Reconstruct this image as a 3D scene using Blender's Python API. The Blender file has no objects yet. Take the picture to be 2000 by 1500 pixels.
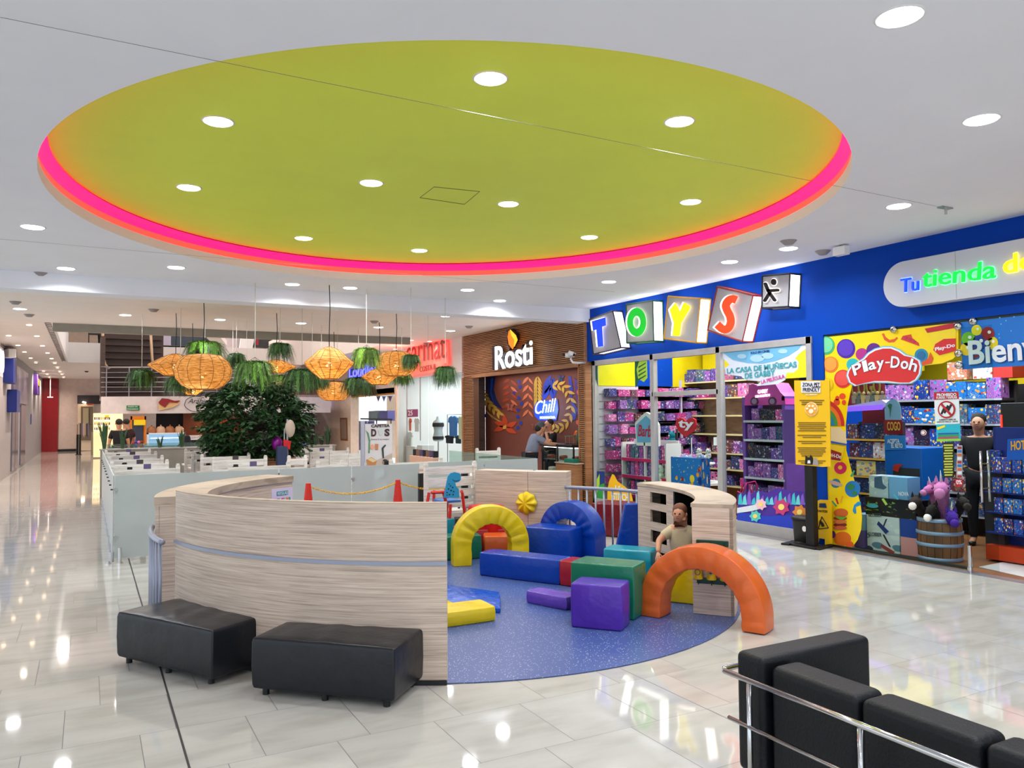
import bpy, math, random
from math import sin, cos, pi, radians, hypot, atan2
from mathutils import Vector, Matrix
random.seed(7)
S = bpy.context.scene
COL = S.collection
# ---------------------------------------------------------------- camera
F = 1542.0
PT, RL, YW = radians(2.23), radians(-0.458), radians(28.24)
CAM = Vector((0, 0, 1.8))
FW = Vector((sin(YW)*cos(PT), cos(YW)*cos(PT), sin(PT)))
_r = Vector((cos(YW), -sin(YW), 0)); _u = _r.cross(FW)
CR = _r*cos(RL)+_u*sin(RL); CU = -_r*sin(RL)+_u*cos(RL)
cam = bpy.data.objects.new('camera', bpy.data.cameras.new('camera'))
COL.objects.link(cam)
cam.data.sensor_width = 36; cam.data.lens = F*36/2000
cam.data.clip_start = 0.05; cam.data.clip_end = 200
cam.matrix_world = Matrix(((CR.x, CU.x, -FW.x, CAM.x), (CR.y, CU.y, -FW.y, CAM.y), (CR.z, CU.z, -FW.z, CAM.z), (0, 0, 0, 1)))
S.camera = cam
# ---------------------------------------------------------------- world, exposure
w = bpy.data.worlds.new('world'); S.world = w; w.use_nodes = True
w.node_tree.nodes['Background'].inputs[0].default_value = (0.84, 0.93, 1, 1)
w.node_tree.nodes['Background'].inputs[1].default_value = 1.3
S.view_settings.view_transform = 'Standard'; S.view_settings.look = 'None'
S.view_settings.exposure = 0.30; S.view_settings.gamma = 1.0; S.view_settings.use_curve_mapping = False
S.cycles.use_denoising = True
S.cycles.max_bounces = 8; S.cycles.diffuse_bounces = 4; S.cycles.glossy_bounces = 4
S.cycles.transmission_bounces = 6; S.cycles.transparent_max_bounces = 12
S.cycles.sample_clamp_indirect = 6.0
S.cycles.caustics_reflective = False; S.cycles.caustics_refractive = False
LIGHT_MAIN = 17.0

def ray(px, py): return FW+CR*((px-1000)/F)+CU*((750-py)/F)
def A(px, py, X=None, Y=None, Z=None):
    """the point of a real plane (X=, Y= or Z=) seen at a spot of the photo"""
    d = ray(px, py)
    i, v = (0, X) if X is not None else (1, Y) if Y is not None else (2, Z if Z is not None else 0.0)
    return CAM+d*((v-CAM[i])/d[i])
_t = ['first', 'second', 'third', 'fourth', 'fifth', 'sixth', 'seventh', 'eighth', 'ninth']
ORDW = _t+['tenth', 'eleventh', 'twelfth', 'thirteenth', 'fourteenth', 'fifteenth', 'sixteenth', 'seventeenth', 'eighteenth', 'nineteenth', 'twentieth']+['twenty-'+k for k in _t]+['thirtieth']
# ---------------------------------------------------------------- materials
def lin(c):
    c = c/255.0
    return c/12.92 if c <= .04045 else ((c+.055)/1.055)**2.4
def rgb(t): return (lin(t[0]), lin(t[1]), lin(t[2]), 1)
MATS = {}
def mat(name, c=(128, 128, 128), rough=.5, metal=0, emit=0, ec=None, alpha=1, trans=0, spec=.5, nz=None, bump=None, coat=0, ior=1.45):
    """principled material; nz=(scale, amount) mottles the colour, bump=(scale, strength[, stretch])"""
    if name in MATS: return MATS[name]
    m = bpy.data.materials.new(name); m.use_nodes = True; MATS[name] = m
    nt = m.node_tree; b = nt.nodes['Principled BSDF']; b.name = 'P'
    b.inputs['Base Color'].default_value = rgb(c); b.inputs['Roughness'].default_value = rough
    b.inputs['Metallic'].default_value = metal; b.inputs['Alpha'].default_value = alpha
    b.inputs['Transmission Weight'].default_value = trans; b.inputs['Specular IOR Level'].default_value = spec
    b.inputs['Coat Weight'].default_value = coat; b.inputs['IOR'].default_value = ior
    if emit:
        b.inputs['Emission Color'].default_value = rgb(ec or c); b.inputs['Emission Strength'].default_value = emit
    tc = nt.nodes.new('ShaderNodeTexCoord')
    if nz is None: nz = (6, .06)
    if nz and not emit:
        n = nt.nodes.new('ShaderNodeTexNoise'); n.inputs['Scale'].default_value = nz[0]; n.inputs['Detail'].default_value = 4
        mp = nt.nodes.new('ShaderNodeMapping'); mp.inputs['Scale'].default_value = nz[2] if len(nz) > 2 else (1, 1, 1)
        nt.links.new(tc.outputs['Object'], mp.inputs['Vector']); nt.links.new(mp.outputs[0], n.inputs['Vector'])
        r = nt.nodes.new('ShaderNodeMapRange'); r.inputs['From Min'].default_value = .3; r.inputs['From Max'].default_value = .7
        r.inputs['To Min'].default_value = 1-nz[1]; r.inputs['To Max'].default_value = 1+nz[1]
        nt.links.new(n.outputs[0], r.inputs[0])
        h = nt.nodes.new('ShaderNodeHueSaturation'); h.inputs['Color'].default_value = rgb(c)
        nt.links.new(r.outputs[0], h.inputs['Value']); nt.links.new(h.outputs[0], b.inputs['Base Color'])
    if bump:
        n = nt.nodes.new('ShaderNodeTexNoise'); n.inputs['Scale'].default_value = bump[0]; n.inputs['Detail'].default_value = 3
        mp = nt.nodes.new('ShaderNodeMapping'); mp.inputs['Scale'].default_value = bump[2] if len(bump) > 2 else (1, 1, 1)
        nt.links.new(tc.outputs['Object'], mp.inputs['Vector']); nt.links.new(mp.outputs[0], n.inputs['Vector'])
        bp = nt.nodes.new('ShaderNodeBump'); bp.inputs['Strength'].default_value = bump[1]; bp.inputs['Distance'].default_value = .03
        nt.links.new(n.outputs[0], bp.inputs['Height']); nt.links.new(bp.outputs[0], b.inputs['Normal'])
    return m
class NT:
    """small node builder"""
    def __init__(s, m): s.t = m.node_tree; s.P = s.t.nodes['P']
    def n(s, typ, **kw):
        x = s.t.nodes.new(typ)
        for k, v in kw.items(): setattr(x, k, v)
        return x
    def m(s, op, a, b=None, c=None):
        x = s.n('ShaderNodeMath', operation=op)
        for i, v in enumerate((a, b, c)):
            if v is None: continue
            if isinstance(v, (int, float)): x.inputs[i].default_value = v
            else: s.t.links.new(v, x.inputs[i])
        return x.outputs[0]
    def l(s, a, b): s.t.links.new(a, b)
    def mix(s, f, a, b):
        x = s.n('ShaderNodeMix', data_type='RGBA')
        for i, v in ((0, f), (6, a), (7, b)):
            if isinstance(v, (int, float)): x.inputs[i].default_value = v
            elif isinstance(v, tuple): x.inputs[i].default_value = v
            else: s.l(v, x.inputs[i])
        return x.outputs[2]
    def noise(s, vec, scale, detail=4, sc=(1, 1, 1)):
        mp = s.n('ShaderNodeMapping'); mp.inputs['Scale'].default_value = sc; s.l(vec, mp.inputs['Vector'])
        x = s.n('ShaderNodeTexNoise'); x.inputs['Scale'].default_value = scale; x.inputs['Detail'].default_value = detail
        s.l(mp.outputs[0], x.inputs['Vector']); return x.outputs[0]
    def ramp(s, f, stops, const=False):
        x = s.n('ShaderNodeValToRGB'); e = x.color_ramp.elements
        if const: x.color_ramp.interpolation = 'CONSTANT'
        while len(e) < len(stops): e.new(.5)
        for q, (p, c) in zip(e, stops): q.position = p; q.color = c
        s.l(f, x.inputs[0]); return x.outputs[0]

# polished porcelain tiles, rows along X shifted by a third
m_tile = mat('polished_tile', (214, 209, 200), rough=.045, nz=0, spec=.75)
g = NT(m_tile); geo = g.n('ShaderNodeNewGeometry'); sp = g.n('ShaderNodeSeparateXYZ'); g.l(geo.outputs['Position'], sp.inputs[0])
v = g.m('DIVIDE', g.m('SUBTRACT', sp.outputs[1], 4.385), .6375); row = g.m('FLOOR', v)
u = g.m('DIVIDE', g.m('SUBTRACT', sp.outputs[0], g.m('ADD', .28, g.m('MULTIPLY', row, .1917))), .575)
fu = g.m('FRACT', u); fv = g.m('FRACT', v)
gu = g.m('LESS_THAN', g.m('MINIMUM', fu, g.m('SUBTRACT', 1, fu)), .0042); gv = g.m('LESS_THAN', g.m('MINIMUM', fv, g.m('SUBTRACT', 1, fv)), .0026)
grout = g.m('MAXIMUM', gu, gv)
cell = g.n('ShaderNodeTexWhiteNoise', noise_dimensions='2D'); cb = g.n('ShaderNodeCombineXYZ'); g.l(g.m('FLOOR', u), cb.inputs[0]); g.l(row, cb.inputs[1]); g.l(cb.outputs[0], cell.inputs[0])
ad = g.n('ShaderNodeVectorMath', operation='MULTIPLY_ADD'); g.l(cell.outputs[1], ad.inputs[0]); ad.inputs[1].default_value = (30, 30, 30); g.l(geo.outputs['Position'], ad.inputs[2])
vein = g.noise(ad.outputs[0], 1.6, 8, (1, 3.5, 1))
tc_ = g.ramp(vein, [(.32, rgb((176, 173, 166))), (.5, rgb((188, 185, 179))), (.72, rgb((195, 192, 187)))])
g.l(g.mix(grout, tc_, rgb((112, 110, 110))), g.P.inputs['Base Color'])
g.l(g.m('MULTIPLY_ADD', grout, .5, .045), g.P.inputs['Roughness'])

def wood_lam(name, c1, c2, c3, zs=26):
    m = mat(name, c2, rough=.42, nz=0); g = NT(m); tc = g.n('ShaderNodeTexCoord')
    a = g.noise(tc.outputs['Object'], 1.6, 6, (1, 1, zs)); b = g.noise(tc.outputs['Object'], 3.2, 8, (1.2, 1.2, zs*1.7))
    k = g.ramp(a, [(.3, rgb(c1)), (.5, rgb(c2)), (.72, rgb(c3))])
    d = g.ramp(b, [(.0, (0.5, .48, .46, 1)), (.38, (.62, .6, .58, 1)), (.47, (1, 1, 1, 1))])
    mx = g.n('ShaderNodeMix', data_type='RGBA', blend_type='MULTIPLY'); mx.inputs[0].default_value = .6
    g.l(k, mx.inputs[6]); g.l(d, mx.inputs[7]); g.l(mx.outputs[2], g.P.inputs['Base Color']); return m
m_lam = wood_lam('grey_oak_laminate', (176, 156, 142), (204, 184, 168), (220, 202, 186), 46)
m_lamtop = wood_lam('oak_edge_laminate', (166, 148, 130), (186, 168, 150), (200, 182, 162), 3)
m_slatw = wood_lam('warm_wood', (138, 92, 58), (160, 110, 72), (176, 126, 86))
m_shelfw = wood_lam('shelf_beech', (160, 134, 100), (184, 158, 122), (200, 176, 142), 3)
m_darkw = wood_lam('dark_wood', (64, 46, 40), (78, 57, 50), (92, 68, 58))
m_white_wood = wood_lam('whitewashed_wood', (200, 192, 186), (226, 220, 215), (240, 236, 232), 14)
m_barrel = wood_lam('barrel_wood', (80, 50, 34), (126, 80, 50), (160, 108, 70), .15)
m_floorw = wood_lam('shop_plank_floor', (104, 66, 40), (132, 86, 52), (152, 104, 66), 1)

m_play = mat('speckled_rubber', (70, 92, 144), rough=.3, nz=0, spec=.45); g = NT(m_play); tc = g.n('ShaderNodeTexCoord')
vz = g.n('ShaderNodeTexVoronoi'); vz.inputs['Scale'].default_value = 48; g.l(tc.outputs['Object'], vz.inputs['Vector'])
g.l(g.mix(g.m('LESS_THAN', vz.outputs[0], .17), rgb((66, 88, 148)), rgb((214, 220, 236))), g.P.inputs['Base Color'])

m_ceil = mat('ceiling_paint', (234, 234, 240), rough=.85, nz=(2, .015))
m_ceil2 = mat('far_ceiling_paint', (238, 228, 222), rough=.85, nz=(2, .02))
m_white = mat('white_paint', (226, 224, 224), rough=.6, nz=(3, .02))
m_grey = mat('grey_paint', (150, 142, 142), rough=.6, nz=(3, .03))
m_green = mat('lime_ceiling_paint', (226, 240, 78), rough=.62, nz=(2, .02))
m_led = mat('pink_led', (255, 0, 90), emit=1.6, ec=(255, 20, 96), rough=.5)
m_cove = mat('coral_cove_glow', (255, 80, 70), emit=1.05, ec=(255, 70, 60), rough=.5)  # glow painted on the lower cove wall that the pink strip lights
m_lamp = mat('lamp_glow', (255, 255, 255), emit=9, ec=(250, 250, 255))
m_lampw = mat('warm_lamp_glow', (255, 240, 210), emit=9, ec=(255, 226, 190))
m_blue = mat('blue_facade', (0, 62, 166), rough=.55, spec=.12, nz=(2, .03))
m_alu = mat('brushed_aluminium', (170, 170, 176), rough=.35, metal=.85, nz=(20, .05))
m_steel = mat('polished_steel', (200, 200, 202), rough=.14, metal=1, nz=(5, .02))
m_rail = mat('grey_painted_rail', (150, 156, 176), rough=.35, metal=.3, nz=(5, .03))
m_black = mat('black_plastic', (18, 18, 20), rough=.4, nz=(20, .1))
m_dark = mat('dark_grey', (48, 46, 48), rough=.6)
m_leather = mat('black_leather', (25, 27, 33), rough=.3, spec=.4, nz=(40, .1), bump=(7, .2))
m_sofa = mat('sofa_leather', (15, 16, 21), rough=.45, spec=.3, nz=(60, .12), bump=(90, .12))
def vinyl(name, c): return mat('vinyl_'+name, c, rough=.27, nz=(5, .06), bump=(4.5, .5), spec=.5)
V_O, V_Y, V_B, V_R = vinyl('orange', (206, 94, 36)), vinyl('yellow', (216, 188, 8)), vinyl('blue', (6, 58, 158)), vinyl('red', (156, 14, 30))
V_G, V_P, V_C = vinyl('green', (18, 108, 82)), vinyl('purple', (80, 44, 164)), vinyl('cyan', (14, 142, 166))
def glassmat(name, tint, face=.1, rough=.02, dif=(200, 215, 215)):
    """thin pane: mostly clear with a reflective film"""
    m = bpy.data.materials.new(name); m.use_nodes = True; MATS[name] = m; t = m.node_tree
    p = t.nodes['Principled BSDF']; p.name = 'P'; p.inputs['Base Color'].default_value = rgb(dif); p.inputs['Roughness'].default_value = rough
    tr = t.nodes.new('ShaderNodeBsdfTransparent'); tr.inputs[0].default_value = rgb(tint)
    mx = t.nodes.new('ShaderNodeMixShader'); lw = t.nodes.new('ShaderNodeFresnel'); lw.inputs[0].default_value = 1.28
    ma = t.nodes.new('ShaderNodeMath'); ma.operation = 'ADD'; ma.inputs[1].default_value = face; ma.use_clamp = True
    ge = t.nodes.new('ShaderNodeNewGeometry'); iv = t.nodes.new('ShaderNodeMath'); iv.operation = 'SUBTRACT'; iv.inputs[0].default_value = 1; t.links.new(ge.outputs['Backfacing'], iv.inputs[1])
    mu = t.nodes.new('ShaderNodeMath'); mu.operation = 'MULTIPLY'; t.links.new(lw.outputs[0], mu.inputs[0]); t.links.new(iv.outputs[0], mu.inputs[1])
    t.links.new(mu.outputs[0], ma.inputs[0]); t.links.new(ma.outputs[0], mx.inputs[0]); t.links.new(tr.outputs[0], mx.inputs[1]); t.links.new(p.outputs[0], mx.inputs[2])
    t.links.new(mx.outputs[0], t.nodes['Material Output'].inputs[0]); return m
m_glass = glassmat('clear_glass', (240, 246, 244), 0.0, .01, (30, 34, 38))
m_glass_g = glassmat('greenish_glass', (222, 236, 230), .12, .03, (190, 208, 202))
m_frost = glassmat('frosted_glass', (205, 215, 218), .62, .28, (198, 206, 208))

def toymat(name, cols, scale=5.0, glossy=.35):
    """printed packaging: blotches of colour that differ from box to box"""
    m = mat(name, cols[0], rough=glossy, nz=0); g = NT(m); tc = g.n('ShaderNodeTexCoord'); oi = g.n('ShaderNodeObjectInfo')
    k = g.m('MULTIPLY', oi.outputs['Random'], 57.0)
    cb = g.n('ShaderNodeCombineXYZ'); g.l(k, cb.inputs[0]); g.l(k, cb.inputs[1]); g.l(k, cb.inputs[2])
    ad = g.n('ShaderNodeVectorMath', operation='ADD'); g.l(tc.outputs['Generated'], ad.inputs[0]); g.l(cb.outputs[0], ad.inputs[1])
    vo = g.n('ShaderNodeTexVoronoi'); vo.inputs['Scale'].default_value = scale; g.l(ad.outputs[0], vo.inputs['Vector'])
    sc = g.n('ShaderNodeSeparateColor'); g.l(vo.outputs['Color'], sc.inputs[0])
    c1 = g.ramp(sc.outputs[0], [(i/len(cols), rgb(c)) for i, c in enumerate(cols)], True)
    n2 = g.noise(ad.outputs[0], scale*3.2, 2)
    f = g.m('GREATER_THAN', n2, .66)
    base = g.ramp(g.m('FRACT', g.m('MULTIPLY', oi.outputs['Random'], 13.7)), [(i/3, rgb(c)) for i, c in enumerate(cols[:3])], True)
    a = g.mix(g.m('MULTIPLY', g.m('LESS_THAN', vo.outputs[0], .42), 1.0), base, c1)
    g.l(g.mix(f, a, rgb(cols[-1])), g.P.inputs['Base Color']); return m
T_PINK = toymat('pink_packaging', [(196, 50, 132), (130, 60, 150), (222, 120, 176), (90, 140, 190), (240, 190, 214), (120, 30, 90), (236, 226, 232)])
T_PURP = toymat('purple_packaging', [(96, 58, 140), (60, 60, 130), (150, 90, 170), (60, 140, 160), (190, 150, 200), (40, 30, 80), (220, 210, 230)])
T_MIX = toymat('mixed_packaging', [(44, 60, 110), (110, 50, 60), (70, 100, 130), (200, 150, 60), (160, 170, 180), (50, 110, 80), (220, 220, 220)])
T_DARK = toymat('dark_packaging', [(24, 26, 44), (48, 30, 60), (30, 60, 110), (150, 80, 40), (90, 100, 120), (20, 20, 30), (170, 180, 190)])
T_BLUE = toymat('blue_packaging', [(10, 70, 170), (14, 50, 130), (20, 110, 190), (230, 140, 30), (220, 220, 230), (160, 30, 40), (240, 200, 40)])
T_WARM = toymat('light_packaging', [(210, 200, 190), (190, 120, 90), (230, 210, 120), (120, 150, 180), (230, 230, 230), (200, 70, 60), (250, 250, 250)])
T_PLUSH = toymat('plush_colours', [(150, 100, 190), (220, 120, 170), (90, 160, 200), (240, 200, 220), (120, 80, 160), (190, 210, 230), (235, 235, 240)], 3, .9)

# ---------------------------------------------------------------- mesh builder
class MB:
    def __init__(s): s.v = []; s.f = []; s.fm = []; s.cur = 0
    def add(s, vs, fs):
        o = len(s.v); s.v += [tuple(x) for x in vs]; s.f += [tuple(i+o for i in f) for f in fs]; s.fm += [s.cur]*len(fs); return s
    def box(s, a, b, rz=0, piv=None):
        x0, y0, z0 = a; x1, y1, z1 = b
        vs = [Vector((x, y, z)) for z in (z0, z1) for x, y in ((x0, y0), (x1, y0), (x1, y1), (x0, y1))]
        if rz:
            p = Vector(piv or ((x0+x1)/2, (y0+y1)/2, 0)); M = Matrix.Rotation(rz, 3, 'Z'); vs = [M@(q-p)+p for q in vs]
        return s.add(vs, [(3, 2, 1, 0), (4, 5, 6, 7), (0, 1, 5, 4), (1, 2, 6, 5), (2, 3, 7, 6), (3, 0, 4, 7)])
    def obox(s, M, a, b):
        x0, y0, z0 = a; x1, y1, z1 = b
        vs = [M@Vector((x, y, z)) for z in (z0, z1) for x, y in ((x0, y0), (x1, y0), (x1, y1), (x0, y1))]
        return s.add(vs, [(3, 2, 1, 0), (4, 5, 6, 7), (0, 1, 5, 4), (1, 2, 6, 5), (2, 3, 7, 6), (3, 0, 4, 7)])
    def prism(s, pts, d):
        """extrude a 3D polygon along the vector d"""
        n = len(pts); d = Vector(d); a = [Vector(p) for p in pts]
        nn = Vector((0, 0, 0))
        for i in range(n): nn += a[i].cross(a[(i+1) % n])
        if nn.dot(d) > 0: a = a[::-1]
        b = [p+d for p in a]
        return s.add(a+b, [tuple(range(n)), tuple(range(2*n-1, n-1, -1))]+[(i, i+n, (i+1) % n+n, (i+1) % n) for i in range(n)])
    def tube(s, pts, r, n=8, closed=False):
        pts = [Vector(p) for p in pts]; rs = r if isinstance(r, (list, tuple)) else [r]*len(pts); N = len(pts); rings = []; up = None
        for i, p in enumerate(pts):
            if closed: t = pts[(i+1) % N]-pts[i-1]
            else: t = pts[min(i+1, N-1)]-pts[max(i-1, 0)]
            if t.length < 1e-9: t = Vector((0, 0, 1))
            t.normalize()
            if up is None: up = Vector((0, 0, 1)) if abs(t.z) < .9 else Vector((1, 0, 0))
            a = t.cross(up)
            if a.length < 1e-6: a = t.cross(Vector((1, 0.3, 0)))
            a.normalize(); b = a.cross(t); up = b
            rings.append([p+(a*cos(2*pi*k/n)+b*sin(2*pi*k/n))*rs[i] for k in range(n)])
        vs = [q for R in rings for q in R]; fs = []
        for i in range(N if closed else N-1):
            j = (i+1) % N
            for k in range(n): fs.append((i*n+k, i*n+(k+1) % n, j*n+(k+1) % n, j*n+k))
        if not closed: fs += [tuple(range(n-1, -1, -1)), tuple(range((N-1)*n, N*n))]
        return s.add(vs, fs)
    def cyl(s, c, r, z0, z1, n=24, r2=None):
        return s.lathe([(r, z0), (r if r2 is None else r2, z1)], c, n, True)
    def lathe(s, prof, c=(0, 0), n=24, caps=False, M=None):
        vs = [Vector((c[0]+r*cos(2*pi*k/n), c[1]+r*sin(2*pi*k/n), z)) for r, z in prof for k in range(n)]
        if M is not None: vs = [M@q for q in vs]
        fs = [(i*n+k, i*n+(k+1) % n, (i+1)*n+(k+1) % n, (i+1)*n+k) for i in range(len(prof)-1) for k in range(n)]
        if caps: fs += [tuple(range(n-1, -1, -1)), tuple(range((len(prof)-1)*n, len(prof)*n))]
        return s.add(vs, fs)
    def ball(s, c, r, n=12, sc=(1, 1, 1)):
        c = Vector(c); h = n//2
        prof = [(sin(pi*i/h), -cos(pi*i/h)) for i in range(h+1)]; prof[0] = (.001, -1); prof[-1] = (.001, 1)
        vs = [c+Vector((a*cos(2*pi*k/n)*sc[0], a*sin(2*pi*k/n)*sc[1], z*sc[2]))*r for a, z in prof for k in range(n)]
        fs = [(i*n+k, i*n+(k+1) % n, (i+1)*n+(k+1) % n, (i+1)*n+k) for i in range(h) for k in range(n)]
        return s.add(vs, fs+[tuple(range(n-1, -1, -1)), tuple(range(h*n, h*n+n))])
    def ring(s, c, r0, r1, a0, a1, z0, z1, n=40):
        """arc-shaped block, angles in degrees"""
        vs = []; fs = []
        for i in range(n+1):
            a = radians(a0+(a1-a0)*i/n)
            for r, z in ((r0, z0), (r1, z0), (r1, z1), (r0, z1)): vs.append((c[0]+r*cos(a), c[1]+r*sin(a), z))
        for i in range(n):
            for k in range(4):
                k2 = (k+1) % 4; fs.append((i*4+k, (i+1)*4+k, (i+1)*4+k2, i*4+k2) if a1 < a0 else (i*4+k, i*4+k2, (i+1)*4+k2, (i+1)*4+k))
        fs += [(0, 1, 2, 3), (n*4+3, n*4+2, n*4+1, n*4)] if a1 < a0 else [(3, 2, 1, 0), (n*4, n*4+1, n*4+2, n*4+3)]
        return s.add(vs, fs)
    def build(s, name, m, parent=None, smooth=False, bevel=0, seg=2, local=False):
        me = bpy.data.meshes.new(name); off = Vector((0, 0, 0))
        if parent is not None and not local:
            p = parent
            while p is not None: off += p.location; p = p.parent
        me.from_pydata([Vector(q)-off for q in s.v], [], s.f); me.update()
        for mm in (m if isinstance(m, (list, tuple)) else [m]): me.materials.append(mm)
        if isinstance(m, (list, tuple)):
            for i, q in enumerate(s.fm): me.polygons[i].material_index = q
        if smooth: me.polygons.foreach_set('use_smooth', [True]*len(me.polygons))
        o = bpy.data.objects.new(name, me); COL.objects.link(o)
        if parent is not None: o.parent = parent
        if bevel:
            bv = o.modifiers.new('b', 'BEVEL'); bv.width = bevel; bv.segments = seg; bv.limit_method = 'ANGLE'; bv.angle_limit = radians(35)
            me.polygons.foreach_set('use_smooth', [True]*len(me.polygons)); bv.harden_normals = True
        return o
def tag(o, label, cat, group=None, kind=None):
    if label: o['label'] = label
    if cat: o['category'] = cat
    if group: o['group'] = group
    if kind: o['kind'] = kind
    return o
def thing(name, label, cat, loc=(0, 0, 0), rz=0, group=None):
    o = bpy.data.objects.new(name, None); COL.objects.link(o); o.empty_display_size = .1
    o.location = loc; o.rotation_euler = (0, 0, rz); return tag(o, label, cat, group)
def struct(o): o['kind'] = 'structure'; return o
KIDS = {}
def kids(o):
    return [c for c in COL.objects if c.parent is o]
def dup(o, loc=None, rz=None, label=None, group=None, parent=None, ch=None):
    c = o.copy(); COL.objects.link(c)
    if parent is not None: c.parent = parent
    if loc is not None: c.location = loc
    if rz is not None: c.rotation_euler = (0, 0, rz)
    if label: c['label'] = label
    if group: c['group'] = group
    for k in (ch if ch is not None else kids(o)): dup(k, parent=c)
    return c
def text(s, name, m, frame, w=None, h=None, parent=None, ext=.004, bold=0.0, shear=0.0, res=3, local=False, align='L'):
    """frame=(origin, xdir, ydir); w,h fit the inked text to a size"""
    cu = bpy.data.curves.new(name, 'FONT'); cu.body = s; cu.extrude = 0.5; cu.offset = bold*.45; cu.shear = shear; cu.resolution_u = res
    tmp = bpy.data.objects.new(name, cu); COL.objects.link(tmp)
    dg = bpy.context.evaluated_depsgraph_get(); me = bpy.data.meshes.new_from_object(tmp.evaluated_get(dg)); bpy.data.objects.remove(tmp)
    if not len(me.vertices): return None
    xs = [q.co.x for q in me.vertices]; ys = [q.co.y for q in me.vertices]; x0, x1, y0, y1 = min(xs), max(xs), min(ys), max(ys)
    sy = (h/(y1-y0)) if h else None; sx = (w/(x1-x0)) if w else sy
    if sy is None: sy = sx
    o, X, Y = Vector(frame[0]), Vector(frame[1]).normalized(), Vector(frame[2]).normalized(); Z = X.cross(Y)
    off = Vector((0, 0, 0)); p = parent if not local else None
    while p is not None: off += p.location; p = p.parent
    dx = 0 if align == 'L' else -(x1-x0)*sx/2
    for q in me.vertices:
        q.co = o+X*((q.co.x-x0)*sx+dx)+Y*((q.co.y-y0)*sy)+Z*(q.co.z*ext*2+ext)-off
    me.materials.clear(); me.materials.append(m)
    ob = bpy.data.objects.new(name, me); COL.objects.link(ob)
    if parent is not None: ob.parent = parent
    return ob
FX = (Vector((0, -1, 0)), Vector((0, 0, 1)))   # writing on a wall X=const that faces the mall
def xtext(s, name, m, X, p0, p1, h, parent, **k):
    """writing on the plane X=const from photo spot p0 (lower left) to p1 (lower right)"""
    a, b = A(*p0, X=X), A(*p1, X=X); d = b-a
    n = Vector((-1, 0, 0)); y = d.normalized().cross(-n)*-1
    if y.z < 0: y = -y
    return text(s, name, m, (a, d, y), w=d.length, h=h, parent=parent, **k)
def xpoly(name, pts, X, m, parent=None, off=0.0, t=.004, bevel=0):
    P = [A(x, y, X=X)+Vector((-off, 0, 0)) for x, y in pts]
    return MB().prism(P, (-t, 0, 0)).build(name, m, parent, bevel=bevel)
def circ(cx, cy, rx, ry=None, n=24, rot=0):
    ry = ry or rx; return [(cx+rx*cos(2*pi*i/n)*cos(rot)-ry*sin(2*pi*i/n)*sin(rot), cy+rx*cos(2*pi*i/n)*sin(rot)+ry*sin(2*pi*i/n)*cos(rot)) for i in range(n)]
def area(name, loc, size, power, col=(1, 1, 1), rot=(0, 0, 0), sx=None, spread=None, parent=None):
    l = bpy.data.lights.new(name, 'AREA'); l.energy = power; l.color = col; l.size = size
    if sx: l.shape = 'RECTANGLE'; l.size_y = sx
    else: l.shape = 'DISK'
    if spread: l.spread = radians(spread)
    o = bpy.data.objects.new(name, l); COL.objects.link(o); o.location = loc; o.rotation_euler = rot
    if parent is not None: o.parent = parent
    return o
# large lamps inside the shops (the shops' own ceiling lighting), then added fill over the far hall
area('shop_ceiling_light', (10.2, 10.3, 3.4), 1.6, 200, (1, .97, .95), sx=6)
area('shop_ceiling_light', (10.1, 6.3, 3.4), 1.6, 130, (.95, .97, 1), sx=3)
for _x in (1.2, 5.6):
    for _y in (22.5, 26, 29.5): area('hall_fill', (_x, _y, 7.9), .35, 75, (1, .88, .78))  # unseen fill lamps added to brighten the far hall
for _x in (-.8, 1.6, 4): area('upper_floor_fill', (_x, 38.5, 7.9), .35, 150, (1, .87, .78))  # more unseen fill, added because the upper level came out dark
# ================================================================ the building
ZC = 3.89; XS = 8.8
struct(MB().box((-8, -5, -.1), (XS, 50, 0)).build('floor', m_tile))
for i, (x0, x1, y0, y1) in enumerate([(.474, .486, -3, 11.3), (3.338, 3.344, 3.2, 4.64)]):
    struct(MB().box((x0, y0, 0), (x1, y1, .0015)).build('trim_%d' % (i+1), m_dark if i == 0 else m_grey))
struct(MB().box((XS-.2, -3, 0), (XS-.03, 13.2, .002)).build('trim_3', mat('grey_threshold', (128, 128, 134), rough=.12)))
# --- ceiling with the big oval recess
EC, EA, EB = (3.354, 7.669), 3.751, 4.095
def ellipse_plate(z0, z1):
    mb = MB(); N = 128; x0, x1, y0, y1 = -8, XS, -5, 13.08; ang = sorted([2*pi*i/N for i in range(N)]+[atan2(y-EC[1], x-EC[0]) % (2*pi) for x in (x0, x1) for y in (y0, y1)])
    I, O = [], []
    for a in ang:
        c, s_ = cos(a), sin(a); I.append((EC[0]+EA*c, EC[1]+EB*s_))
        r_ = 1/hypot(c/EA, s_/EB); dx, dy = c, s_
        t = min([((x1 if dx > 0 else x0)-EC[0])/dx if abs(dx) > 1e-9 else 1e9, ((y1 if dy > 0 else y0)-EC[1])/dy if abs(dy) > 1e-9 else 1e9])
        t = max(t, 0); O.append((EC[0]+t*dx, EC[1]+t*dy))
    # inner points along the same directions
    I = [(EC[0]+cos(a)/hypot(cos(a)/EA, sin(a)/EB), EC[1]+sin(a)/hypot(cos(a)/EA, sin(a)/EB)) for a in ang]
    n = len(ang); vs = [(x, y, z0) for x, y in I]+[(x, y, z0) for x, y in O]+[(x, y, z1) for x, y in I]+[(x, y, z1) for x, y in O]; fs = []
    for i in range(n):
        j = (i+1) % n
        fs += [(i, j, n+j, n+i), (2*n+i, 3*n+i, 3*n+j, 2*n+j), (i, 2*n+i, 2*n+j, j)]
    return mb.add(vs, fs)
struct(ellipse_plate(ZC, 4.0).build('ceiling', m_ceil))
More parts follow.
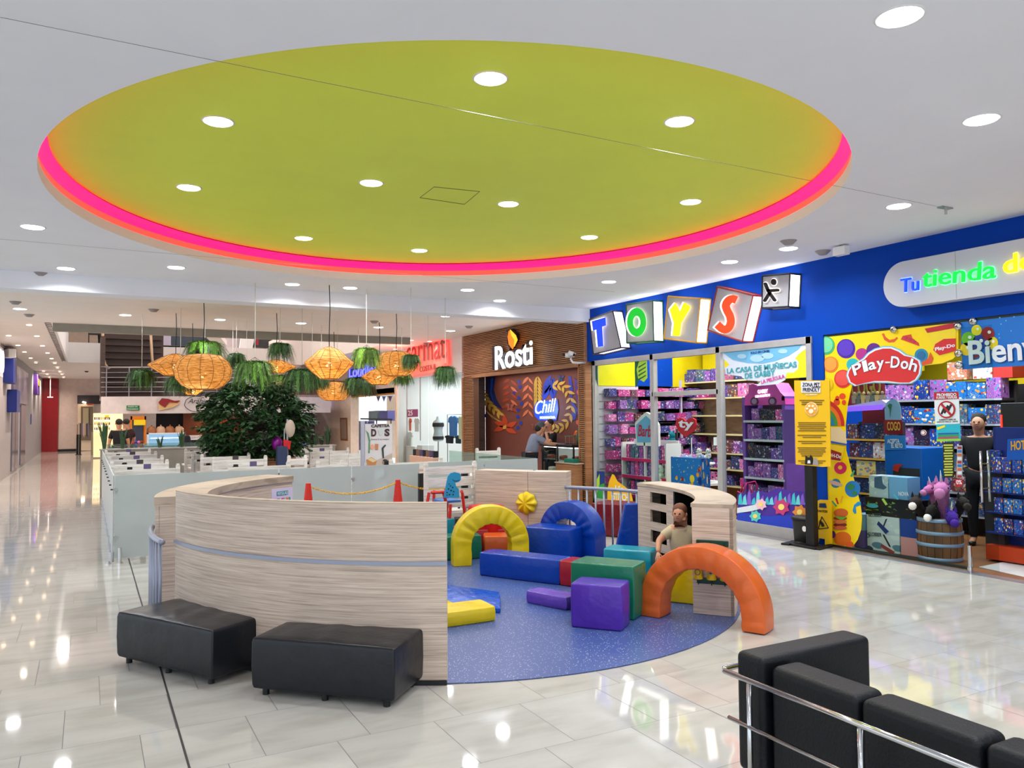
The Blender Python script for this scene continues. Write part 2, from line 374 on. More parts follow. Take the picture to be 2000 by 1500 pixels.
def ell_band(prof, n=128):
    mb = MB(); vs = [(EC[0]+(EA+d)*cos(2*pi*i/n), EC[1]+(EB+d)*sin(2*pi*i/n), z) for d, z in prof for i in range(n)]
    return mb.add(vs, [(k*n+i, (k+1)*n+i, (k+1)*n+(i+1) % n, k*n+(i+1) % n) for k in range(len(prof)-1) for i in range(n)])
struct(ell_band([(.012, 4.0), (.012, 4.075)]).build('trim_4', m_cove, smooth=True))
struct(ell_band([(.012, 4.075), (.0, 4.12), (-.03, 4.15), (-.07, 4.165)]).build('trim_5', m_led, smooth=True))
d = MB(); n = 128; d.add([(EC[0]+(EA-.05)*cos(2*pi*i/n), EC[1]+(EB-.05)*sin(2*pi*i/n), 4.185) for i in range(n)], [tuple(range(n-1, -1, -1))])
struct(d.build('ceiling_oval', m_green))
struct(MB().box((-8, -5, 4.19), (XS+.3, 13.2, 4.3)).build('ceiling_void', m_grey))
hatch = MB(); hp = [A(x, y, Z=4.183) for x, y in ((820, 386), (848, 365), (937, 374), (907, 399))]
hatch.tube([p+Vector((0, 0, 0)) for p in hp], .004, 4, True); o = hatch.build('ceiling_hatch', mat('hatch_line', (120, 124, 50))); tag(o, 'faint square access hatch outline in the green oval ceiling', 'hatch')
# --- beam and further ceiling with the open void
struct(MB().box((-8, 13.08, 3.64), (XS, 13.5, ZC+.2)).build('ceiling_beam', m_ceil))
struct(MB().box((-8, 13.5, ZC), (XS, 19.9, 4.2)).build('ceiling_middle', m_ceil2))
struct(MB().box((-.7, 19.9, 3.71), (7.6, 20.05, 4.3)).build('trim_6', mat('shaded_fascia', (150, 146, 136), rough=.8)))  # olive-grey puts the shade of a fascia without direct light into its colour
struct(MB().box((-2.3, 19.9, 3.94), (-.7, 34, 5.0)).build('ceiling_corridor', m_ceil2))
struct(MB().box((7.6, 19.9, ZC), (XS, 46, 5.4)).build('ceiling_side', m_ceil2))
struct(MB().box((-2.3, 34, 3.97), (9, 50, 4.65)).build('ceiling_far', m_ceil2))
struct(MB().box((-.7, 33.95, 3.9), (.38, 34, 4.66)).build('trim_7', m_white))
struct(MB().box((-.74, 19.95, 3.9), (-.68, 34, 5.0)).build('trim_8', m_white))
struct(MB().box((-2.3, 16, 8), (9, 50, 8.2)).build('ceiling_upper', m_ceil2))
gr = MB()
for i in range(30): gr.box((-.86, 20.3+i*.45, 3.915), (-.74, 20.33+i*.45, 3.935))
gr.box((-.875, 20, 3.915), (-.86, 34, 3.935)); gr.box((-.76, 20, 3.915), (-.75, 34, 3.935)); tag(gr.build('cable_ladder', m_grey), 'narrow ladder-like track on the corridor ceiling edge', 'track')
br = MB(); a, b = A(428, 648, Z=3.85), A(466, 639, Z=3.85); br.box((a.x, 20.1, 3.86), (a.x+.35, 24, 4.0), radians(-12)); struct(br.build('trim_9', m_ceil2))
# --- corridor walls
struct(MB().box((-2.5, 26.3, 0), (-2.19, 49.8, 4.1)).build('wall_left', m_grey))
struct(MB().box((-1.42, 49.6, 0), (9, 49.9, 4.1)).build('wall_end', mat('end_wall_paint', (204, 184, 174), rough=.6)))
struct(MB().box((-2.3, 49.4, 0), (-1.42, 49.9, 4.1)).build('wall_red', mat('red_panel', (134, 10, 20), rough=.25)))
struct(MB().box((-1.42, 49.55, 0), (-.5, 49.6, .12)).build('baseboard_end', m_black))
struct(MB().box((-2.5, 19.5, 0), (-2.19, 26.3, 4.1)).build('wall_left_shopfront', m_white))
struct(MB().box((-2.2, 22.4, .05), (-2.17, 25.6, 2.95)).build('window_1', glassmat('dark_glass', (120, 140, 140), .35, .05, (90, 110, 112))))
struct(MB().box((-2.3, 19.9, 4.65), (-1.6, 50, 8)).build('wall_left_upper', m_grey))
# upper level back wall
struct(MB().box((-2.3, 45, 4.6), (9, 45.3, 8)).build('wall_upper', mat('upper_wall', (196, 178, 160), rough=.7)))
struct(MB().box((2.42, 39, 3.9), (3.3, 39.3, 8)).build('wall_column', mat('lilac_grey_wall', (136, 132, 148), rough=.7)))
struct(MB().box((3.3, 39, 2.4), (5.0, 39.2, 8)).build('window_2', mat('dark_window', (30, 34, 44), rough=.15)))
struct(MB().box((5.0, 39, 2.4), (9, 39.3, 8)).build('wall_upper_right', mat('pale_lilac_wall', (178, 168, 172), rough=.7)))
dg = MB()
P = [A(x, y, Y=38.9) for x, y in ((470, 655), (497, 652), (480, 745), (458, 745))]; dg.prism(P, (0, -.2, 0)); struct(dg.build('trim_10', m_white))
P = [A(x, y, Y=38.85) for x, y in ((492, 678), (505, 655), (590, 657), (588, 666), (560, 674), (520, 680))]
o = MB().prism(P, (0, -.05, 0)).build('upper_shop_sign', mat('dark_sign', (50, 50, 48))); tag(o, 'dark upper-level shop window seen over the void', 'window')
for x0, x1, c in ((500, 505, (150, 30, 50)), (532, 541, (210, 170, 40)), (542, 546, (160, 30, 60)), (572, 584, (190, 160, 130))):
    P = [A(x, y, Y=38.75) for x, y in ((x0, 656), (x1, 656), (x1, 674), (x0, 674))]; MB().prism(P, (0, -.04, 0)).build('colour_panel', mat('panel%d' % x0, c), o)
# --- small wall dressing of the left corridor
def lab(o, l, c, g=None, k=None): return tag(o, l, c, g, k)
t = thing('shop_sign', 'white round-lettered shop sign high on the left corridor wall', 'sign', (-2.15, 24.6, 3))
MB().box((-2.19, 23.5, 2.95), (-2.1, 26.1, 3.75)).build('sign_panel', m_white, t)
for i, yy in enumerate((24.7, 25.4)): MB().lathe([(.3, 0), (.3, .06), (.2, .06), (.2, 0)], n=20, M=Matrix.Translation((-2.1, yy, 3.35))@Matrix.Rotation(pi/2, 4, 'Y')).build('letter', mat('sign_glow', (240, 235, 250), emit=1.2), t, smooth=True)
o = MB().box((-2.19, 27.2, 2.85), (-1.93, 28.4, 3.85)).build('projecting_sign', mat('navy_sign', (16, 34, 110), rough=.3), bevel=.02); lab(o, 'tall navy blue projecting sign box, upper one on the left wall', 'sign')
o = MB().box((-2.19, 28.6, 2.0), (-1.93, 29.9, 2.7)).build('projecting_sign', MATS['navy_sign'], bevel=.02); lab(o, 'navy blue projecting sign box below the other on the left wall', 'sign')
o = MB().box((-2.1, 26.6, 3.55), (-1.9, 27.0, 3.8), .4).build('wall_speaker', m_white, bevel=.02); lab(o, 'small white tilted speaker box above the navy sign', 'speaker')
t = thing('glazed_strip', 'dark glazed shopfront strip with grey panels along the left corridor', 'shopfront', (-2.18, 33, 0))
for i, (y0, y1) in enumerate(((30.2, 31.3), (31.5, 32.7), (34, 36.4))): MB().box((-2.19, y0, .1), (-2.15, y1, 2.3)).build('pane', mat('dim_pane', (92, 96, 112), rough=.15), t)
MB().box((-2.19, 30, 2.35), (-2.12, 37, 3.6)).build('sign_band', mat('smoky_panel', (96, 92, 112), rough=.2), t)
o = MB().box((-2.19, 41.5, 2.9), (-2.02, 43.5, 3.8)).build('projecting_sign', mat('violet_sign', (90, 50, 140)), bevel=.02); lab(o, 'violet and yellow sign next to the red wall panel', 'sign')
MB().box((-2.0, 41.8, 3.3), (-1.99, 43, 3.6)).build('yellow_panel', mat('sign_yellow', (230, 190, 40)), o)
o = MB().box((-1.6, 40, 1.55), (-1.58, 40.25, 2)).build('wall_notice', mat('notice_blue', (90, 100, 190))); o.location = (-.58, 0, 0); lab(o, 'small blue notice on the grey corridor wall', 'notice')
p = A(98, 775, Y=45); t = MB().tube([(p.x, 45, 3.95), (p.x, 45, p.z)], .02, 6); t.box((p.x-.12, 44.9, p.z-.04), (p.x+.12, 45.1, p.z)); lab(t.build('hanging_pole', m_white), 'thin white pole hanging from the ceiling before the red wall', 'pole')
for i, (px, py) in enumerate(((30, 589), (57, 614), (300, 604), (1540, 470), (1607, 490), (916, 637), (169, 728), (731, 627), (832, 670), (80, 533))):
    p = A(px, py, Z=ZC if py > 460 else ZC); o = MB().lathe([(.001, -.05), (.05, -.05), (.08, -.02), (.1, 0)], (0, 0), 20).build('ceiling_speaker', m_grey if i != 6 else m_black, smooth=True)
    o.location = (p.x, p.y, (3.96 if i == 6 else ZC)-.001); lab(o, ['small round smoke detector at the far left of the ceiling past the beam', 'small flat detector on the corridor ceiling below the beam', 'round grey detector left of the hanging wicker lamps', 'faint grey disc over the blue facade', 'wide grey ceiling disc just above the blue facade', 'grey detector above the brown slatted facade', 'black dome camera on the far corridor ceiling', 'grey detector among the hanging cables', 'grey detector over the red neon sign', 'small grey detector in front of the beam at left'][i], 'detector')
t = thing('ceiling_camera', 'small white box camera on the ceiling above the blue facade', 'camera', A(1643, 482, Z=ZC))
p = A(1643, 488, Z=3.83); MB().box((p.x-.05, p.y-.09, ZC-.13), (p.x+.05, p.y+.09, ZC-.02)).build('housing', m_white, t, bevel=.008); MB().cyl((p.x, p.y), .02, ZC-.02, ZC, 10).build('mount', m_grey, t)
t = thing('sprinkler_head', 'tiny metal sprinkler with a plate near the upper right of the ceiling', 'sprinkler', A(1847, 405, Z=ZC)); q = t.location
MB().box((q.x-.1, q.y-.03, ZC-.012), (q.x+.08, q.y+.03, ZC)).build('plate', m_alu, t); MB().cyl((q.x, q.y), .015, ZC-.07, ZC, 10).build('head', m_steel, t)
a, b = A(0, 33.6, Z=ZC-.02), A(1835, 404, Z=ZC-.02)
lab(MB().tube([a, b], .0016, 4).build('ceiling_wire', mat('wire_grey', (110, 110, 112))), 'long thin wire stretched under the ceiling across the oval', 'wire')
a, b = A(0, 467, Z=ZC-.01), A(1200, 570, Z=ZC-.01)
lab(MB().tube([a, b], .0012, 4).build('ceiling_wire', MATS['wire_grey']), 'thin wire near the beam, running below the pink edge', 'wire')
# --- downlights
TOP = [(64, 443, 'nearest the left edge'), (129, 524, 'before the beam, far left'), (344, 522, 'before the beam, under the pink edge at left'), (135, 572, 'just past the beam at far left'), (39, 603, 'past the beam beside the corridor'), (571, 555, 'over the front hanging cables'), (684, 562, 'right of the front hanging cables'), (417, 590, 'bluish, over the round wicker lamp'), (430, 624, 'near the void edge over the round lamp'), (245, 615, 'near the void edge, left of the lamps'), (660, 604, 'over the diamond wicker lamp'), (588, 631, 'over the far hanging planters'), (739, 639, 'over the right wicker lamps'), (913, 566, 'before the beam, centre'), (976, 587, 'before the beam, above the flame sign'), (871, 617, 'just past the beam above the right planter'), (880, 646, 'beside the brown slatted facade'), (1189, 550, 'above the first letter cube'), (1425, 511, 'above the fourth letter cube'), (1540, 485, 'above the little figure cube'), (1755, 402, 'over the white pill sign'), (1917, 233, 'near the right edge'), (1757, 32, 'brightest, in the top right corner')]
OVAL = [(426, 237, 'left front'), (958, 153, 'front centre'), (1327, 237, 'right front'), (369, 366, 'far left'), (725, 357, 'middle, before the hatch'), (993, 398, 'middle, behind the hatch'), (1349, 394, 'right rear'), (593, 465, 'rear left'), (819, 489, 'rearmost'), (1151, 463, 'rear right')]
def downlight(p, label, z, r=.105, glow=m_lamp, power=LIGHT_MAIN, col=(.93, .98, 1), proto=[]):
    t = thing('downlight', label, 'ceiling light', (p.x, p.y, z), group=None)
    if not proto:
        a = MB().lathe([(1.0, 0), (1.12, -.02), (1.2, -.01), (1.22, 0)], n=28).build('trim_ring', m_white, t, smooth=True, local=True)
        b = MB().add([(cos(2*pi*i/28), sin(2*pi*i/28), -.03) for i in range(28)], [tuple(range(27, -1, -1))]).build('diffuser', m_lamp, t, local=True)
        proto += [a, b]
    else: a, b = [o.copy() for o in proto]; [COL.objects.link(o) for o in (a, b)]; a.parent = b.parent = t
    a.scale = b.scale = (r, r, .35)
    if glow is not m_lamp:
        b.data = b.data.copy(); b.data.materials[0] = glow
    if power: area('lamp_light', (0, 0, -.02), r*2, power, col, spread=150, parent=t)
    return t
for px, py, s_ in TOP: downlight(A(px, py, Z=ZC), 'round white recessed downlight '+s_, ZC)
for px, py, s_ in OVAL: downlight(A(px, py, Z=4.183), 'round downlight in the green oval, '+s_, 4.183, power=LIGHT_MAIN*1.0)
for x in (-3.5, -.5, 2.5, 5.5): 
    for y in (-3, -.6, 1.6): downlight(Vector((x, y, 0)), 'round recessed downlight above and behind the viewpoint', ZC).__setitem__('group', 'downlights behind the viewpoint')
CORR = [(57, 634), (17, 655), (72, 656), (35, 674), (83, 675), (48, 687), (93, 689), (60, 699), (101, 700), (70, 708), (107, 709), (112, 718), (85, 725), (117, 726), (92, 731), (121, 731), (97, 737), (124, 737)]
for i, (px, py) in enumerate(CORR):
    p = A(px, py, Z=3.94); downlight(Vector((p.x, min(p.y, 49), 0)), 'small warm spot light in the corridor ceiling rows', 3.935, .055, m_lampw, 60 if i % 2 == 0 else 0, (1, .84, .72))['group'] = 'warm spots along the corridor ceiling'
for px, py, s_ in ((803, 665, 'left'), (839, 667, 'right'), (772, 682, 'far left')):
    p = A(px, py, Z=ZC-.01); downlight(p, 'small warm spot light before the red neon sign, %s one' % s_, ZC-.002, .06, m_lampw, 10, (1, .85, .75))
# ================================================================ play area
PC = (3.35, 7.4)
struct(MB().lathe([(.01, .001), (2.72, .001), (2.745, .004), (2.745, .008), (.01, .008)], PC, 96).build('floor_play_area', m_play))
edge = mat('panel_core_edge', (196, 176, 152), rough=.5)
# tall curved front screen
t = thing('curved_screen', 'tall curved grey oak screen behind the two black ottomans', 'play panel', (1.2, 5.6, 0))
MB().ring(PC, 2.705, 2.765, 190.3, 243.9, .03, 1.205, 48).build('panel', m_lam, t)
MB().ring(PC, 2.704, 2.766, 190.3, 243.9, 1.205, 1.213, 48).build('top_edge', m_lamtop, t)
MB().ring(PC, 2.765, 2.778, 190.3, 243.9, .795, .82, 48).build('rail_strip', m_rail, t, smooth=False)
MB().ring(PC, 2.70, 2.768, 190.5, 243.8, 0, .035, 48).build('plinth', m_black, t)
# left bar counter at the back
LC = (3.35, 7.4)
t = thing('curved_counter', 'tall curved grey oak counter behind the screen with a rules poster', 'play counter', (1.3, 9.2, 0))
MB().ring(LC, 2.40, 2.84, 120, 175.5, 1.03, 1.10, 36).build('top', m_lamtop, t)
MB().ring(LC, 2.79, 2.83, 120, 175.5, .02, 1.03, 36).build('outer_panel', m_lam, t)
MB().ring(LC, 2.42, 2.46, 120, 143, .02, 1.03, 20).build('inner_panel', m_lam, t)
MB().ring(LC, 2.42, 2.80, 174.3, 175.5, .02, 1.03, 2).build('end_panel', m_lam, t)
MB().ring(LC, 2.42, 2.80, 120, 121.2, .02, 1.03, 2).build('end_panel', m_lam, t)
MB().ring(LC, 2.42, 2.46, 143, 174, .9, 1.03, 20).build('inner_panel', m_lam, t)
bk = MB()
for i, a in enumerate((150, 156, 162)):
    bk.ring(LC, 2.55, 2.75, a, a+4, .55, .9, 3)
lab(bk.build('storage_bin', mat('red_bin', (190, 40, 30))), 'red box inside the dark opening of the curved counter', 'box')
n0 = A(514, 950, Y=9.5)
def face_frame(c, a):   # frame on the inner side of an arc, facing its centre
    a = radians(a); return Vector((-sin(a), cos(a), 0))*-1
cA = radians(124); pc = Vector((LC[0]+2.415*cos(cA), LC[1]+2.415*sin(cA), 0)); xd = Vector((sin(cA), -cos(cA), 0))
t = thing('rules_poster', 'pale lilac rules poster on the curved counter wall', 'poster', pc)
MB().prism([pc+xd*(-.17)+Vector((0, 0, .55)), pc+xd*.17+Vector((0, 0, .55)), pc+xd*.17+Vector((0, 0, .97)), pc+xd*(-.17)+Vector((0, 0, .97))], Vector((cos(cA), sin(cA), 0))*-.006).build('sheet', mat('lilac_paper', (214, 200, 226)), t)
fr = lambda x, z: (pc+xd*x+Vector((0, 0, z))-Vector((cos(cA), sin(cA), 0))*.006, xd, Vector((0, 0, 1)))
q = fr(-.09, .885)[0]; MB().prism([q, q+xd*.18, q+xd*.18+Vector((0, 0, .05)), q+Vector((0, 0, .05))], Vector((cos(cA), sin(cA), 0))*-.003).build('title_band', mat('teal_band', (20, 140, 160)), t)
text('REGLAS', 'lettering', m_white, fr(-.08, .892), w=.16, h=.036, parent=t, ext=.004)
for i, (ch, c) in enumerate(zip('Oficina', ((40, 160, 150), (150, 40, 160), (60, 60, 180), (220, 60, 60), (20, 120, 190), (230, 120, 40), (60, 150, 60)))): text(ch, 'lettering', mat('ink%d' % i, c), fr(-.14+.04*i, .80), h=.055, w=.032 if ch != 'i' else .012, parent=t, bold=.02, ext=.002)
# grey railings
def railing(a0, a1, n, label, zt=.81, r=2.77, wall=True):
    am = radians((a0+a1)/2); t = thing('curved_railing', label, 'railing', (PC[0]+r*cos(am), PC[1]+r*sin(am), 0))
    pts = lambda z: [(PC[0]+r*cos(radians(a0+(a1-a0)*i/20)), PC[1]+r*sin(radians(a0+(a1-a0)*i/20)), z) for i in range(21)]
    MB().tube(pts(zt), .023, 10).build('top_rail', m_rail, t, smooth=True)
    MB().tube(pts(.07), .015, 8).build('bottom_rail', m_rail, t, smooth=True)
    for i in range(n):
        a = radians(a0+(a1-a0)*(i+.5)/n); x, y = PC[0]+r*cos(a), PC[1]+r*sin(a); MB().tube([(x, y, .06 if i % 3 else 0.0), (x, y, zt)], .0125, 8).build('baluster', m_rail, t, smooth=True)
    return t
railing(170, 190.5, 9, 'curved grey railing at the left end of the tall screen', r=2.865)
railing(6, 35, 11, 'curved grey railing between the back panels and the play cabinet', zt=.83)
# back panels
t = thing('back_panel', 'pair of grey oak back panels carrying the yellow flower', 'play panel', (4.8, 9.6, 0))
p0, p1, p2 = A(928, 918, Z=1.03), A(1031, 921, Z=1.03), A(1106, 922, Z=1.03)
def slab(a, b, z0, z1, th, name, m, par, dz=0):
    d = Vector((b.x-a.x, b.y-a.y, 0)).normalized(); n = Vector((-d.y, d.x, 0))*th
    P = [Vector((a.x, a.y, z0)), Vector((b.x, b.y, z0)), Vector((b.x, b.y, z1)), Vector((a.x, a.y, z1))]
    return MB().prism(P, n).build(name, m, par, bevel=.003)
s1 = slab(p0, p1-(p1-p0).normalized()*.006, .01, 1.03, .3, 'left_panel', m_lam, t); s2 = slab(p1, p2, .01, 1.03, .3, 'right_panel', m_lam, t)
fl = A(1028, 983, Y=(p1.y-.02)); dd = (p1-p0).normalized(); nn = Vector((dd.y, -dd.x, 0))
if nn.y > 0: nn = -nn
t = thing('flower_hold', 'yellow ridged eight-petal flower on the back panel', 'wall toy', p1)
mb = MB(); N = 64; c = Vector((p1.x, p1.y, fl.z))-dd*.02; R0 = .155
vs = []
for k, (rr, h) in enumerate(((.02, .07), (.35, .085), (.7, .075), (.95, .045), (1.0, .0))):
    for i in range(N):
        a = 2*pi*i/N; cr = .5+.5*cos(8*a); rad = R0*rr*(1-.10*(1-cr)*rr); vs.append(c+dd*rad*cos(a)+Vector((0, 0, rad*sin(a)))+nn*(h*(1-.45*(1-cr)*min(1, rr*1.5))+.002))
fs = [(i, (i+1) % N, N+(i+1) % N, N+i) for k in range(1) for i in range(N)]
fs = [(k*N+i, k*N+(i+1) % N, (k+1)*N+(i+1) % N, (k+1)*N+i) for k in range(4) for i in range(N)]+[tuple(range(N-1, -1, -1))]
mb.add(vs, fs).build('flower', mat('yellow_plastic', (226, 196, 12), rough=.3), t, smooth=True)
# right play cabinet
t = thing('play_cabinet', 'low curved grey oak play cabinet with four window holes and a den', 'play cabinet', (5.7, 6.4, 0))
a0, a1, ri, ro = 3, -52, 2.36, 2.72
MB().ring(PC, ri-.01, ro+.005, a1, a0, .955, .99, 48).build('top', m_lamtop, t)
MB().ring(PC, ro-.03, ro, a1, a0, .01, .955, 48).build('outer_panel', m_lam, t)
ww = MB(); zs = [(.01, .1), (.24, .33), (.47, .56), (.70, .78), (.90, .955)]
for z0, z1 in zs: ww.ring(PC, ri, ri+.03, -15, a0, z0, z1, 10)
for b0, b1 in ((-2.6, a0), (-15, -10.8)): ww.ring(PC, ri, ri+.03, b0, b1, .01, .955, 4)
ww.build('window_panel', m_lam, t)
MB().ring(PC, ri+.03, ro-.03, 2.2, 3, .01, .955, 2).build('end_panel', m_lam, t)
MB().ring(PC, ri+.0, ro-.03, -15.8, -15, .01, .955, 2).build('partition', m_black, t)  # black here paints in the dark of the den
MB().ring(PC, ri+.03, ro-.03, -15, 2.2, .48, .5, 8).build('inner_shelf', m_dark, t)
MB().ring(PC, ro-.05, ro-.032, -42, 2, .02, .95, 30).build('dark_sheet', m_black, t)  # black sheet added to put the den's darkness into the colour
MB().ring(PC, ri, ro, a1, -43, .01, .955, 6).build('end_block', m_lam, t)
# bead rack on the end block
ea = radians(a1); er = Vector((cos(ea), sin(ea), 0)); en = Vector((sin(ea), -cos(ea), 0)); eo = Vector((PC[0], PC[1], 0))
def EP(r, z, o=0): return eo+er*r+en*o+Vector((0, 0, z))
t = thing('spinner_rack', 'green bar rack of yellow turning drums on the cabinet end', 'play rack', EP(2.54, 0, .03))
for z in (.62, .285): MB().prism([EP(2.40, z), EP(2.68, z), EP(2.68, z+.05), EP(2.40, z+.05)], en*.03).build('bar', mat('bottle_green', (14, 60, 50)), t, bevel=.004)
m_drum = mat('drum_yellow', (236, 196, 10), rough=.35)
for row in (.46, .33):
  for k, r in enumerate((2.42, 2.535, 2.65)):
    p = EP(r, row, .055); d = MB().lathe([(.04, 0), (.045, .01), (.036, .03), (.036, .1), (.045, .12), (.04, .13)], (p.x, p.y), 16, True); d.v = [(x, y, z+row) for x, y, z in d.v]; dr = d.build('drum', m_drum, t, smooth=True)
    q = EP(r, row+.065, .093)
    if k == 1: P = [q+er*(.02*(1 if i % 2 else .45))*cos(pi*i/5+pi/2)+Vector((0, 0, (.02 if i % 2 else .009)*sin(pi*i/5+pi/2))) for i in range(10)]; MB().prism(P, en*.003).build('star', mat('star_blue', (20, 80, 160)), dr)
    else: MB().tube([q+er*.024*cos(2*pi*i/16)+Vector((0, 0, .024*sin(2*pi*i/16))) for i in range(16)], .003, 5, True).build('ring_mark', mat('ring_purple' if k == 0 else 'ring_black', (110, 60, 120) if k == 0 else (30, 30, 30)), dr)
for k, r in enumerate((2.42, 2.535, 2.65)): MB().tube([EP(r, .28, .055), EP(r, .66, .03)], .005, 6).build('rod', m_black, t)
# ---------------------------------------------------------------- foam shapes
def foam(name, label, m, pts, h, cat='foam block', bev=.014, z0=.009):
    P = [A(x, y, Z=h) for x, y in pts]; c = sum(P, Vector())/len(P)
    if (P[1]-P[0]).cross(P[2]-P[1]).z < 0: P = P[::-1]
    o = bpy.data.objects.new
    mb = MB(); n = 6; k = len(P)
    # lightly pillowed sides: extra rows
    rows = [(0, 0), (.06, .004), (.3, .010), (.6, .011), (.94, .005), (1, 0)]
    vs = []
    for f, b in rows:
        for i in range(k):
            for j in range(n):
                p = P[i].lerp(P[(i+1) % k], j/n); s_ = sin(pi*j/n); e = (P[(i+1) % k]-P[i]).normalized(); nr = Vector((e.y, -e.x, 0))
                vs.append((p.x+nr.x*(b+.006*s_)*1.0, p.y+nr.y*(b+.006*s_), z0+(h-z0)*f))
    N = k*n; fs = [(r*N+i, r*N+(i+1) % N, (r+1)*N+(i+1) % N, (r+1)*N+i) for r in range(len(rows)-1) for i in range(N)]
    fs += [tuple(range(N-1, -1, -1)), tuple(range((len(rows)-1)*N, len(rows)*N))]
    mb.add(vs, fs); ob = mb.build(name, m, bevel=bev, seg=3); me = ob.data
    for q in me.vertices: q.co -= Vector((c.x, c.y, 0))
    ob.location = (c.x, c.y, 0); return tag(ob, label, cat)
def par(p0, p1, p2): return [p0, p1, p2]
def quad(A0, A1, dep, flip=1):
    """front edge from world A0 to A1, depth away from the camera"""
    A0 = Vector((A0[0], A0[1], 0)); A1 = Vector((A1[0], A1[1], 0)); d = (A1-A0).normalized(); n = Vector((-d.y, d.x, 0))*dep*flip
    return [A0, A1, A1+n, A0+n]
def foamw(name, label, m, P, h, **k):
    """same from world corners"""
    def px(p, z):
        v = Vector((p.x, p.y, z))-CAM; return (1000+F*v.dot(CR)/v.dot(FW), 750-F*v.dot(CU)/v.dot(FW))
    return foam(name, label, m, [px(p, h) for p in P], h, **k)
foamw('foam_cube', 'purple vinyl foam cube standing before the tall green block', V_P, quad((3.61, 5.70), (3.885, 5.37), .30), .375)
foamw('foam_block', 'tall green vinyl foam block directly behind the purple cube', V_G, quad((3.86, 6.09), (4.185, 5.60), .34), .47)
foamw('foam_beam', 'long blue vinyl foam beam lying before the yellow arch', V_B, quad((3.88, 8.02), (4.375, 7.14), .27), .268)
foamw('foam_block', 'small red foam block between the long blue beam and green block', V_R, quad((4.38, 7.13), (4.58, 6.78), .27), .268)
foamw('foam_cube', 'large blue foam cube under the blue arch', V_B, quad((4.82, 8.70), (5.15, 8.16), .42), .40)
foamw('foam_block', 'dark red foam box standing behind the grey railing', mat('vinyl_maroon', (104, 10, 26), rough=.3, bump=(8, .7)), quad((6.62, 9.85), (7.0, 9.15), .5), .48)
foamw('foam_block', 'green foam box at the edge of the tall screen behind the yellow arch', V_G, quad((3.55, 9.1), (4.35, 8.95), .3), .30)
foamw('foam_block', 'orange foam block seen through the yellow arch', V_O, quad((4.42, 9.0), (4.95, 8.75), .34), .27)
foamw('foam_mat', 'red foam mat lying under the yellow arch', V_R, quad((4.35, 9.45), (5.1, 9.15), .5), .30)
foamw('foam_block', 'blue foam block behind the right side of the yellow arch', V_B, quad((5.0, 9.75), (5.42, 9.5), .35), .46)
foamw('foam_block', 'lone cyan foam slab leaning left of the yellow arch', V_C, quad((3.95, 9.6), (4.35, 9.75), .2), .42)
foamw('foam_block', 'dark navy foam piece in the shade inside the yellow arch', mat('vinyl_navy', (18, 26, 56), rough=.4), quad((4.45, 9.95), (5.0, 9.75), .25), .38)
# purple log, low
foamw('foam_log', 'flat purple foam log on the floor beside the purple cube', mat('vinyl_violet', (98, 66, 178), rough=.3, bump=(7, .5)), quad((3.71, 6.64), (3.87, 6.20), .19), .125, bev=.04)
# cyan cylinder block
foamw('foam_block', 'cyan foam block between the green block and the cabinet', V_C, quad((5.0, 7.22), (5.30, 6.78), .30), .33, bev=.04)
# blue wedge leaning on the rail
o = MB(); W = [A(1196, 1086), A(1262, 1088)]; a = Vector((5.62, 7.90, .01)); r_ = Vector((.88, -.47, 0))
o.prism([a, a+r_*.36, a+r_*.36+Vector((0, 0, .70)), a+r_*.15+Vector((0, 0, .70))], Vector((.05, .10, 0)))
lab(o.build('foam_wedge', V_B, bevel=.02, seg=3), 'tall blue foam wedge standing against the cabinet', 'foam wedge')
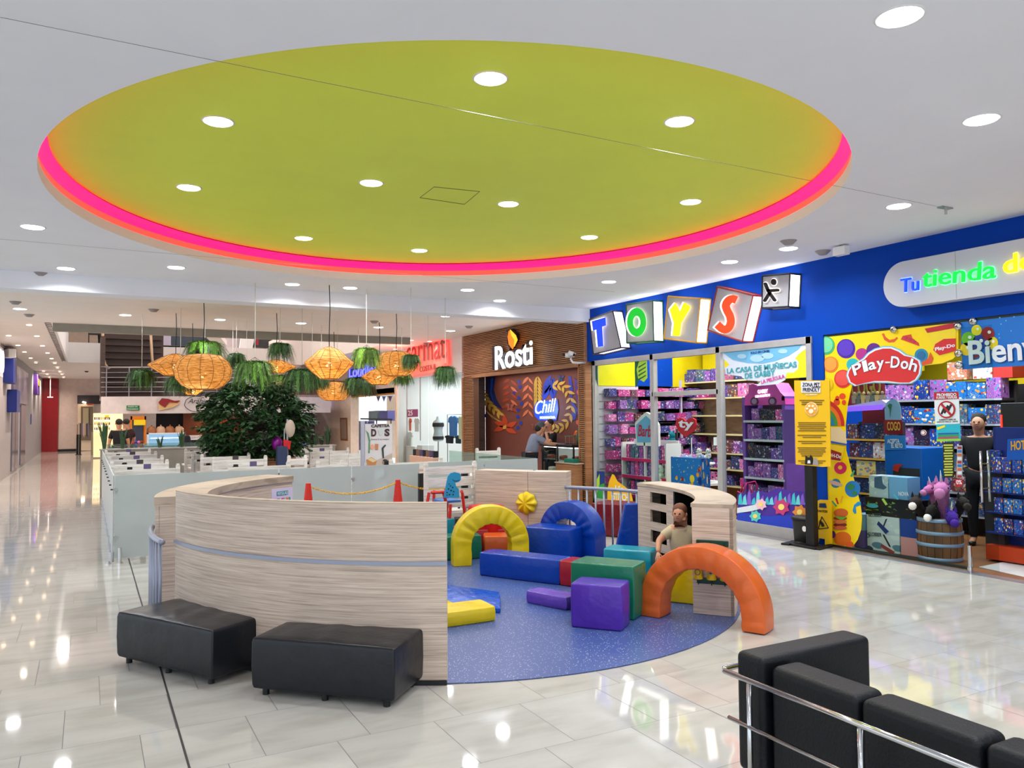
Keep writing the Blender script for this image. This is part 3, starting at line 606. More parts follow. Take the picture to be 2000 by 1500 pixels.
# yellow pad and blue ramp by the screen
foamw('foam_block', 'yellow foam pad lying beside the edge of the tall screen', V_Y, quad((2.35, 6.22), (3.14, 6.2), .30), .135)
o = MB(); P = [A(878, 1161, Z=.22), A(930, 1176, Z=.16), A(880, 1190, Z=.1)]
o.prism([(2.65, 6.75, .012), (3.0, 6.55, .012), (2.55, 6.85, .30)], (.08, .16, 0)); lab(o.build('foam_wedge', V_Y, bevel=.01), 'yellow foam flap rising behind the yellow pad', 'foam wedge')
foamw('foam_ramp', 'flat crumpled blue foam mat behind the yellow pad', mat('vinyl_blue_mat', (24, 84, 190), rough=.22, bump=(9, .9)), [Vector((3.0, 8.1, 0)), Vector((2.85, 6.9, 0)), Vector((3.30, 6.42, 0)), Vector((3.6, 7.02, 0))], .05, bev=.012)
def arch(label, m, f0, f1, H, wid, dep, wr=.012, seed=1):
    """half-ring of padded vinyl standing on the floor; f0,f1 = outer front corners of its feet"""
    rnd = random.Random(seed); f0 = Vector((f0[0], f0[1], 0)); f1 = Vector((f1[0], f1[1], 0)); X = (f1-f0); Wd = X.length; X.normalize(); N = Vector((-X.y, X.x, 0)); c = (f0+f1)/2
    Ro = Wd/2; leg = max(H-Ro, .02); path = []; ns = 52
    for i in range(5): path.append((-1, 0, leg*i/5, None))
    for i in range(ns+1): path.append((0, 0, 0, pi-pi*i/ns))
    for i in range(5): path.append((1, 0, leg*(4-i)/5, None))
    # section in (radial 0..wid, depth 0..dep), slightly pillowed
    sec = [(0, .02), (0, .5), (0, .98), (.05, 1), (.5, 1), (.95, 1), (1, .98), (1, .5), (1, .02), (.95, 0), (.5, 0), (.05, 0)]
    vs = []; sv = 0
    for i, (sd, _, z, a) in enumerate(path):
        wv = wr*(.5+.5*cos(i*2*pi/5.2+rnd.random()*.8))*rnd.uniform(.3, 1)
        for (rr, dd_) in sec:
            rad = Ro-wid*(1-rr); dp = dep*dd_
            if rr == .5: dp += (-1 if dd_ < .5 else 1)*(.012-wv)
            if dd_ == .5: rad += .008*(1 if rr > .5 else -1)
            if rr < .1: rad += wv*.35
            if a is None: p = c+X*sd*rad+N*dp+Vector((0, 0, .009+z))
            else: p = c+X*rad*cos(a)+N*dp+Vector((0, 0, .009+leg+rad*sin(a)*(H-leg)/Ro))
            vs.append(p)
    k = len(sec); n = len(path); fs = [(i*k+j, (i+1)*k+j, (i+1)*k+(j+1) % k, i*k+(j+1) % k) for i in range(n-1) for j in range(k)]+[tuple(range(k)), tuple(range(n*k-1, (n-1)*k-1, -1))]
    mb = MB(); mb.add(vs, fs); mb.v = [tuple(Vector(q)-c) for q in mb.v]; o = mb.build('foam_arch', m, bevel=.006, seg=1); o.location = c; return tag(o, label, 'foam arch')
arch('orange vinyl foam arch standing half off the blue floor', V_O, (4.34, 5.72), (4.83, 4.72), .655, .195, .25, .020, 3)
arch('yellow vinyl foam arch behind the long blue beam', V_Y, (3.83, 8.62), (4.72, 8.38), .70, .22, .24, .026, 5)
arch('big blue vinyl foam arch behind the large blue cube', V_B, (5.20, 8.98), (5.52, 8.16), .68, .22, .26, .03, 8)
foamw('foam_block', 'yellow foam block seen through the orange arch', V_Y, quad((4.86, 6.02), (5.03, 5.77), .12), .40)
# red stools behind the arch
for i, (px, py) in enumerate(((938, 1000), (961, 1000))):
    p = A(px, 984, Z=.62); q = MB().lathe([(.14, 0), (.15, .2), (.13, .42), (.16, .46), (.17, .54), (.15, .60), (.02, .62)], (0, 0), 18, True).build('play_drum', mat('red_plastic', (190, 24, 30), rough=.3), smooth=True)
    q.location = (p.x, p.y, 0); lab(q, 'red plastic play drum before the back panel, %s one' % ('left' if i == 0 else 'right'), 'play drum')
# ---------------------------------------------------------------- ottomans
def ottoman(label, c, ang, L, W, seed):
    t = thing('ottoman', label, 'ottoman', (c[0], c[1], 0), ang)
    mb = MB(); nx, ny = 22, 14; H = .39; rnd = random.Random(seed); vs = []
    def sq(u, v): return u*L/2, v*W/2
    g_ = [[None]*(ny+1) for _ in range(nx+1)]
    for i in range(nx+1):
        for j in range(ny+1):
            u, v = -1+2*i/nx, -1+2*j/ny; x, y = sq(u, v); e = max(0, 1-abs(u))**.35*max(0, 1-abs(v))**.35
            z = H-.018+.022*e+.006*sin(x*26+y*9+seed)*e*(.5+.5*cos(x*5)); g_[i][j] = len(vs); vs.append((x, y, z))
    fs = [(g_[i][j], g_[i+1][j], g_[i+1][j+1], g_[i][j+1]) for i in range(nx) for j in range(ny)]
    loop = [g_[i][0] for i in range(nx+1)]+[g_[nx][j] for j in range(1, ny+1)]+[g_[i][ny] for i in range(nx-1, -1, -1)]+[g_[0][j] for j in range(ny-1, 0, -1)]
    m = len(loop); b0 = len(vs)
    for kk, (zz, inf) in enumerate(((H-.05, .006), (H*.5, .008), (.075, .004), (.045, -.004))):
        for q in loop: x, y, _ = vs[q]; f = 1+inf*2/L; vs.append((x*f, y*(1+inf*2/W), zz))
    prev = loop
    for kk in range(4):
        cur = list(range(b0+kk*m, b0+(kk+1)*m)); fs += [(cur[i], cur[(i+1) % m], prev[(i+1) % m], prev[i]) for i in range(m)]; prev = cur
    fs.append(tuple(prev[::-1])); mb.add(vs, fs); mb.build('cushion_body', m_leather, t, bevel=.014, seg=3, local=True)
    s = MB(); s.tube([(-L/2, -W/2, H-.055), (L/2, -W/2, H-.055), (L/2, W/2, H-.055), (-L/2, W/2, H-.055)], .005, 6, True).build('piping', m_leather, t, local=True, smooth=True)
    for x in (-1, 0, 1):
        for y in (-1, 1): MB().cyl((x*(L/2-.07), y*(W/2-.05)), .022, 0, .05, 10).build('foot', m_black, t, local=True)
def rect_c(p, q, W):
    p, q = Vector((*p, 0)), Vector((*q, 0)); d = (q-p).normalized(); n = Vector((-d.y, d.x, 0)); c = (p+q)/2+n*W/2
    return (c.x, c.y), atan2(d.y, d.x), (q-p).length
c, a, L = rect_c((.955, 5.36), (1.67, 4.67), .47); ottoman('black leather ottoman in front of the screen, nearer one', c, a, L, .47, 2)
c, a, L = rect_c((.21, 6.56), (.75, 5.66), .50); ottoman('black leather ottoman at the left end of the screen', c, a, L, .50, 5)
# ---------------------------------------------------------------- sofa
t = thing('sofa', 'black leather sofa with chrome tube frame seen from behind', 'sofa', (3.0, 1.7, 0))
def pad(a, b, name, bev=.035): return MB().box(a, b).build(name, m_sofa, t, bevel=bev, seg=4)
pad((2.665, 2.625, .16), (3.40, 2.79, .70), 'armrest', .03)
pad((2.695, 2.155, .30), (2.875, 2.612, .672), 'back_cushion'); pad((2.695, 1.665, .30), (2.875, 2.145, .672), 'back_cushion'); pad((2.695, 1.18, .30), (2.875, 1.655, .672), 'back_cushion')
pad((2.69, 1.17, .12), (2.86, 2.60, .36), 'back_base', .02)
pad((2.88, 1.18, .14), (3.42, 2.6, .42), 'seat', .03)
pad((2.665, 1.0, .16), (3.40, 1.165, .70), 'armrest', .03)
def sm(pts, r, nm='tube'): return MB().tube(pts, r, 10).build(nm, m_steel, t, smooth=True)
sm([(2.6, 2.79, .612), (2.6, .98, .612)], .0135, 'upper_rail'); sm([(2.6, 2.77, .408), (2.6, .98, .408)], .010, 'lower_rail')
for y in (2.645, 2.07, 1.5, 1.02): sm([(2.605, y, .0), (2.605, y, .605)], .012, 'post')
sm([(2.6, 2.79, .612), (2.62, 2.815, .612), (3.42, 2.815, .612)], .0135, 'side_rail'); sm([(3.42, 2.815, .612), (3.42, 2.815, 0)], .0135, 'post'); sm([(2.6, 2.645, .1), (3.42, 2.7, .1)], .012, 'base_bar')
for y in (2.645, 2.07, 1.5): sm([(2.605, y, .13), (2.72, y, .13)], .008, 'bracket')
# ================================================================ toy shop facade
def xbox(mb, X0, X1, pa, pb, Xr=XS):
    """box between photo spots pa (upper left) and pb (lower right) read on plane Xr"""
    a, b = A(*pa, X=Xr), A(*pb, X=Xr); return mb.box((X0, min(a.y, b.y), min(a.z, b.z)), (X1, max(a.y, b.y), max(a.z, b.z)))
ZH = 2.85
struct(MB().box((XS, -3, ZH), (XS+.25, 13.22, ZC+.15)).build('wall_right', m_blue))
struct(MB().box((XS, 7.43, 0), (XS+.25, 7.62, ZH)).build('wall_right_pier', m_blue))
fr = MB()
YL, YR = 12.97, 7.64
for y in (12.93, 11.12, 9.45, 7.66): fr.box((XS-.03, y-.045, .0), (XS+.06, y+.045, ZH))
fr.box((XS-.03, 7.61, ZH-.1), (XS+.06, 12.975, ZH)); fr.box((XS-.03, 9.45, 2.10), (XS+.06, 11.12, 2.18))
fr.box((XS-.03, 7.61, 0), (XS+.06, 12.975, .16))
for y in (11.05, 9.38): fr.box((XS-.05, y-.015, .16), (XS+.04, y+.015, ZH-.1))
t = thing('shop_window', 'aluminium framed shop window wall left of the blue pier', 'shop window', (XS, 10.3, 0))
fr.build('frame', mat('window_frame_alu', (186, 184, 186), rough=.4, metal=.5), t, bevel=.004)
for y0, y1, z0, z1 in ((11.165, 12.885, .16, ZH-.1), (9.495, 11.075, .16, 2.1), (9.495, 11.075, 2.18, ZH-.1), (7.705, 9.405, .16, ZH-.1)): MB().box((XS, y0, z0), (XS+.008, y1, z1)).build('pane', m_glass, t)
t = thing('shop_window', 'frameless glass shop front with steel discs right of the blue pier', 'shop window', (XS, 6.5, 0))
MB().box((XS+.03, 5.52, .01), (XS+.042, 7.43, ZH)).build('pane', m_glass, t); MB().box((XS+.03, 2.5, 2.28), (XS+.042, 5.5, ZH)).build('pane', m_glass, t)
MB().box((XS+.02, 2.5, ZH-.03), (XS+.06, 7.43, ZH)).build('track', mat('dark_track', (20, 40, 40)), t)
MB().box((XS+.01, 5.5, .0), (XS+.06, 7.43, .03)).build('track', MATS['dark_track'], t)
for px, py in ((1871, 637), (1873, 713), (1872, 690), (1900, 627), (1745, 643)):
    p = A(px, py, X=XS+.01); MB().lathe([(.045, 0), (.04, .02), (.01, .025)], n=14, M=Matrix.Translation(p)@Matrix.Rotation(-pi/2, 4, 'Y')).build('disc_fitting', m_steel, t, smooth=True)
# glass door slightly ajar with handle
t = thing('glass_door', 'open frameless glass door with a tall steel handle', 'door', (XS-.05, 5.47, 0))
MB().box((XS-.055, 5.13, .05), (XS-.043, 5.47, 2.75)).build('pane', m_glass, t)
for x in (-.12, .02):
    MB().tube([(XS-.05+x, 5.22, .80), (XS-.05+x, 5.22, 1.36)], .014, 10).build('handle', m_steel, t, smooth=True)
for z in (.95, 1.22): MB().tube([(XS-.17, 5.22, z), (XS-.03, 5.22, z)], .008, 8).build('handle_mount', m_steel, t)
o = MB().cyl((XS-.1, 5.42), .022, 0, .30, 14); o.cyl((XS-.1, 5.42), .03, 0, .06, 14); lab(o.build('door_post', m_steel, smooth=False), 'short steel floor post at the glass door', 'post')
# ---------------------------------------------------------------- cube sign
XB = 8.58
def cube(label, pts, col, letter, lcol, ltilt, side='R'):
    """pts: photo corners of the face TL,TR,BR,BL"""
    P = [A(x, y, X=XB) for x, y in pts]; c = sum(P, Vector())/4; t = thing('letter_cube', label, 'sign', c)
    m_f = mat('cube_edge_'+letter, col, rough=.35); fm = mat('cube_face', (176, 174, 180), rough=.35, nz=(3, .02)); lt = mat('cube_light', (255, 255, 255), emit=2.1)
    D = Vector((.215, 0, 0)); e = .014
    ins = [p+(c-p)*.03 for p in P]
    MB().prism([p+Vector((.004, 0, 0)) for p in ins], (.02, 0, 0)).build('face', fm, t)
    body = [p+(c-p)*.04+Vector((.02, 0, 0)) for p in P]
    m = MB(); n = 4
    m.add(body+[p+D-Vector((.02, 0, 0)) for p in body], [(i, (i+1) % 4, (i+1) % 4+4, i+4) for i in range(4)]+[(4, 5, 6, 7)]); m.build('light_panel', lt, t)
    fb = MB()
    for i in range(4):
        fb.tube([P[i], P[(i+1) % 4]], e, 4); fb.tube([P[i]+D, P[(i+1) % 4]+D], e, 4); fb.tube([P[i], P[i]+D], e, 4)
    fb.build('edge_frame', m_f, t)
    X = (P[1]-P[0]).normalized(); Y = (P[0]-P[3]).normalized(); W = (P[1]-P[0]).length; H = (P[0]-P[3]).length
    n_ = X.cross(Y).normalized()
    lm = mat('cube_letter_'+letter, lcol, emit=.6, rough=.3); hm = mat('cube_halo', (255, 250, 236), emit=1.5)
    def K(v): return [(1094+x/2.705, 508+y/2.705) for x, y in v]
    def slab_(px, nm='letter', holes=None):
        xpoly(nm+'_glow_side', px, XB-.008, hm, t, t=.04); xpoly(nm, px, XB-.05, lm, t, t=.006)
    if letter == 'T': slab_(K([(168, 323), (240, 302), (243, 345), (222, 352), (228, 455), (200, 459), (192, 367), (175, 373)]))
    elif letter == 'O':
        o_, i_ = K(circ(405, 328, 50, 76, 40)), K(circ(405, 328, 20, 33, 40))
        for nm, off, th, mm_ in (('letter_glow_side', .008, .04, hm), ('letter', .05, .006, lm)):
            A_ = [A(x, y, X=XB-off) for x, y in o_]; B_ = [A(x, y, X=XB-off) for x, y in i_]; dd_ = Vector((-th, 0, 0)); q = MB(); nn_ = 40; vs = A_+B_+[p+dd_ for p in A_]+[p+dd_ for p in B_]; fs = []
            for i in range(nn_): j = (i+1) % nn_; fs += [(i, j, nn_+j, nn_+i), (2*nn_+i, 3*nn_+i, 3*nn_+j, 2*nn_+j), (i, 2*nn_+i, 2*nn_+j, j), (nn_+i, nn_+j, 3*nn_+j, 3*nn_+i)]
            q.add(vs, fs).build(nm, mm_, t)
    elif letter == 'Y': slab_(K([(580, 262), (610, 225), (634, 272), (656, 222), (692, 247), (641, 332), (632, 402), (595, 400), (601, 332)]))
    elif letter == 'S':
        pl = [(932, 212), (912, 205), (890, 214), (876, 240), (884, 268), (898, 296), (902, 330), (888, 360), (862, 366), (830, 340)]; Lr = []; Rr = []
        P2 = []
        for i in range(len(pl)-1):
            for k in range(4): p0_, p1_, p2_, p3_ = [pl[min(max(i+q_, 0), len(pl)-1)] for q_ in (-1, 0, 1, 2)]; u_ = k/4; P2.append(tuple(.5*((2*p1_[c_])+(-p0_[c_]+p2_[c_])*u_+(2*p0_[c_]-5*p1_[c_]+4*p2_[c_]-p3_[c_])*u_*u_+(-p0_[c_]+3*p1_[c_]-3*p2_[c_]+p3_[c_])*u_**3) for c_ in (0, 1)))
        P2.append(pl[-1])
        for i, p_ in enumerate(P2):
            q0, q1 = P2[max(i-1, 0)], P2[min(i+1, len(P2)-1)]; dx_, dy_ = q1[0]-q0[0], q1[1]-q0[1]; l_ = hypot(dx_, dy_); Lr.append((p_[0]-dy_/l_*21, p_[1]+dx_/l_*21)); Rr.append((p_[0]+dy_/l_*21, p_[1]-dx_/l_*21))
        for nm, off, th, mm_ in (('letter_glow_side', .008, .04, hm), ('letter', .05, .006, lm)):
            q = MB()
            for i in range(len(P2)-1): q.prism([A(x, y, X=XB-off) for x, y in K([Lr[i], Lr[i+1], Rr[i+1], Rr[i]])], (-th, 0, 0))
            q.build(nm, mm_, t)
    else:
        m_fg = mat('figure_black', (14, 16, 22), rough=.3)
        for nm, off, th, mm_, ex in (('figure_glow', .006, .01, hm, 3), ('figure', .03, .02, m_fg, 0)):
            q = MB()
            def St(a_, b_, r_):
                dx_, dy_ = b_[0]-a_[0], b_[1]-a_[1]; l_ = hypot(dx_, dy_); dx_, dy_ = dx_/l_, dy_/l_; an = atan2(dy_, dx_)
                pg = [(b_[0]+r_*cos(an-pi/2+pi*k/8), b_[1]+r_*sin(an-pi/2+pi*k/8)) for k in range(9)]+[(a_[0]+r_*cos(an+pi/2+pi*k/8), a_[1]+r_*sin(an+pi/2+pi*k/8)) for k in range(9)]
                q.prism([A(x, y, X=XB-off) for x, y in K(pg)], (-th, 0, 0))
            for a_, b_ in (((1087, 126), (1103, 165)), ((1106, 160), (1112, 178)), ((1106, 162), (1152, 159)), ((1108, 176), (1084, 214)), ((1112, 178), (1136, 212))): St(a_, b_, 8+ex)
            q.prism([A(x, y, X=XB-off) for x, y in K(circ(1131, 116, 13+ex, 17+ex, 20))], (-th, 0, 0)); q.build(nm, mm_, t)
    return t
cube('lit sign cube with the blue letter T', [(1151, 624), (1197, 607), (1213, 679), (1159, 692)], (40, 26, 60), 'T', (20, 70, 240), 0)
cube('lit sign cube with the green letter O', [(1223, 595), (1275, 587), (1277, 666), (1224, 670)], (20, 90, 60), 'O', (0, 190, 40), 0)
cube('lit sign cube with the yellow letter Y', [(1305, 579), (1368, 583), (1360, 669), (1297, 661)], (220, 160, 20), 'Y', (255, 226, 0), 0)
cube('lit sign cube with the orange letter S, tilted right', [(1401, 560), (1471, 577), (1450, 667), (1382, 645)], (150, 40, 40), 'S', (240, 64, 18), 0)
cube('small sign cube with a black stick figure', [(1489, 539), (1543, 534), (1540, 599), (1488, 602)], (16, 20, 40), 'man', (10, 10, 10), 0)
# white pill sign
t = thing('pill_sign', 'long white rounded sign with bright multicoloured lettering', 'sign', (8.65, 4.5, 3.35))
c0, R0 = Vector((8.60, 6.08, 3.34)), .275
pts = [c0+Vector((0, R0*sin(a), R0*cos(a))) for a in [pi*k/20 for k in range(21)]]
pts = [(8.60, 6.07+R0*sin(pi*k/20), 3.33+R0*cos(pi*k/20)) for k in range(21)]+[(8.60, 2.6-R0*sin(pi*k/20), 3.33-R0*cos(pi*k/20)) for k in range(21)]
MB().prism(pts, (.17, 0, 0)).build('panel', mat('sign_satin', (196, 198, 210), rough=.35, nz=(2, .02)), t, bevel=.008)
MB().tube([(8.597, 5.42, 3.06), (8.597, 5.42, 3.60)], .0015, 4).build('joint', m_grey, t)
for s_, p0, p1, h, c, b in (('Tu', (1761, 572), (1797, 567), .165, (10, 60, 235), .015), ('tienda', (1803, 562), (1946, 543), .20, (0, 200, 60), .01), ('de', (1962, 536), (2022, 524), .2, (255, 225, 0), .015), ('regalos', (2045, 520), (2170, 505), .2, (240, 60, 30), .01)):
    xtext(s_, 'glow', mat('glow_%s' % s_, tuple(min(255, k+140) for k in c), emit=1.6), 8.595, (p0[0]-1, p0[1]+1), (p1[0]+1, p1[1]+1), h+.012, t, bold=b+.012, ext=.004, shear=.05)
    xtext(s_, 'lettering', mat('lit_%s' % s_, c, emit=1.0), 8.583, p0, p1, h, t, bold=b, ext=.012, shear=.05)
# ---------------------------------------------------------------- window graphics (flat vinyl on the glass)
def flat(name, c, r=.5): return mat(name, c, rough=r, nz=(4, .02))
# yellow arch graphic on the right glass
t = thing('arch_graphic', 'yellow arch-shaped window graphic with a red logo and printed shapes', 'window graphic', (XS, 7, 0))
XG = XS+.026
ARC = [(1609, 657), (1740, 642), (1872, 627), (1872, 690), (1862, 701), (1840, 710), (1800, 715), (1740, 716), (1690, 722), (1666, 744), (1656, 790), (1652, 830), (1653, 880), (1662, 915), (1672, 950), (1681, 985), (1684, 1010), (1682, 1035), (1675, 1055), (1664, 1070), (1609, 1062)]
xpoly('backing', ARC, XG, flat('graphic_yellow', (238, 206, 4), .35), t)
def gd(nm, cx, cy, rx, ry, c, k=1, rot=0, par=None, n=22): return xpoly(nm, circ(cx, cy, rx, ry, n, rot), XG, flat('g_%d_%d_%d' % c, c), par or t, off=.0042*k, t=.004)
def clipL(pts, x0): return [(max(x, x0), y) for x, y in pts]
for nm, cx, cy, r, c, c2 in (('green_dot', 1614, 675, 17, (60, 170, 110), (110, 200, 150)), ('purple_dot', 1653, 681, 18, (66, 26, 160), (84, 50, 180)), ('orange_dot', 1623, 712, 15, (220, 120, 40), (236, 150, 60)), ('red_dot', 1647, 740, 17, (206, 50, 44), (220, 80, 70)), ('yellow_dot', 1616, 752, 13, (214, 176, 10), (230, 196, 30))):
    xpoly(nm, clipL(circ(cx, cy, r, r*1.05), 1609.5), XG, flat('g_%d_%d_%d' % c, c), t, off=.004); xpoly(nm+'_face', clipL(circ(cx, cy-1, r*.82, r*.86), 1609.8), XG, flat('g_%d_%d_%d' % c2, c2), t, off=.008)
for cx, cy, r, c in ((1684, 692, 12, (170, 40, 130)), (1707, 684, 14, (90, 30, 130)), (1666, 712, 12, (30, 170, 180))): gd('blob', cx, cy, r, r, c)
LOGO = [(1659, 733), (1661, 725), (1668, 714), (1680, 708), (1691, 702), (1700, 692), (1712, 685), (1727, 681), (1742, 681), (1757, 687), (1768, 695), (1783, 698), (1795, 705), (1798, 716), (1796, 730), (1789, 741), (1778, 747), (1760, 747), (1735, 744), (1710, 744), (1690, 748), (1675, 752), (1664, 746)]
def grow(p, k): cx = sum(x for x, _ in p)/len(p); cy = sum(y for _, y in p)/len(p); return [(x+(x-cx)/hypot(x-cx, y-cy)*k, y+(y-cy)/hypot(x-cx, y-cy)*k) for x, y in p]
xpoly('logo_outline', grow(LOGO, 5), XG, flat('logo_cyan', (90, 180, 220)), t, off=.012); xpoly('logo_rim', grow(LOGO, 3), XG, flat('logo_white', (225, 228, 235)), t, off=.016); xpoly('logo_red', LOGO, XG, flat('logo_red', (200, 40, 44)), t, off=.02)
def arclet(s, cx, cy0, x0, x1, f, h, m, X, off, bold, wscale=1.0):
    n = len(s); ws = [.55 if ch in 'l-i' else 1.05 if ch in 'PDBH' else .9 for ch in s]; tot = sum(ws); x = x0
    for ch, w_ in zip(s, ws):
        ww = (x1-x0)*w_/tot; yb = f(x+ww/2); sl = (f(x+ww)-f(x))/ww
        hh = h*(.7 if ch in 'aeo' else .32 if ch == '-' else 1.0)
        p0, p1 = (x, yb-ww/2*sl), (x+ww*.92, yb+ww/2*sl)
        if ch == '-': p0, p1 = (p0[0], p0[1]-9), (p1[0], p1[1]-9); hh = .018
        if ch == 'y': p0, p1 = (p0[0], p0[1]+7), (p1[0], p1[1]+7)
        xtext(ch, 'lettering', m, X-off, p0, p1, hh, t, bold=bold, ext=.002); x += ww
fb = lambda x: 733-.00042*0-16*(1-((x-1730)/66)**2)*.9+((1730-x)*.06)
arclet('Play-Doh', 0, 0, 1668, 1790, fb, .15, flat('ink_navy', (24, 26, 60)), XG, .022, .11)
arclet('Play-Doh', 0, 0, 1669, 1790, fb, .145, flat('logo_white', 0), XG, .028, .05)
xpoly('squiggle', [(1723, 652), (1727, 651), (1730, 658), (1738, 664), (1748, 662), (1752, 658), (1754, 661), (1747, 668), (1737, 669), (1728, 664)], XG, flat('g_coral', (210, 80, 40)), t, off=.004)
xpoly('pizza_slice', [(1760, 663), (1764, 656), (1780, 653), (1782, 660), (1795, 670), (1796, 676)], XG, flat('g_pizza', (200, 60, 40)), t, off=.004)
for x, y in ((1770, 660), (1778, 663), (1786, 667)): gd('topping', x, y, 3, 3, (180, 40, 90), 2)
TUB = [(1813, 652), (1868, 640), (1868, 684), (1840, 697), (1828, 693)]
xpoly('tub', TUB, XG, flat('g_tub', (232, 204, 40)), t, off=.004); xpoly('tub_lid', [(1807, 642), (1862, 631), (1868, 634), (1868, 640), (1812, 650)], XG, flat('g_lid', (180, 30, 50)), t, off=.006)
xpoly('tub_label', [(1824, 684), (1828, 672), (1845, 662), (1868, 661), (1868, 685), (1836, 694)], XG, flat('logo_red', 0), t, off=.010); xtext('Play-Do', 'tub_lettering', flat('logo_white', 0), XG-.015, (1827, 688), (1866, 679), .055, t, bold=.06, ext=.001)
gd('snail_shell', 1800, 694, 13, 13, (20, 130, 170), 1); gd('snail_shell_ring', 1800, 694, 8, 8, (40, 100, 150), 2); xpoly('snail_body', [(1800, 708), (1814, 700), (1818, 688), (1824, 700), (1820, 710), (1802, 714)], XG, flat('g_coral', 0), t, off=.008)
for k, (cx, cy) in enumerate(((1646, 774), (1635, 785), (1649, 786), (1636, 778))): gd('butterfly_wing', cx, cy, 6 if k < 2 else 4, 6 if k < 2 else 5, (214, 70, 40), 1)
for k, c in enumerate(((190, 40, 40), (220, 110, 30), (60, 140, 60), (20, 120, 160), (30, 60, 120))):
    R1 = 50-k*8
    P = [(1610+max(0, (R1*.80))*sin(a), 832-R1*cos(a)*1.02) for a in [pi/2*i/10 for i in range(11)]]+[(1610+max(0, ((R1-8)*.80))*sin(a), 832-(R1-8)*cos(a)*1.02) for a in [pi/2*i/10 for i in range(10, -1, -1)]]
    xpoly('rainbow_band', P, XG, flat('g_%d_%d_%d' % c, c), t, off=.004)
xpoly('cloud', [(1610, 840), (1618, 832), (1628, 836), (1640, 834), (1652, 844), (1655, 866), (1610, 862)], XG, flat('g_cream', (214, 196, 160)), t, off=.009)
xpoly('blue_band', [(1610, 858), (1654, 867), (1655, 870), (1610, 863)], XG, flat('g_bluelid', (20, 90, 180)), t, off=.012)
xpoly('cup', [(1611, 866), (1652, 872), (1643, 903), (1616, 900)], XG, flat('g_tub', 0), t, off=.009); xpoly('cup_label', [(1612, 880), (1622, 877), (1645, 885), (1643, 900), (1622, 897), (1612, 893)], XG, flat('g_label', (150, 24, 40)), t, off=.014); xtext('DOH-Do', 'cup_lettering', flat('logo_white', 0), XG-.019, (1613, 891), (1643, 896), .05, t, bold=.05, ext=.001)
gd('doughnut', 1642, 914, 12, 12, (200, 30, 90), 1, 0); gd('doughnut_hole', 1642, 913, 4, 4, (230, 190, 40), 2)
gd('planet', 1633, 944, 9, 9, (50, 110, 140), 1); gd('planet_ring', 1633, 944, 14, 4, (190, 160, 150), 2, .3); gd('earth', 1666, 955, 15, 16, (24, 110, 180), 1); gd('continent', 1663, 951, 7, 6, (40, 120, 60), 2); gd('continent', 1670, 963, 5, 4, (40, 120, 60), 2)
for pts, c in (([(1624, 978), (1627, 978), (1636, 988), (1633, 990)], (60, 150, 110)), ([(1632, 973), (1635, 972), (1639, 984), (1636, 985)], (190, 40, 50)), ([(1645, 969), (1648, 969), (1644, 983), (1641, 983)], (220, 160, 40)), ([(1682, 980), (1676, 980), (1669, 986), (1666, 998), (1670, 1004), (1673, 1002), (1672, 990), (1682, 986)], (20, 130, 190)), ([(1661, 930), (1668, 918), (1670, 920), (1665, 932)], (60, 160, 100))): xpoly('stroke', pts, XG, flat('g_%d_%d_%d' % c, c), t, off=.004)
gd('bun', 1643, 1002, 14, 9, (196, 96, 40), 1); xpoly('lettuce', [(1630, 1008), (1656, 1010), (1645, 1016)], XG, flat('g_lettuce', (90, 170, 50)), t, off=.012)
for k, (y, c) in enumerate(((1012, (150, 40, 30)), (1019, (200, 110, 50)), (1025, (120, 40, 30)), (1031, (190, 90, 50)))): gd('burger_layer', 1642, y, 13, 4, c, 2+k % 2)
gd('fist', 1646, 1052, 17, 14, (214, 104, 24), 1); gd('finger', 1660, 1063, 8, 6, (214, 90, 24), 2)
xpoly('grape', circ(1628, 1044, 5, 7), XG, flat('g_violet', (80, 40, 110)), t, off=.009)
# blue banner with balloons
t = thing('welcome_banner', 'blue banner with balloons and white letters over the shop door', 'banner', (XS, 5, 2.6))
XN = XS+.026
xpoly('sheet', [(1877, 627), (1925, 621), (2080, 603), (2080, 708), (1990, 715), (1925, 718), (1880, 722)], XN, flat('banner_blue', (14, 110, 200), .4), t)
for x, y, r, c in ((1908, 645, 10, (236, 214, 30)), (1930, 652, 13, (150, 30, 34)), (1892, 662, 13, (110, 180, 30)), (1914, 669, 14, (24, 60, 160)), (1938, 670, 12, (236, 206, 30)), (1888, 682, 12, (232, 196, 24)), (1903, 690, 10, (150, 40, 30))):
    xpoly('balloon', circ(x, y, r, r*1.05), XN, flat('bl_%d_%d' % c[:2], c, .25), t, off=.004); xpoly('balloon_shine', circ(x+r*.25, y-r*.25, r*.25), XN, flat('shine', (240, 240, 236)), t, off=.008)
for i in range(9): x, y = random.uniform(1950, 1998), random.uniform(612, 706); xpoly('snowflake', circ(x, y, 1.6, 1.6, 6), XN, flat('flake', (90, 170, 230)), t, off=.004)
xtext('Bienvenidos', 'lettering_shade', flat('banner_shade', (30, 70, 150)), XN-.012, (1895, 714.5), (2230, 686), .275, t, bold=.05, ext=.001)
xtext('Bienvenidos', 'lettering', flat('logo_white', 0), XN-.016, (1893, 713), (2228, 684), .275, t, bold=.05, ext=.002)
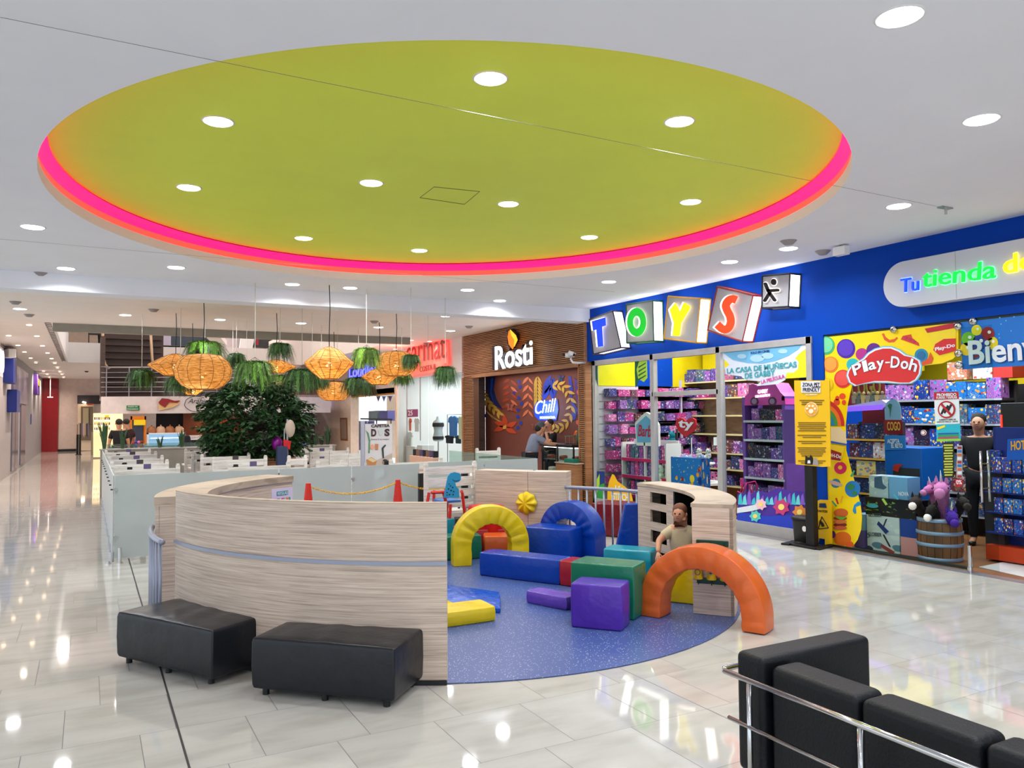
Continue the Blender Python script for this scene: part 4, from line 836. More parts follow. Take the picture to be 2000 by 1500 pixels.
# cinema decal
t = thing('cinema_decal', 'pale blue arched film title decal at the top of the window', 'window graphic', (XS-.01, 8.5, 2.4)); XD = XS-.004
xpoly('white_rim', [(1405, 686), (1577, 668), (1577, 679), (1562, 690), (1553, 700), (1560, 707), (1558, 722), (1549, 728), (1537, 728), (1534, 742), (1520, 750), (1500, 752), (1478, 754), (1486, 745), (1457, 742), (1448, 735), (1418, 731), (1416, 719), (1425, 712), (1410, 697)], XD, flat('decal_white', (214, 222, 240)), t)
xpoly('sky', [(1410, 687), (1570, 670), (1560, 682), (1540, 695), (1515, 705), (1490, 710), (1460, 709), (1432, 703)], XD, flat('decal_sky', (110, 180, 225)), t, off=.004)
for x, y, r in ((1450, 696, 9), (1480, 700, 14), (1500, 695, 12), (1530, 686, 9)): xpoly('cloud', circ(x, y, r, r*.5), XD, flat('decal_cloud', (168, 208, 236)), t, off=.008)
xtext('SOLO EN CINES', 'small_lettering', flat('ink_blue', (24, 50, 130)), XD-.012, (1466, 692), (1503, 688), .035, t, bold=.04, ext=.001)
m_t1, m_t2 = flat('title_teal', (60, 160, 174)), flat('title_white', (226, 236, 244))
for s_, p0, p1, h in (('LA CASA DE MUÑECAS', (1420, 730), (1556, 717), .10), ('DE GABBY', (1455, 740), (1514, 733), .085)):
    xtext(s_, 'title_lettering', m_t1, XD-.012, p0, p1, h, t, bold=.06, ext=.001)
xtext('LA PELÍCULA', 'subtitle', flat('title_pink', (214, 60, 150)), XD-.012, (1487, 750), (1533, 738), .07, t, bold=.05, ext=.001)
# lower window mural (plain generic landscape: characters left out)
t = thing('window_mural', 'turquoise and violet crystal scenery decal at the foot of the right window', 'window graphic', (XS-.01, 8.4, .5))
xpoly('backing', [(1441, 965), (1450, 962), (1462, 968), (1478, 958), (1500, 962), (1520, 952), (1545, 960), (1562, 958), (1580, 962), (1580, 1036), (1530, 1032), (1441, 1018)], XD, flat('mural_violet', (70, 40, 150)), t)
for i in range(16):
    x = 1442+i*8.7; h = random.uniform(8, 24); xpoly('crystal', [(x, 985), (x+2, 985-h), (x+6, 980-h), (x+9, 986)], XD, flat('crystal%d' % (i % 3), ((60, 190, 200), (110, 210, 220), (130, 90, 200))[i % 3]), t, off=.004)
xpoly('ground', [(1441, 1000), (1500, 1008), (1580, 1004), (1580, 1036), (1530, 1032), (1441, 1018)], XD, flat('mural_blue', (30, 60, 190)), t, off=.008)
xpoly('path', [(1441, 992), (1480, 985), (1500, 990), (1470, 998), (1441, 1002)], XD, flat('mural_white', (220, 226, 236)), t, off=.012)
for x, y, rx, c in ((1488, 985, 12, (240, 190, 214)), (1528, 990, 17, (196, 60, 120)), (1564, 1000, 15, (226, 140, 60)), (1477, 1008, 12, (90, 200, 190))):
    xpoly('blossom', [(x+rx*(1 if i % 2 else .72)*cos(pi*i/7), y+rx*(1 if i % 2 else .72)*sin(pi*i/7)) for i in range(14)], XD, flat('bloom_%d_%d' % c[:2], c), t, off=.016); xpoly('blossom_centre', circ(x, y, rx*.35), XD, flat('bloomc', (244, 220, 120)), t, off=.02)
# leaf graphics, left window
t = thing('leaf_graphic', 'jungle leaf stickers at the top of the left shop window', 'window graphic', (XS-.01, 12, 2.5))
m_lf, m_lf2, m_dp = flat('leaf_dark', (14, 90, 60)), flat('leaf_lime', (170, 210, 60)), flat('leaf_trunk', (60, 50, 100))
for pts, m in (([(1156, 712), (1163, 712), (1158, 752), (1155, 750)], m_lf), ([(1160, 712), (1167, 714), (1168, 756), (1164, 740)], m_lf), ([(1156, 730), (1162, 735), (1159, 745), (1155, 748)], m_lf2), ([(1240, 700), (1252, 698), (1248, 742), (1242, 758), (1240, 730)], m_lf)): xpoly('leaf', pts, XD, m, t)
xpoly('monstera', [(1250, 702), (1264, 700), (1265, 738), (1258, 746), (1247, 740), (1244, 722)], XD, m_lf2, t, off=.004)
for k in range(4): xpoly('leaf_slit', [(1248, 716+k*8), (1262, 708+k*8), (1262, 710+k*8), (1248, 719+k*8)], XD, m_lf, t, off=.008)
# plain generic hanging purple shape where a cartoon figure hung is left out
# yellow and green stickers at the sill
t = thing('floor_sticker', 'orange flame-shaped sticker with white letters at the window foot', 'window graphic', (XS-.01, 11.9, .5))
xpoly('backing', [(1186, 985), (1187, 955), (1190, 940), (1196, 926), (1200, 928), (1206, 940), (1220, 950), (1232, 960), (1238, 985)], XD, flat('sticker_orange', (240, 180, 10)), t)
xtext('Lilo', 'lettering', m_t2, XD-.006, (1202, 958), (1218, 960), .1, t, bold=.05, ext=.001); xtext('STITCH', 'lettering', m_t2, XD-.006, (1197, 976), (1228, 979), .13, t, bold=.05, ext=.001)
o = xpoly('window_poster', [(1160, 920), (1181, 921), (1181, 980), (1160, 976)], XD, flat('poster_navy', (20, 50, 120))); lab(o, 'small navy and green poster low in the left window', 'poster')
xpoly('green_field', [(1160, 950), (1181, 944), (1181, 980), (1160, 976)], XD, flat('poster_green', (40, 150, 60)), o, off=.004); xpoly('leaf', [(1163, 960), (1166, 938), (1172, 925), (1172, 945), (1167, 962)], XD, m_lf2, o, off=.008)
o = xpoly('paper_notice', [(1394, 854), (1412, 853), (1412, 870), (1394, 870)], XD, flat('paper', (206, 216, 216))); lab(o, 'white sheet taped to the window mullion', 'notice')
# notices on the right glass
t = thing('no_smoking_sign', 'white no smoking sign with red header on the glass', 'sign', (XS, 6.2, 1.8))
xpoly('sheet', [(1825, 766), (1873, 765), (1875, 827), (1827, 829)], XG, flat('paper_white', (214, 224, 228)), t, off=.002); xpoly('header', [(1825, 766), (1873, 765), (1873.5, 779), (1825.5, 781)], XG, flat('header_red', (170, 24, 34)), t, off=.006)
xtext('PROHIBIDO', 'lettering', flat('logo_white', 0), XG-.012, (1830, 774.5), (1868, 773.5), .036, t, bold=.04, ext=.001); xtext('FUMAR / VAPEAR', 'lettering', flat('logo_white', 0), XG-.012, (1829, 779.5), (1870, 778.5), .028, t, bold=.03, ext=.001)
for k, (r, c) in enumerate(((17, (170, 24, 34)), (14, (214, 224, 228)))): xpoly('prohibition_ring', circ(1850, 800, r, r), XG, flat('ns%d' % k, c), t, off=.010+.004*k)
for a, b in ((-6, 2), (0, 0), (6, -2)): xpoly('symbol', [(1848+a, 808+b), (1845+a, 806+b), (1852+a, 791+b), (1856+a, 793+b)], XG, m_black, t, off=.018)
xpoly('prohibition_bar', [(1838, 789), (1841, 786), (1863, 811), (1860, 814)], XG, flat('header_red', 0), t, off=.022)
xtext('AMBIENTE LIBRE DE', 'lettering', m_black, XG-.008, (1834, 821.5), (1867, 820.5), .016, t, ext=.001); xtext('HUMO DE TABACO - VAPOR', 'lettering', m_black, XG-.008, (1830, 825.5), (1871, 824.5), .016, t, ext=.001)
t = thing('glass_flyer', 'turquoise and lime flyer taped below the no smoking sign', 'notice', (XS, 6.1, 1.5)); xpoly('sheet', [(1829, 829), (1876, 828), (1877, 861), (1830, 862)], XG, flat('flyer_teal', (30, 170, 190)), t, off=.002); xpoly('border', [(1830, 858), (1877, 857), (1877, 861), (1830, 862)], XG, flat('flyer_lime', (140, 200, 40)), t, off=.006)
for k, c in enumerate(((30, 80, 160), (40, 150, 60), (200, 40, 40))): xpoly('row', [(1833, 846+k*4), (1873, 845+k*4), (1873, 847.5+k*4), (1833, 848.5+k*4)], XG, flat('row%d' % k, c), t, off=.006)
xpoly('title', [(1831, 835), (1846, 830), (1847, 834), (1832, 840)], XG, flat('g_tub', 0), t, off=.006)
t = thing('black_notice', 'narrow black vinyl notice of yellow lines on the glass', 'notice', (XS, 6.1, 1.2))
xpoly('sheet', [(1842, 864), (1864, 863), (1864, 932), (1843, 933)], XG, flat('notice_dark', (24, 30, 26)), t, off=.002)
for k in range(12): xpoly('line', [(1844+k % 3, 868+k*5.3), (1862-k % 2, 867.7+k*5.3), (1862-k % 2, 870.7+k*5.3), (1844+k % 3, 871+k*5.3)], XG, flat('notice_lime', (180, 190, 70)), t, off=.006)
t = thing('card_strip', 'narrow strip of payment card stickers with a red zero sign', 'sticker', (XS, 5.9, 1.2))
xpoly('sheet', [(1870, 870), (1880, 870), (1880, 934), (1870, 934)], XG, flat('strip_pale', (170, 190, 200)), t, off=.002)
for k in range(9): xpoly('card', [(1871, 872+k*7), (1879, 872+k*7), (1879, 877+k*7), (1871, 877+k*7)], XG, flat('card%d' % (k % 4), ((150, 40, 50), (40, 110, 180), (200, 90, 50), (210, 216, 220))[k % 4]), t, off=.006)
xpoly('red_square', [(1866, 936), (1881, 936), (1881, 950), (1866, 950)], XG, flat('header_red', 0), t, off=.002); xtext('0%', 'lettering', flat('logo_white', 0), XG-.006, (1868, 946), (1879, 946), .05, t, bold=.04, ext=.001)
o = xpoly('round_sticker', circ(1804, 845, 5.5), XG, flat('paper_white', 0)); lab(o, 'small round red and white prohibition sticker on the glass', 'sticker'); xpoly('red_ring', circ(1804, 845, 4.5), XG, flat('header_red', 0), o, off=.004); xpoly('inner', circ(1804, 845, 3.2), XG, flat('paper_white', 0), o, off=.008)
# ---------------------------------------------------------------- pet sign stand, bin, caution board
t = thing('pet_sign_stand', 'tall yellow notice board on a black post with splayed feet', 'sign stand', (8.45, 7.5, 0)); XP = 8.45
m_py = mat('pet_yellow', (228, 180, 8), rough=.45, nz=(2, .02))
xpoly('board', [(1551, 743), (1620, 743), (1622, 911), (1606, 912), (1554, 907)], XP, m_py, t, t=-.012)
for s_, y, h, x0, x1 in (('ZONA PET', 756, .052, 1567, 1601), ('FRIENDLY', 766, .052, 1568, 1601)):
    xpoly('label_backing', [(x0-2, y-11), (x1+2, y-11), (x1+2, y+1), (x0-2, y+1)], XP, flat('pet_white', (235, 235, 240)), t, off=.004); xtext(s_, 'lettering', flat('pet_navy', (20, 26, 70)), XP-.010, (x0, y-1), (x1, y-1), h, t, bold=.05, ext=.001)
xtext('MULTICENTRO', 'lettering', m_white, XP-.006, (1574, 772), (1596, 772), .018, t, bold=.03, ext=.001)
ring = circ(1585.5, 799, 12.5, 13.5, 26); xpoly('paw_badge', ring, XP, flat('badge_rim', (244, 222, 190)), t, off=.004); xpoly('paw_badge_inner', circ(1585.5, 799, 11.3, 12.2, 26), XP, flat('badge_orange', (234, 160, 50)), t, off=.008)
for x, y, r in ((1585.5, 803, 4.5), (1578, 798, 2.2), (1582, 793, 2.4), (1589, 793, 2.4), (1593, 798, 2.2)): xpoly('paw_mark', circ(x, y, r), XP, flat('paw_white', (246, 228, 200)), t, off=.012)
yy = 781
for k, (w_, g_) in enumerate(((24, 0), (20, 0), (20, 32), (27, 0), (26, 0), (28, 0), (24, 0), (27, 5), (28, 0), (18, 4), (27, 0), (20, 5), (28, 0), (26, 0), (27, 0), (22, 0), (20, 6), (27, 0), (21, 0))):
    xpoly('text_line', [(1586-w_, yy), (1586+w_, yy), (1586+w_, yy+1.9), (1586-w_, yy+1.9)], XP, flat('pet_ink', (120, 92, 16)), t, off=.003, t=.002); yy += 3.9+g_
xpoly('cat_print', [(1573, 907), (1574, 889), (1578, 893), (1582, 893), (1584, 888), (1588, 894), (1590, 908)], XP, m_black, t, off=.004); xpoly('cat_face', [(1579, 899), (1583, 899), (1584, 905), (1578, 905)], XP, m_white, t, off=.008); xpoly('cat_print', [(1588, 908), (1590, 896), (1594, 894), (1598, 899), (1600, 909)], XP, m_grey, t, off=.006)
a, b = A(1574, 912, X=8.49), A(1592, 1066, X=8.49); MB().box((8.47, b.y, .03), (8.56, a.y+.01, a.z+.03)).build('post', m_black, t, bevel=.005)
f = MB(); q0, q1 = A(1533, 1065, Z=.02), A(1560, 1058, Z=.02); 
for p0, p1 in (((1533, 1065), (1572, 1056)), ((1593, 1074), (1640, 1062))):
    u0, u1 = A(*p0), A(*p1); d = (u1-u0).normalized(); nn = Vector((-d.y, d.x, 0))*.06; f.prism([u0-nn, u1-nn, u1+nn, u0+nn], (0, 0, .025))
f.box((8.40, 7.30, .0), (8.60, 7.74, .03)); f.build('foot', m_black, t, bevel=.004)
t = thing('pedal_bin', 'black plastic pedal bin with a round white sticker', 'bin', (8.34, 7.74, 0)); bc = A(1577, 1062)
mb = MB(); bx, by = bc.x-.02, bc.y+.02
def rr(w_, d_, z, n=24): return [(bx+w_*(abs(cos(2*pi*i/n))**.55)*(1 if cos(2*pi*i/n) > 0 else -1), by+d_*(abs(sin(2*pi*i/n))**.55)*(1 if sin(2*pi*i/n) > 0 else -1), z) for i in range(n)]
rows = [rr(.10, .12, .0), rr(.11, .13, .03), rr(.12, .15, .30), rr(.125, .155, .33)]; vs = [q for r_ in rows for q in r_]; N = 24
mb.add(vs, [(k*N+i, k*N+(i+1) % N, (k+1)*N+(i+1) % N, (k+1)*N+i) for k in range(3) for i in range(N)]+[tuple(range(N-1, -1, -1)), tuple(range(3*N, 4*N))]).build('bucket', m_black, t, smooth=True)
mb = MB(); rows = [rr(.135, .165, .33), rr(.14, .17, .345), rr(.12, .15, .375), rr(.05, .06, .385)]; vs = [q for r_ in rows for q in r_]
mb.add(vs, [(k*N+i, k*N+(i+1) % N, (k+1)*N+(i+1) % N, (k+1)*N+i) for k in range(3) for i in range(N)]+[tuple(range(N-1, -1, -1)), tuple(range(3*N, 4*N))]).build('lid', m_black, t, smooth=True)
MB().box((bx-.17, by-.05, .015), (bx-.09, by+.05, .035)).build('pedal', m_dark, t, bevel=.004)
st = A(1571, 1033, X=bx-.128); MB().prism([st+Vector((0, .035*cos(2*pi*i/18), .038*sin(2*pi*i/18))) for i in range(18)], (-.004, 0, 0)).build('sticker', m_white, t)
t = thing('caution_board', 'yellow caution wet floor board leaning beside the bin', 'floor sign', (8.7, 7.5, 0)); XC = 8.72
xpoly('panel', [(1597, 978), (1601, 976), (1619, 977), (1623, 980), (1624, 1062), (1611, 1064), (1611, 1053), (1599, 1051), (1597, 1060)], XC, mat('caution_yellow', (226, 178, 10), rough=.35), t, t=-.02)
xpoly('slot', [(1601, 983), (1613, 983), (1615, 992), (1600, 991)], XC, flat('slot_navy', (10, 40, 90)), t, off=.003); xtext('CAUTION', 'lettering', m_black, XC-.004, (1597.5, 1000), (1616, 1001.5), .033, t, bold=.03, ext=.001)
tri = [(1605, 1009), (1618, 1031), (1598, 1033)]
for i in range(3): a, b = A(*tri[i], X=XC-.006), A(*tri[(i+1) % 3], X=XC-.006); MB().tube([a, b], .006, 5).build('triangle_edge', m_black, t)
xpoly('falling_figure', [(1602, 1016), (1605, 1018), (1609, 1022), (1611, 1028), (1606, 1029), (1604, 1024), (1600, 1022)], XC, m_black, t, off=.005)
# ================================================================ toy shop interior
struct(MB().box((XS-.03, -3, -.02), (13.2, 13.2, .004)).build('floor_shop', m_floorw))
struct(MB().box((13.0, -3, 0), (13.2, 13.4, 3.9)).build('wall_shop_back', mat('shop_yellow', (240, 214, 0), rough=.6)))
struct(MB().box((XS+.17, 13.2, 0), (13.2, 13.4, 3.9)).build('wall_shop_left', MATS['shop_yellow']))
struct(MB().box((XS+.25, -3, 3.6), (13.2, 13.4, 3.75)).build('ceiling_shop', m_white))
struct(MB().box((XS+.25, -3, 0), (13.2, -2.8, 3.9)).build('wall_shop_right', m_blue))
# white mat inside the door
P = [A(x, y, Z=.006) for x, y in ((1912, 1108), (1967, 1097), (2100, 1105), (2100, 1150))]; lab(MB().prism(P, (0, 0, .006)).build('door_mat', mat('pale_mat', (190, 184, 184), rough=.7)), 'pale grey mat inside the shop entrance', 'mat')
BOX = {}
def carton(mat_, label, cat, X0, Y0, Z0, dx, dy, dz, group=None, name='toy_box', rz=0):
    key = (mat_.name)
    if key not in BOX:
        b = MB().box((-.5, -.5, 0), (.5, .5, 1)); me = bpy.data.meshes.new('carton'); me.from_pydata(b.v, [], b.f); me.materials.append(mat_); BOX[key] = me
    o = bpy.data.objects.new(name, BOX[key]); COL.objects.link(o); o.location = (X0+dx/2, Y0+dy/2, Z0+.001); o.scale = (dx, dy, dz); o.rotation_euler = (0, 0, rz)
    return tag(o, label, cat, group)
def shelf_run(X, Y0, Y1, zs, label, mats, glabel, gname, depth=.36, back=m_shelfw, board=m_shelfw, bw=(.16, .34), bh=(.16, .30), seed=1, skip=(), bays=None, dark=False, cat='toy box', nm='toy_box', lip=None):
    rnd = random.Random(seed); t = thing('shelving', label, 'shelving', (X+depth/2, (Y0+Y1)/2, 0))
    MB().box((X+depth, Y0, .02), (X+depth+.03, Y1, zs[-1]+.25)).build('back_panel', back, t)
    nb = bays or max(1, round((Y1-Y0)/1.0))
    for k in range(nb+1): y = Y0+(Y1-Y0)*k/nb; MB().box((X+depth-.05, y-.015, .02), (X+depth, y+.015, zs[-1]+.25)).build('upright', m_dark if dark else m_shelfw, t)
    for i, z in enumerate(zs):
        MB().box((X, Y0, z-.035), (X+depth, Y1, z)).build('shelf', board, t); MB().box((X-.006, Y0, z-.03), (X-.001, Y1, z-.002)).build('price_strip', lip or m_shelfw, t)
        if i in skip: continue
        y = Y0+.03; top = (zs[i+1]-z-.05) if i+1 < len(zs) else .3
        while y < Y1-.12:
            w_ = min(rnd.uniform(*bw), Y1-y-.02); h_ = min(rnd.uniform(*bh), top); d_ = rnd.uniform(.16, .26)
            if rnd.random() > .06: carton(rnd.choice(mats), glabel % ORD[i], cat, X+rnd.uniform(.0, .05), y, z, d_, w_-.008, h_, gname+', '+ORD[i], nm)
            y += w_
    return t
ROWN = ['lowest row', 'second row up', 'third row up', 'fourth row up', 'fifth row up', 'sixth row up', 'seventh row up', 'topmost row']
ORD = ['lowest shelf', 'second shelf up', 'third shelf up', 'fourth shelf up', 'fifth shelf up', 'sixth shelf up', 'seventh shelf up']
# beech shelving behind the middle window
y0, y1 = A(1458, 745, X=11.3).y, A(1314, 745, X=11.3).y
shelf_run(11.3, y0, y1, [.35, .68, 1.0, 1.38, 1.76, 2.12, 2.46], 'long beech shelving under the yellow wall, some shelves bare', [T_PINK, T_PURP, T_MIX], 'boxed toy on the %s of the beech shelving', 'toys on the beech shelving', skip=(3, 4), seed=4, bh=(.16, .27), lip=mat('cream_strip', (224, 206, 150)))
struct(MB().box((12.2, 9.0, 0), (12.25, 10.9, 3.6)).build('wall_shop_panel', m_blue)); struct(MB().box((12.3, 4.4, 0), (12.5, 8.7, 2.2)).build('wall_shop_gondola', m_black))
a, b = A(1277, 700, X=11.2), A(1313, 700, X=11.2); struct(MB().box((11.2, b.y, 0), (11.5, a.y, 3.6)).build('wall_shop_pier', m_blue))
# slatwall with hanging packs
ys0, ys1 = A(1276, 760, X=10.9).y, 13.15
t = thing('slatwall', 'white slatwall full of hanging packs below the lime panel', 'display wall', (11, 14, 0))
ysl = ys1
MB().box((10.0, 13.12, .1), (11.9, 13.16, 2.36)).build('panel', mat('slat_white', (196, 192, 200), rough=.5), t)
for k in range(14): MB().box((9.0, 13.105, .25+k*.15), (12.6, 13.121, .262+k*.15)).build('groove', m_grey, t)
MB().box((8.95, 13.12, .1), (12.8, 13.17, 2.36)).build('panel', MATS['slat_white'], t)
xa_, xb_ = A(1240, 720, Y=13.14).x, A(1313, 720, Y=13.14).x
struct(MB().box((8.98, 13.14, 2.37), (xa_, 13.19, 3.3)).build('wall_shop_lime', mat('lime_panel', (222, 214, 6), rough=.35)))
struct(MB().box((xa_, 13.135, 2.372), (xb_, 13.19, 3.5)).build('wall_shop_blue', m_blue)); struct(MB().box((11.75, 8.0, 2.45), (11.8, 13.12, 3.6)).build('wall_shop_yellow', MATS['shop_yellow']))
rnd = random.Random(9); nbk = 0
for r_ in range(8):
    z = .42+.25*r_; x = 9.15
    while x < 12.5:
        w_ = rnd.uniform(.14, .24); h_ = rnd.uniform(.13, .2)
        if rnd.random() < .93: carton(rnd.choice([T_PINK, T_PINK, T_PURP, T_MIX]), 'hanging toy pack on the %s of the slatwall' % ROWN[r_], 'toy pack', x, 13.118-(lambda q: q)(dp_ := rnd.uniform(.12, .26)), z-.02, w_-.02, dp_, h_, 'hanging packs, '+ROWN[r_]+' of the slatwall', 'toy_pack')
        x += w_
# a second pegwall bay facing the glass beside it
yb0, yb1 = A(1330, 800, X=11.0).y, 13.02
t = thing('pegboard_bay', 'white pegboard bay of purple blister packs behind the mullion', 'display wall', (11, 13, 0))
MB().box((11.0, yb0, .1), (11.04, yb1, 2.5)).build('panel', MATS['slat_white'], t)
for r_ in range(6):
    y = yb0+.03
    while y < yb1-.12:
        w_ = rnd.uniform(.14, .2); carton(rnd.choice([T_PINK, T_PURP]), 'blister pack on the %s of the pegboard bay' % ROWN[r_], 'toy pack', 10.82, y, 1.0+.225*r_, .13, w_-.02, .17, 'blister packs, '+ROWN[r_]+' of the pegboard', 'toy_pack'); y += w_
# pink/purple display stand
t = thing('display_stand', 'violet display stand with a pink car-shaped header', 'display stand', (9.3, 9.3, 0)); XV = 9.35
ym, yM = A(1530, 800, X=XV).y, A(1452, 800, X=XV).y
m_vio, m_pk = mat('stand_violet', (116, 74, 160), rough=.35), mat('stand_pink', (206, 70, 160), rough=.35)
for y in (ym, yM): MB().box((XV, y-.03, .05), (XV+.42, y+.03, 2.05)).build('side_panel', m_vio, t)
MB().box((XV+.40, ym, .05), (XV+.43, yM, 2.05)).build('back_panel', m_dark, t)
xpoly('header', [(1454, 792), (1455, 774), (1462, 768), (1463, 752), (1471, 750), (1480, 753), (1492, 746), (1513, 748), (1524, 766), (1532, 774), (1534, 790)], XV, m_pk, t, t=-.3)
for cx in (1474, 1509): xpoly('wheel', circ(cx, 784, 8, 8.5), XV, flat('wheel_dark', (70, 40, 70)), t, off=.004); xpoly('wheel_hub', circ(cx, 784, 5, 5.5), XV, flat('wheel_hub', (160, 120, 160)), t, off=.008)
xtext('CASA DE MUÑECAS', 'lit_lettering', mat('lit_white', (255, 240, 255), emit=2.0), XV-.01, (1475, 777), (1504, 774), .05, t, bold=.05, ext=.001); xtext('GABBY', 'lit_lettering', MATS['lit_white'], XV-.01, (1480, 769), (1500, 767), .06, t, bold=.06, ext=.001)
for k, z in enumerate((.45, .78, 1.08, 1.38, 1.68)):
    MB().box((XV, ym, z-.03), (XV+.4, yM, z)).build('shelf', m_vio, t); MB().box((XV-.008, ym, z-.035), (XV-.001, yM, z)).build('price_strip', mat('price_white', (200, 200, 210)), t)
    y = ym+.04
    while y < yM-.14:
        w_ = rnd.uniform(.12, .2); w_ = min(w_, yM-.04-y); carton(rnd.choice([T_PURP, T_PURP, T_PINK, T_DARK]), 'boxed doll toy on the %s of the violet stand' % ORD[k], 'toy box', XV+.03, y, z, .2, w_-.01, rnd.uniform(.16, .24), 'toys on the violet stand, '+ORD[k]); y += w_
# side header
xpoly('side_graphic', [(1532, 800), (1552, 800), (1552, 905), (1532, 905)], 9.3, flat('side_violet', (104, 66, 150)), t); 
# doll stand with house-shaped header
t = thing('doll_stand', 'white doll display stand with a blue house-shaped header', 'display stand', (9.2, 11.4, 0)); XW = 9.25
xpoly('header', [(1240, 826), (1252, 812), (1262, 805), (1275, 812), (1285, 830), (1286, 872), (1243, 870)], XW, m_white, t, t=-.05)
xpoly('header_sky', [(1243, 830), (1262, 812), (1280, 828), (1281, 864), (1245, 864)], XW, flat('house_blue', (110, 170, 210)), t, off=.004)
xtext('Barbie', 'lettering', flat('house_red', (196, 24, 60)), XW-.01, (1246, 852), (1282, 855), .22, t, bold=.03, ext=.002, shear=.2)
ya, yb = A(1300, 900, X=XW).y, A(1215, 900, X=XW).y
for y in (ya, (ya+yb)/2-.05, yb): MB().box((XW, y-.02, .02), (XW+.35, y+.02, 1.25)).build('side_panel', m_white, t)
MB().box((XW+.3, ya, .02), (XW+.33, yb, 1.3)).build('back_panel', m_white, t)
for k, z in enumerate((.25, .62, .95)):
    MB().box((XW, ya, z-.03), (XW+.3, yb, z)).build('shelf', m_white, t); MB().box((XW-.01, ya, z-.06), (XW-.001, yb, z)).build('shelf_edge', mat('doll_pink', (200, 26, 96)), t)
    y = ya+.05
    while y < yb-.1: carton(rnd.choice([T_PINK, T_MIX, T_PURP]), 'doll box on the %s of the white doll stand' % ORD[k], 'toy box', XW+.04, y, z, .15, .11, .26, 'dolls on the white stand, '+ORD[k], 'doll_box'); y += .135
# heart sign table with plush toys
t = thing('plush_table', 'round tiered white table with a red heart sign', 'display table', (9.4, 10.1, 0)); HC = A(1345, 870, X=9.75)
MB().lathe([(.34, .86), (.36, .87), (.36, .89), (.01, .89)], (9.9, HC.y), 28).build('upper_tray', m_white, t, smooth=True)
MB().lathe([(.5, .50), (.5, .54), (.01, .54)], (9.9, HC.y), 28).build('lower_tray', m_white, t); MB().lathe([(.2, 0), (.2, .86)], (9.9, HC.y), 20).build('column', m_white, t)
hp = [(1338, 854), (1325, 842), (1319, 830), (1321, 819), (1328, 816), (1335, 818), (1339, 823), (1344, 818), (1352, 816), (1358, 820), (1359, 830), (1354, 842)]
xpoly('heart_sign', hp, 9.8, flat('heart_red', (190, 14, 34)), t, t=-.03); xtext('ty', 'lettering', flat('logo_white', 0), 9.79, (1325, 840), (1355, 842), .19, t, bold=.06, ext=.003)
MB().tube([(9.82, HC.y, .89), (9.82, HC.y, 1.35)], .01, 6).build('sign_post', m_white, t)
def plush(name, label, c, s, col, ear, group=None, belly=None, rz=0):
    t = thing(name, label, 'plush toy', c, rz, group)
    m = mat('plush_%d_%d_%d' % col, col, rough=.95, bump=(60, .5)); b = MB(); b.ball((0, 0, .30*s), .27*s, 12, (1, 1, 1.1)); b.ball((-.02*s, 0, .72*s), .27*s, 12)
    for y in (-1, 1): b.ball((-.14*s, .17*s*y, .10*s), .11*s, 8); b.ball((-.18*s, .20*s*y, .38*s), .08*s, 8)
    b.build('body', m, t, smooth=True, local=True)
    for y in (-1, 1):
        MB().ball((0, .19*s*y, .98*s), .10*s, 8, (.5, 1, 1)).build('ear', mat('plush_%d_%d_%d' % ear, ear, rough=.95), t, smooth=True, local=True)
        MB().ball((-.26*s, .10*s*y, .75*s), .045*s, 8).build('eye', m_black, t, smooth=True, local=True)
    MB().ball((-.27*s, 0, .66*s), .07*s, 8).build('muzzle', mat('plush_cream', (235, 228, 220), rough=.95), t, smooth=True, local=True)
    return t
PL = plush('plush_toy', 'tiny big-eyed plush toy on the tiered table tray', (0, 0, -5), .13, (170, 110, 190), (220, 130, 180)); pk = kids(PL)
cols = [((170, 110, 190), (220, 130, 180)), ((230, 120, 170), (90, 160, 200)), ((110, 170, 210), (230, 230, 240)), ((214, 206, 232), (150, 90, 180)), ((150, 190, 200), (240, 170, 190))]
protos = [PL]+[plush('plush_toy', 'x', (0, 0, -5), .13, *c) for c in cols[1:]]
pkids = [kids(p) for p in protos]; used = set()
def put_plush(c, i, label, group, s=1.0, rz=0):
    k = i % len(protos)
    if k in used: o = dup(protos[k], ch=pkids[k])
    else: o = protos[k]; used.add(k)
    o.location = c; o.rotation_euler = (0, 0, rz); o.scale = (s, s, s); tag(o, label, 'plush toy', group); return o
i = 0
for ring_r, n in ((.30, 14), (.2, 8)):
    for k in range(n):
        a = pi/2+pi*(k+.5)/n; put_plush((9.9+ring_r*cos(a), HC.y+ring_r*sin(a), .892), i, 'tiny big-eyed plush toy on the upper tray of the round table', 'plush toys on the upper tray', 1.15, a+pi); i += 1
for k in range(9):
    a = pi/2+pi*(k+.5)/9; put_plush((9.9+.42*cos(a), HC.y+.42*sin(a), .542), i*3+1, 'tiny plush toy on the lower tray of the round table', 'plush toys on the lower tray', .9, a+pi); i += 1
c = A(1310, 905, X=9.15); plush('plush_bear', 'pale rainbow plush bear sitting behind the mullion', (9.3, c.y-.02, .541), .34, (214, 224, 190), (190, 170, 220)); 
c = A(1282, 905, X=9.15); plush('plush_bear', 'pale plush bear with white face left of the rainbow one', (9.3, c.y+.05, .541), .33, (206, 226, 206), (226, 196, 214))
a_top = A(1310, 892, X=9.0).z+.002
for k, px in enumerate((1366, 1384)): p = A(px, 890, X=9.1); plush('plush_mouse', 'white plush mouse head with pink ear, %s of two' % ('left' if k == 0 else 'right'), (9.1, p.y, a_top), .17, (226, 222, 226), (230, 130, 150))
lab(MB().box((9.1, A(1322, 900, X=9.2).y-.02, .01), (9.5, A(1270, 900, X=9.2).y+.1, .54)).build('gift_carton', T_WARM), 'red and green printed carton under the plush bears', 'box')
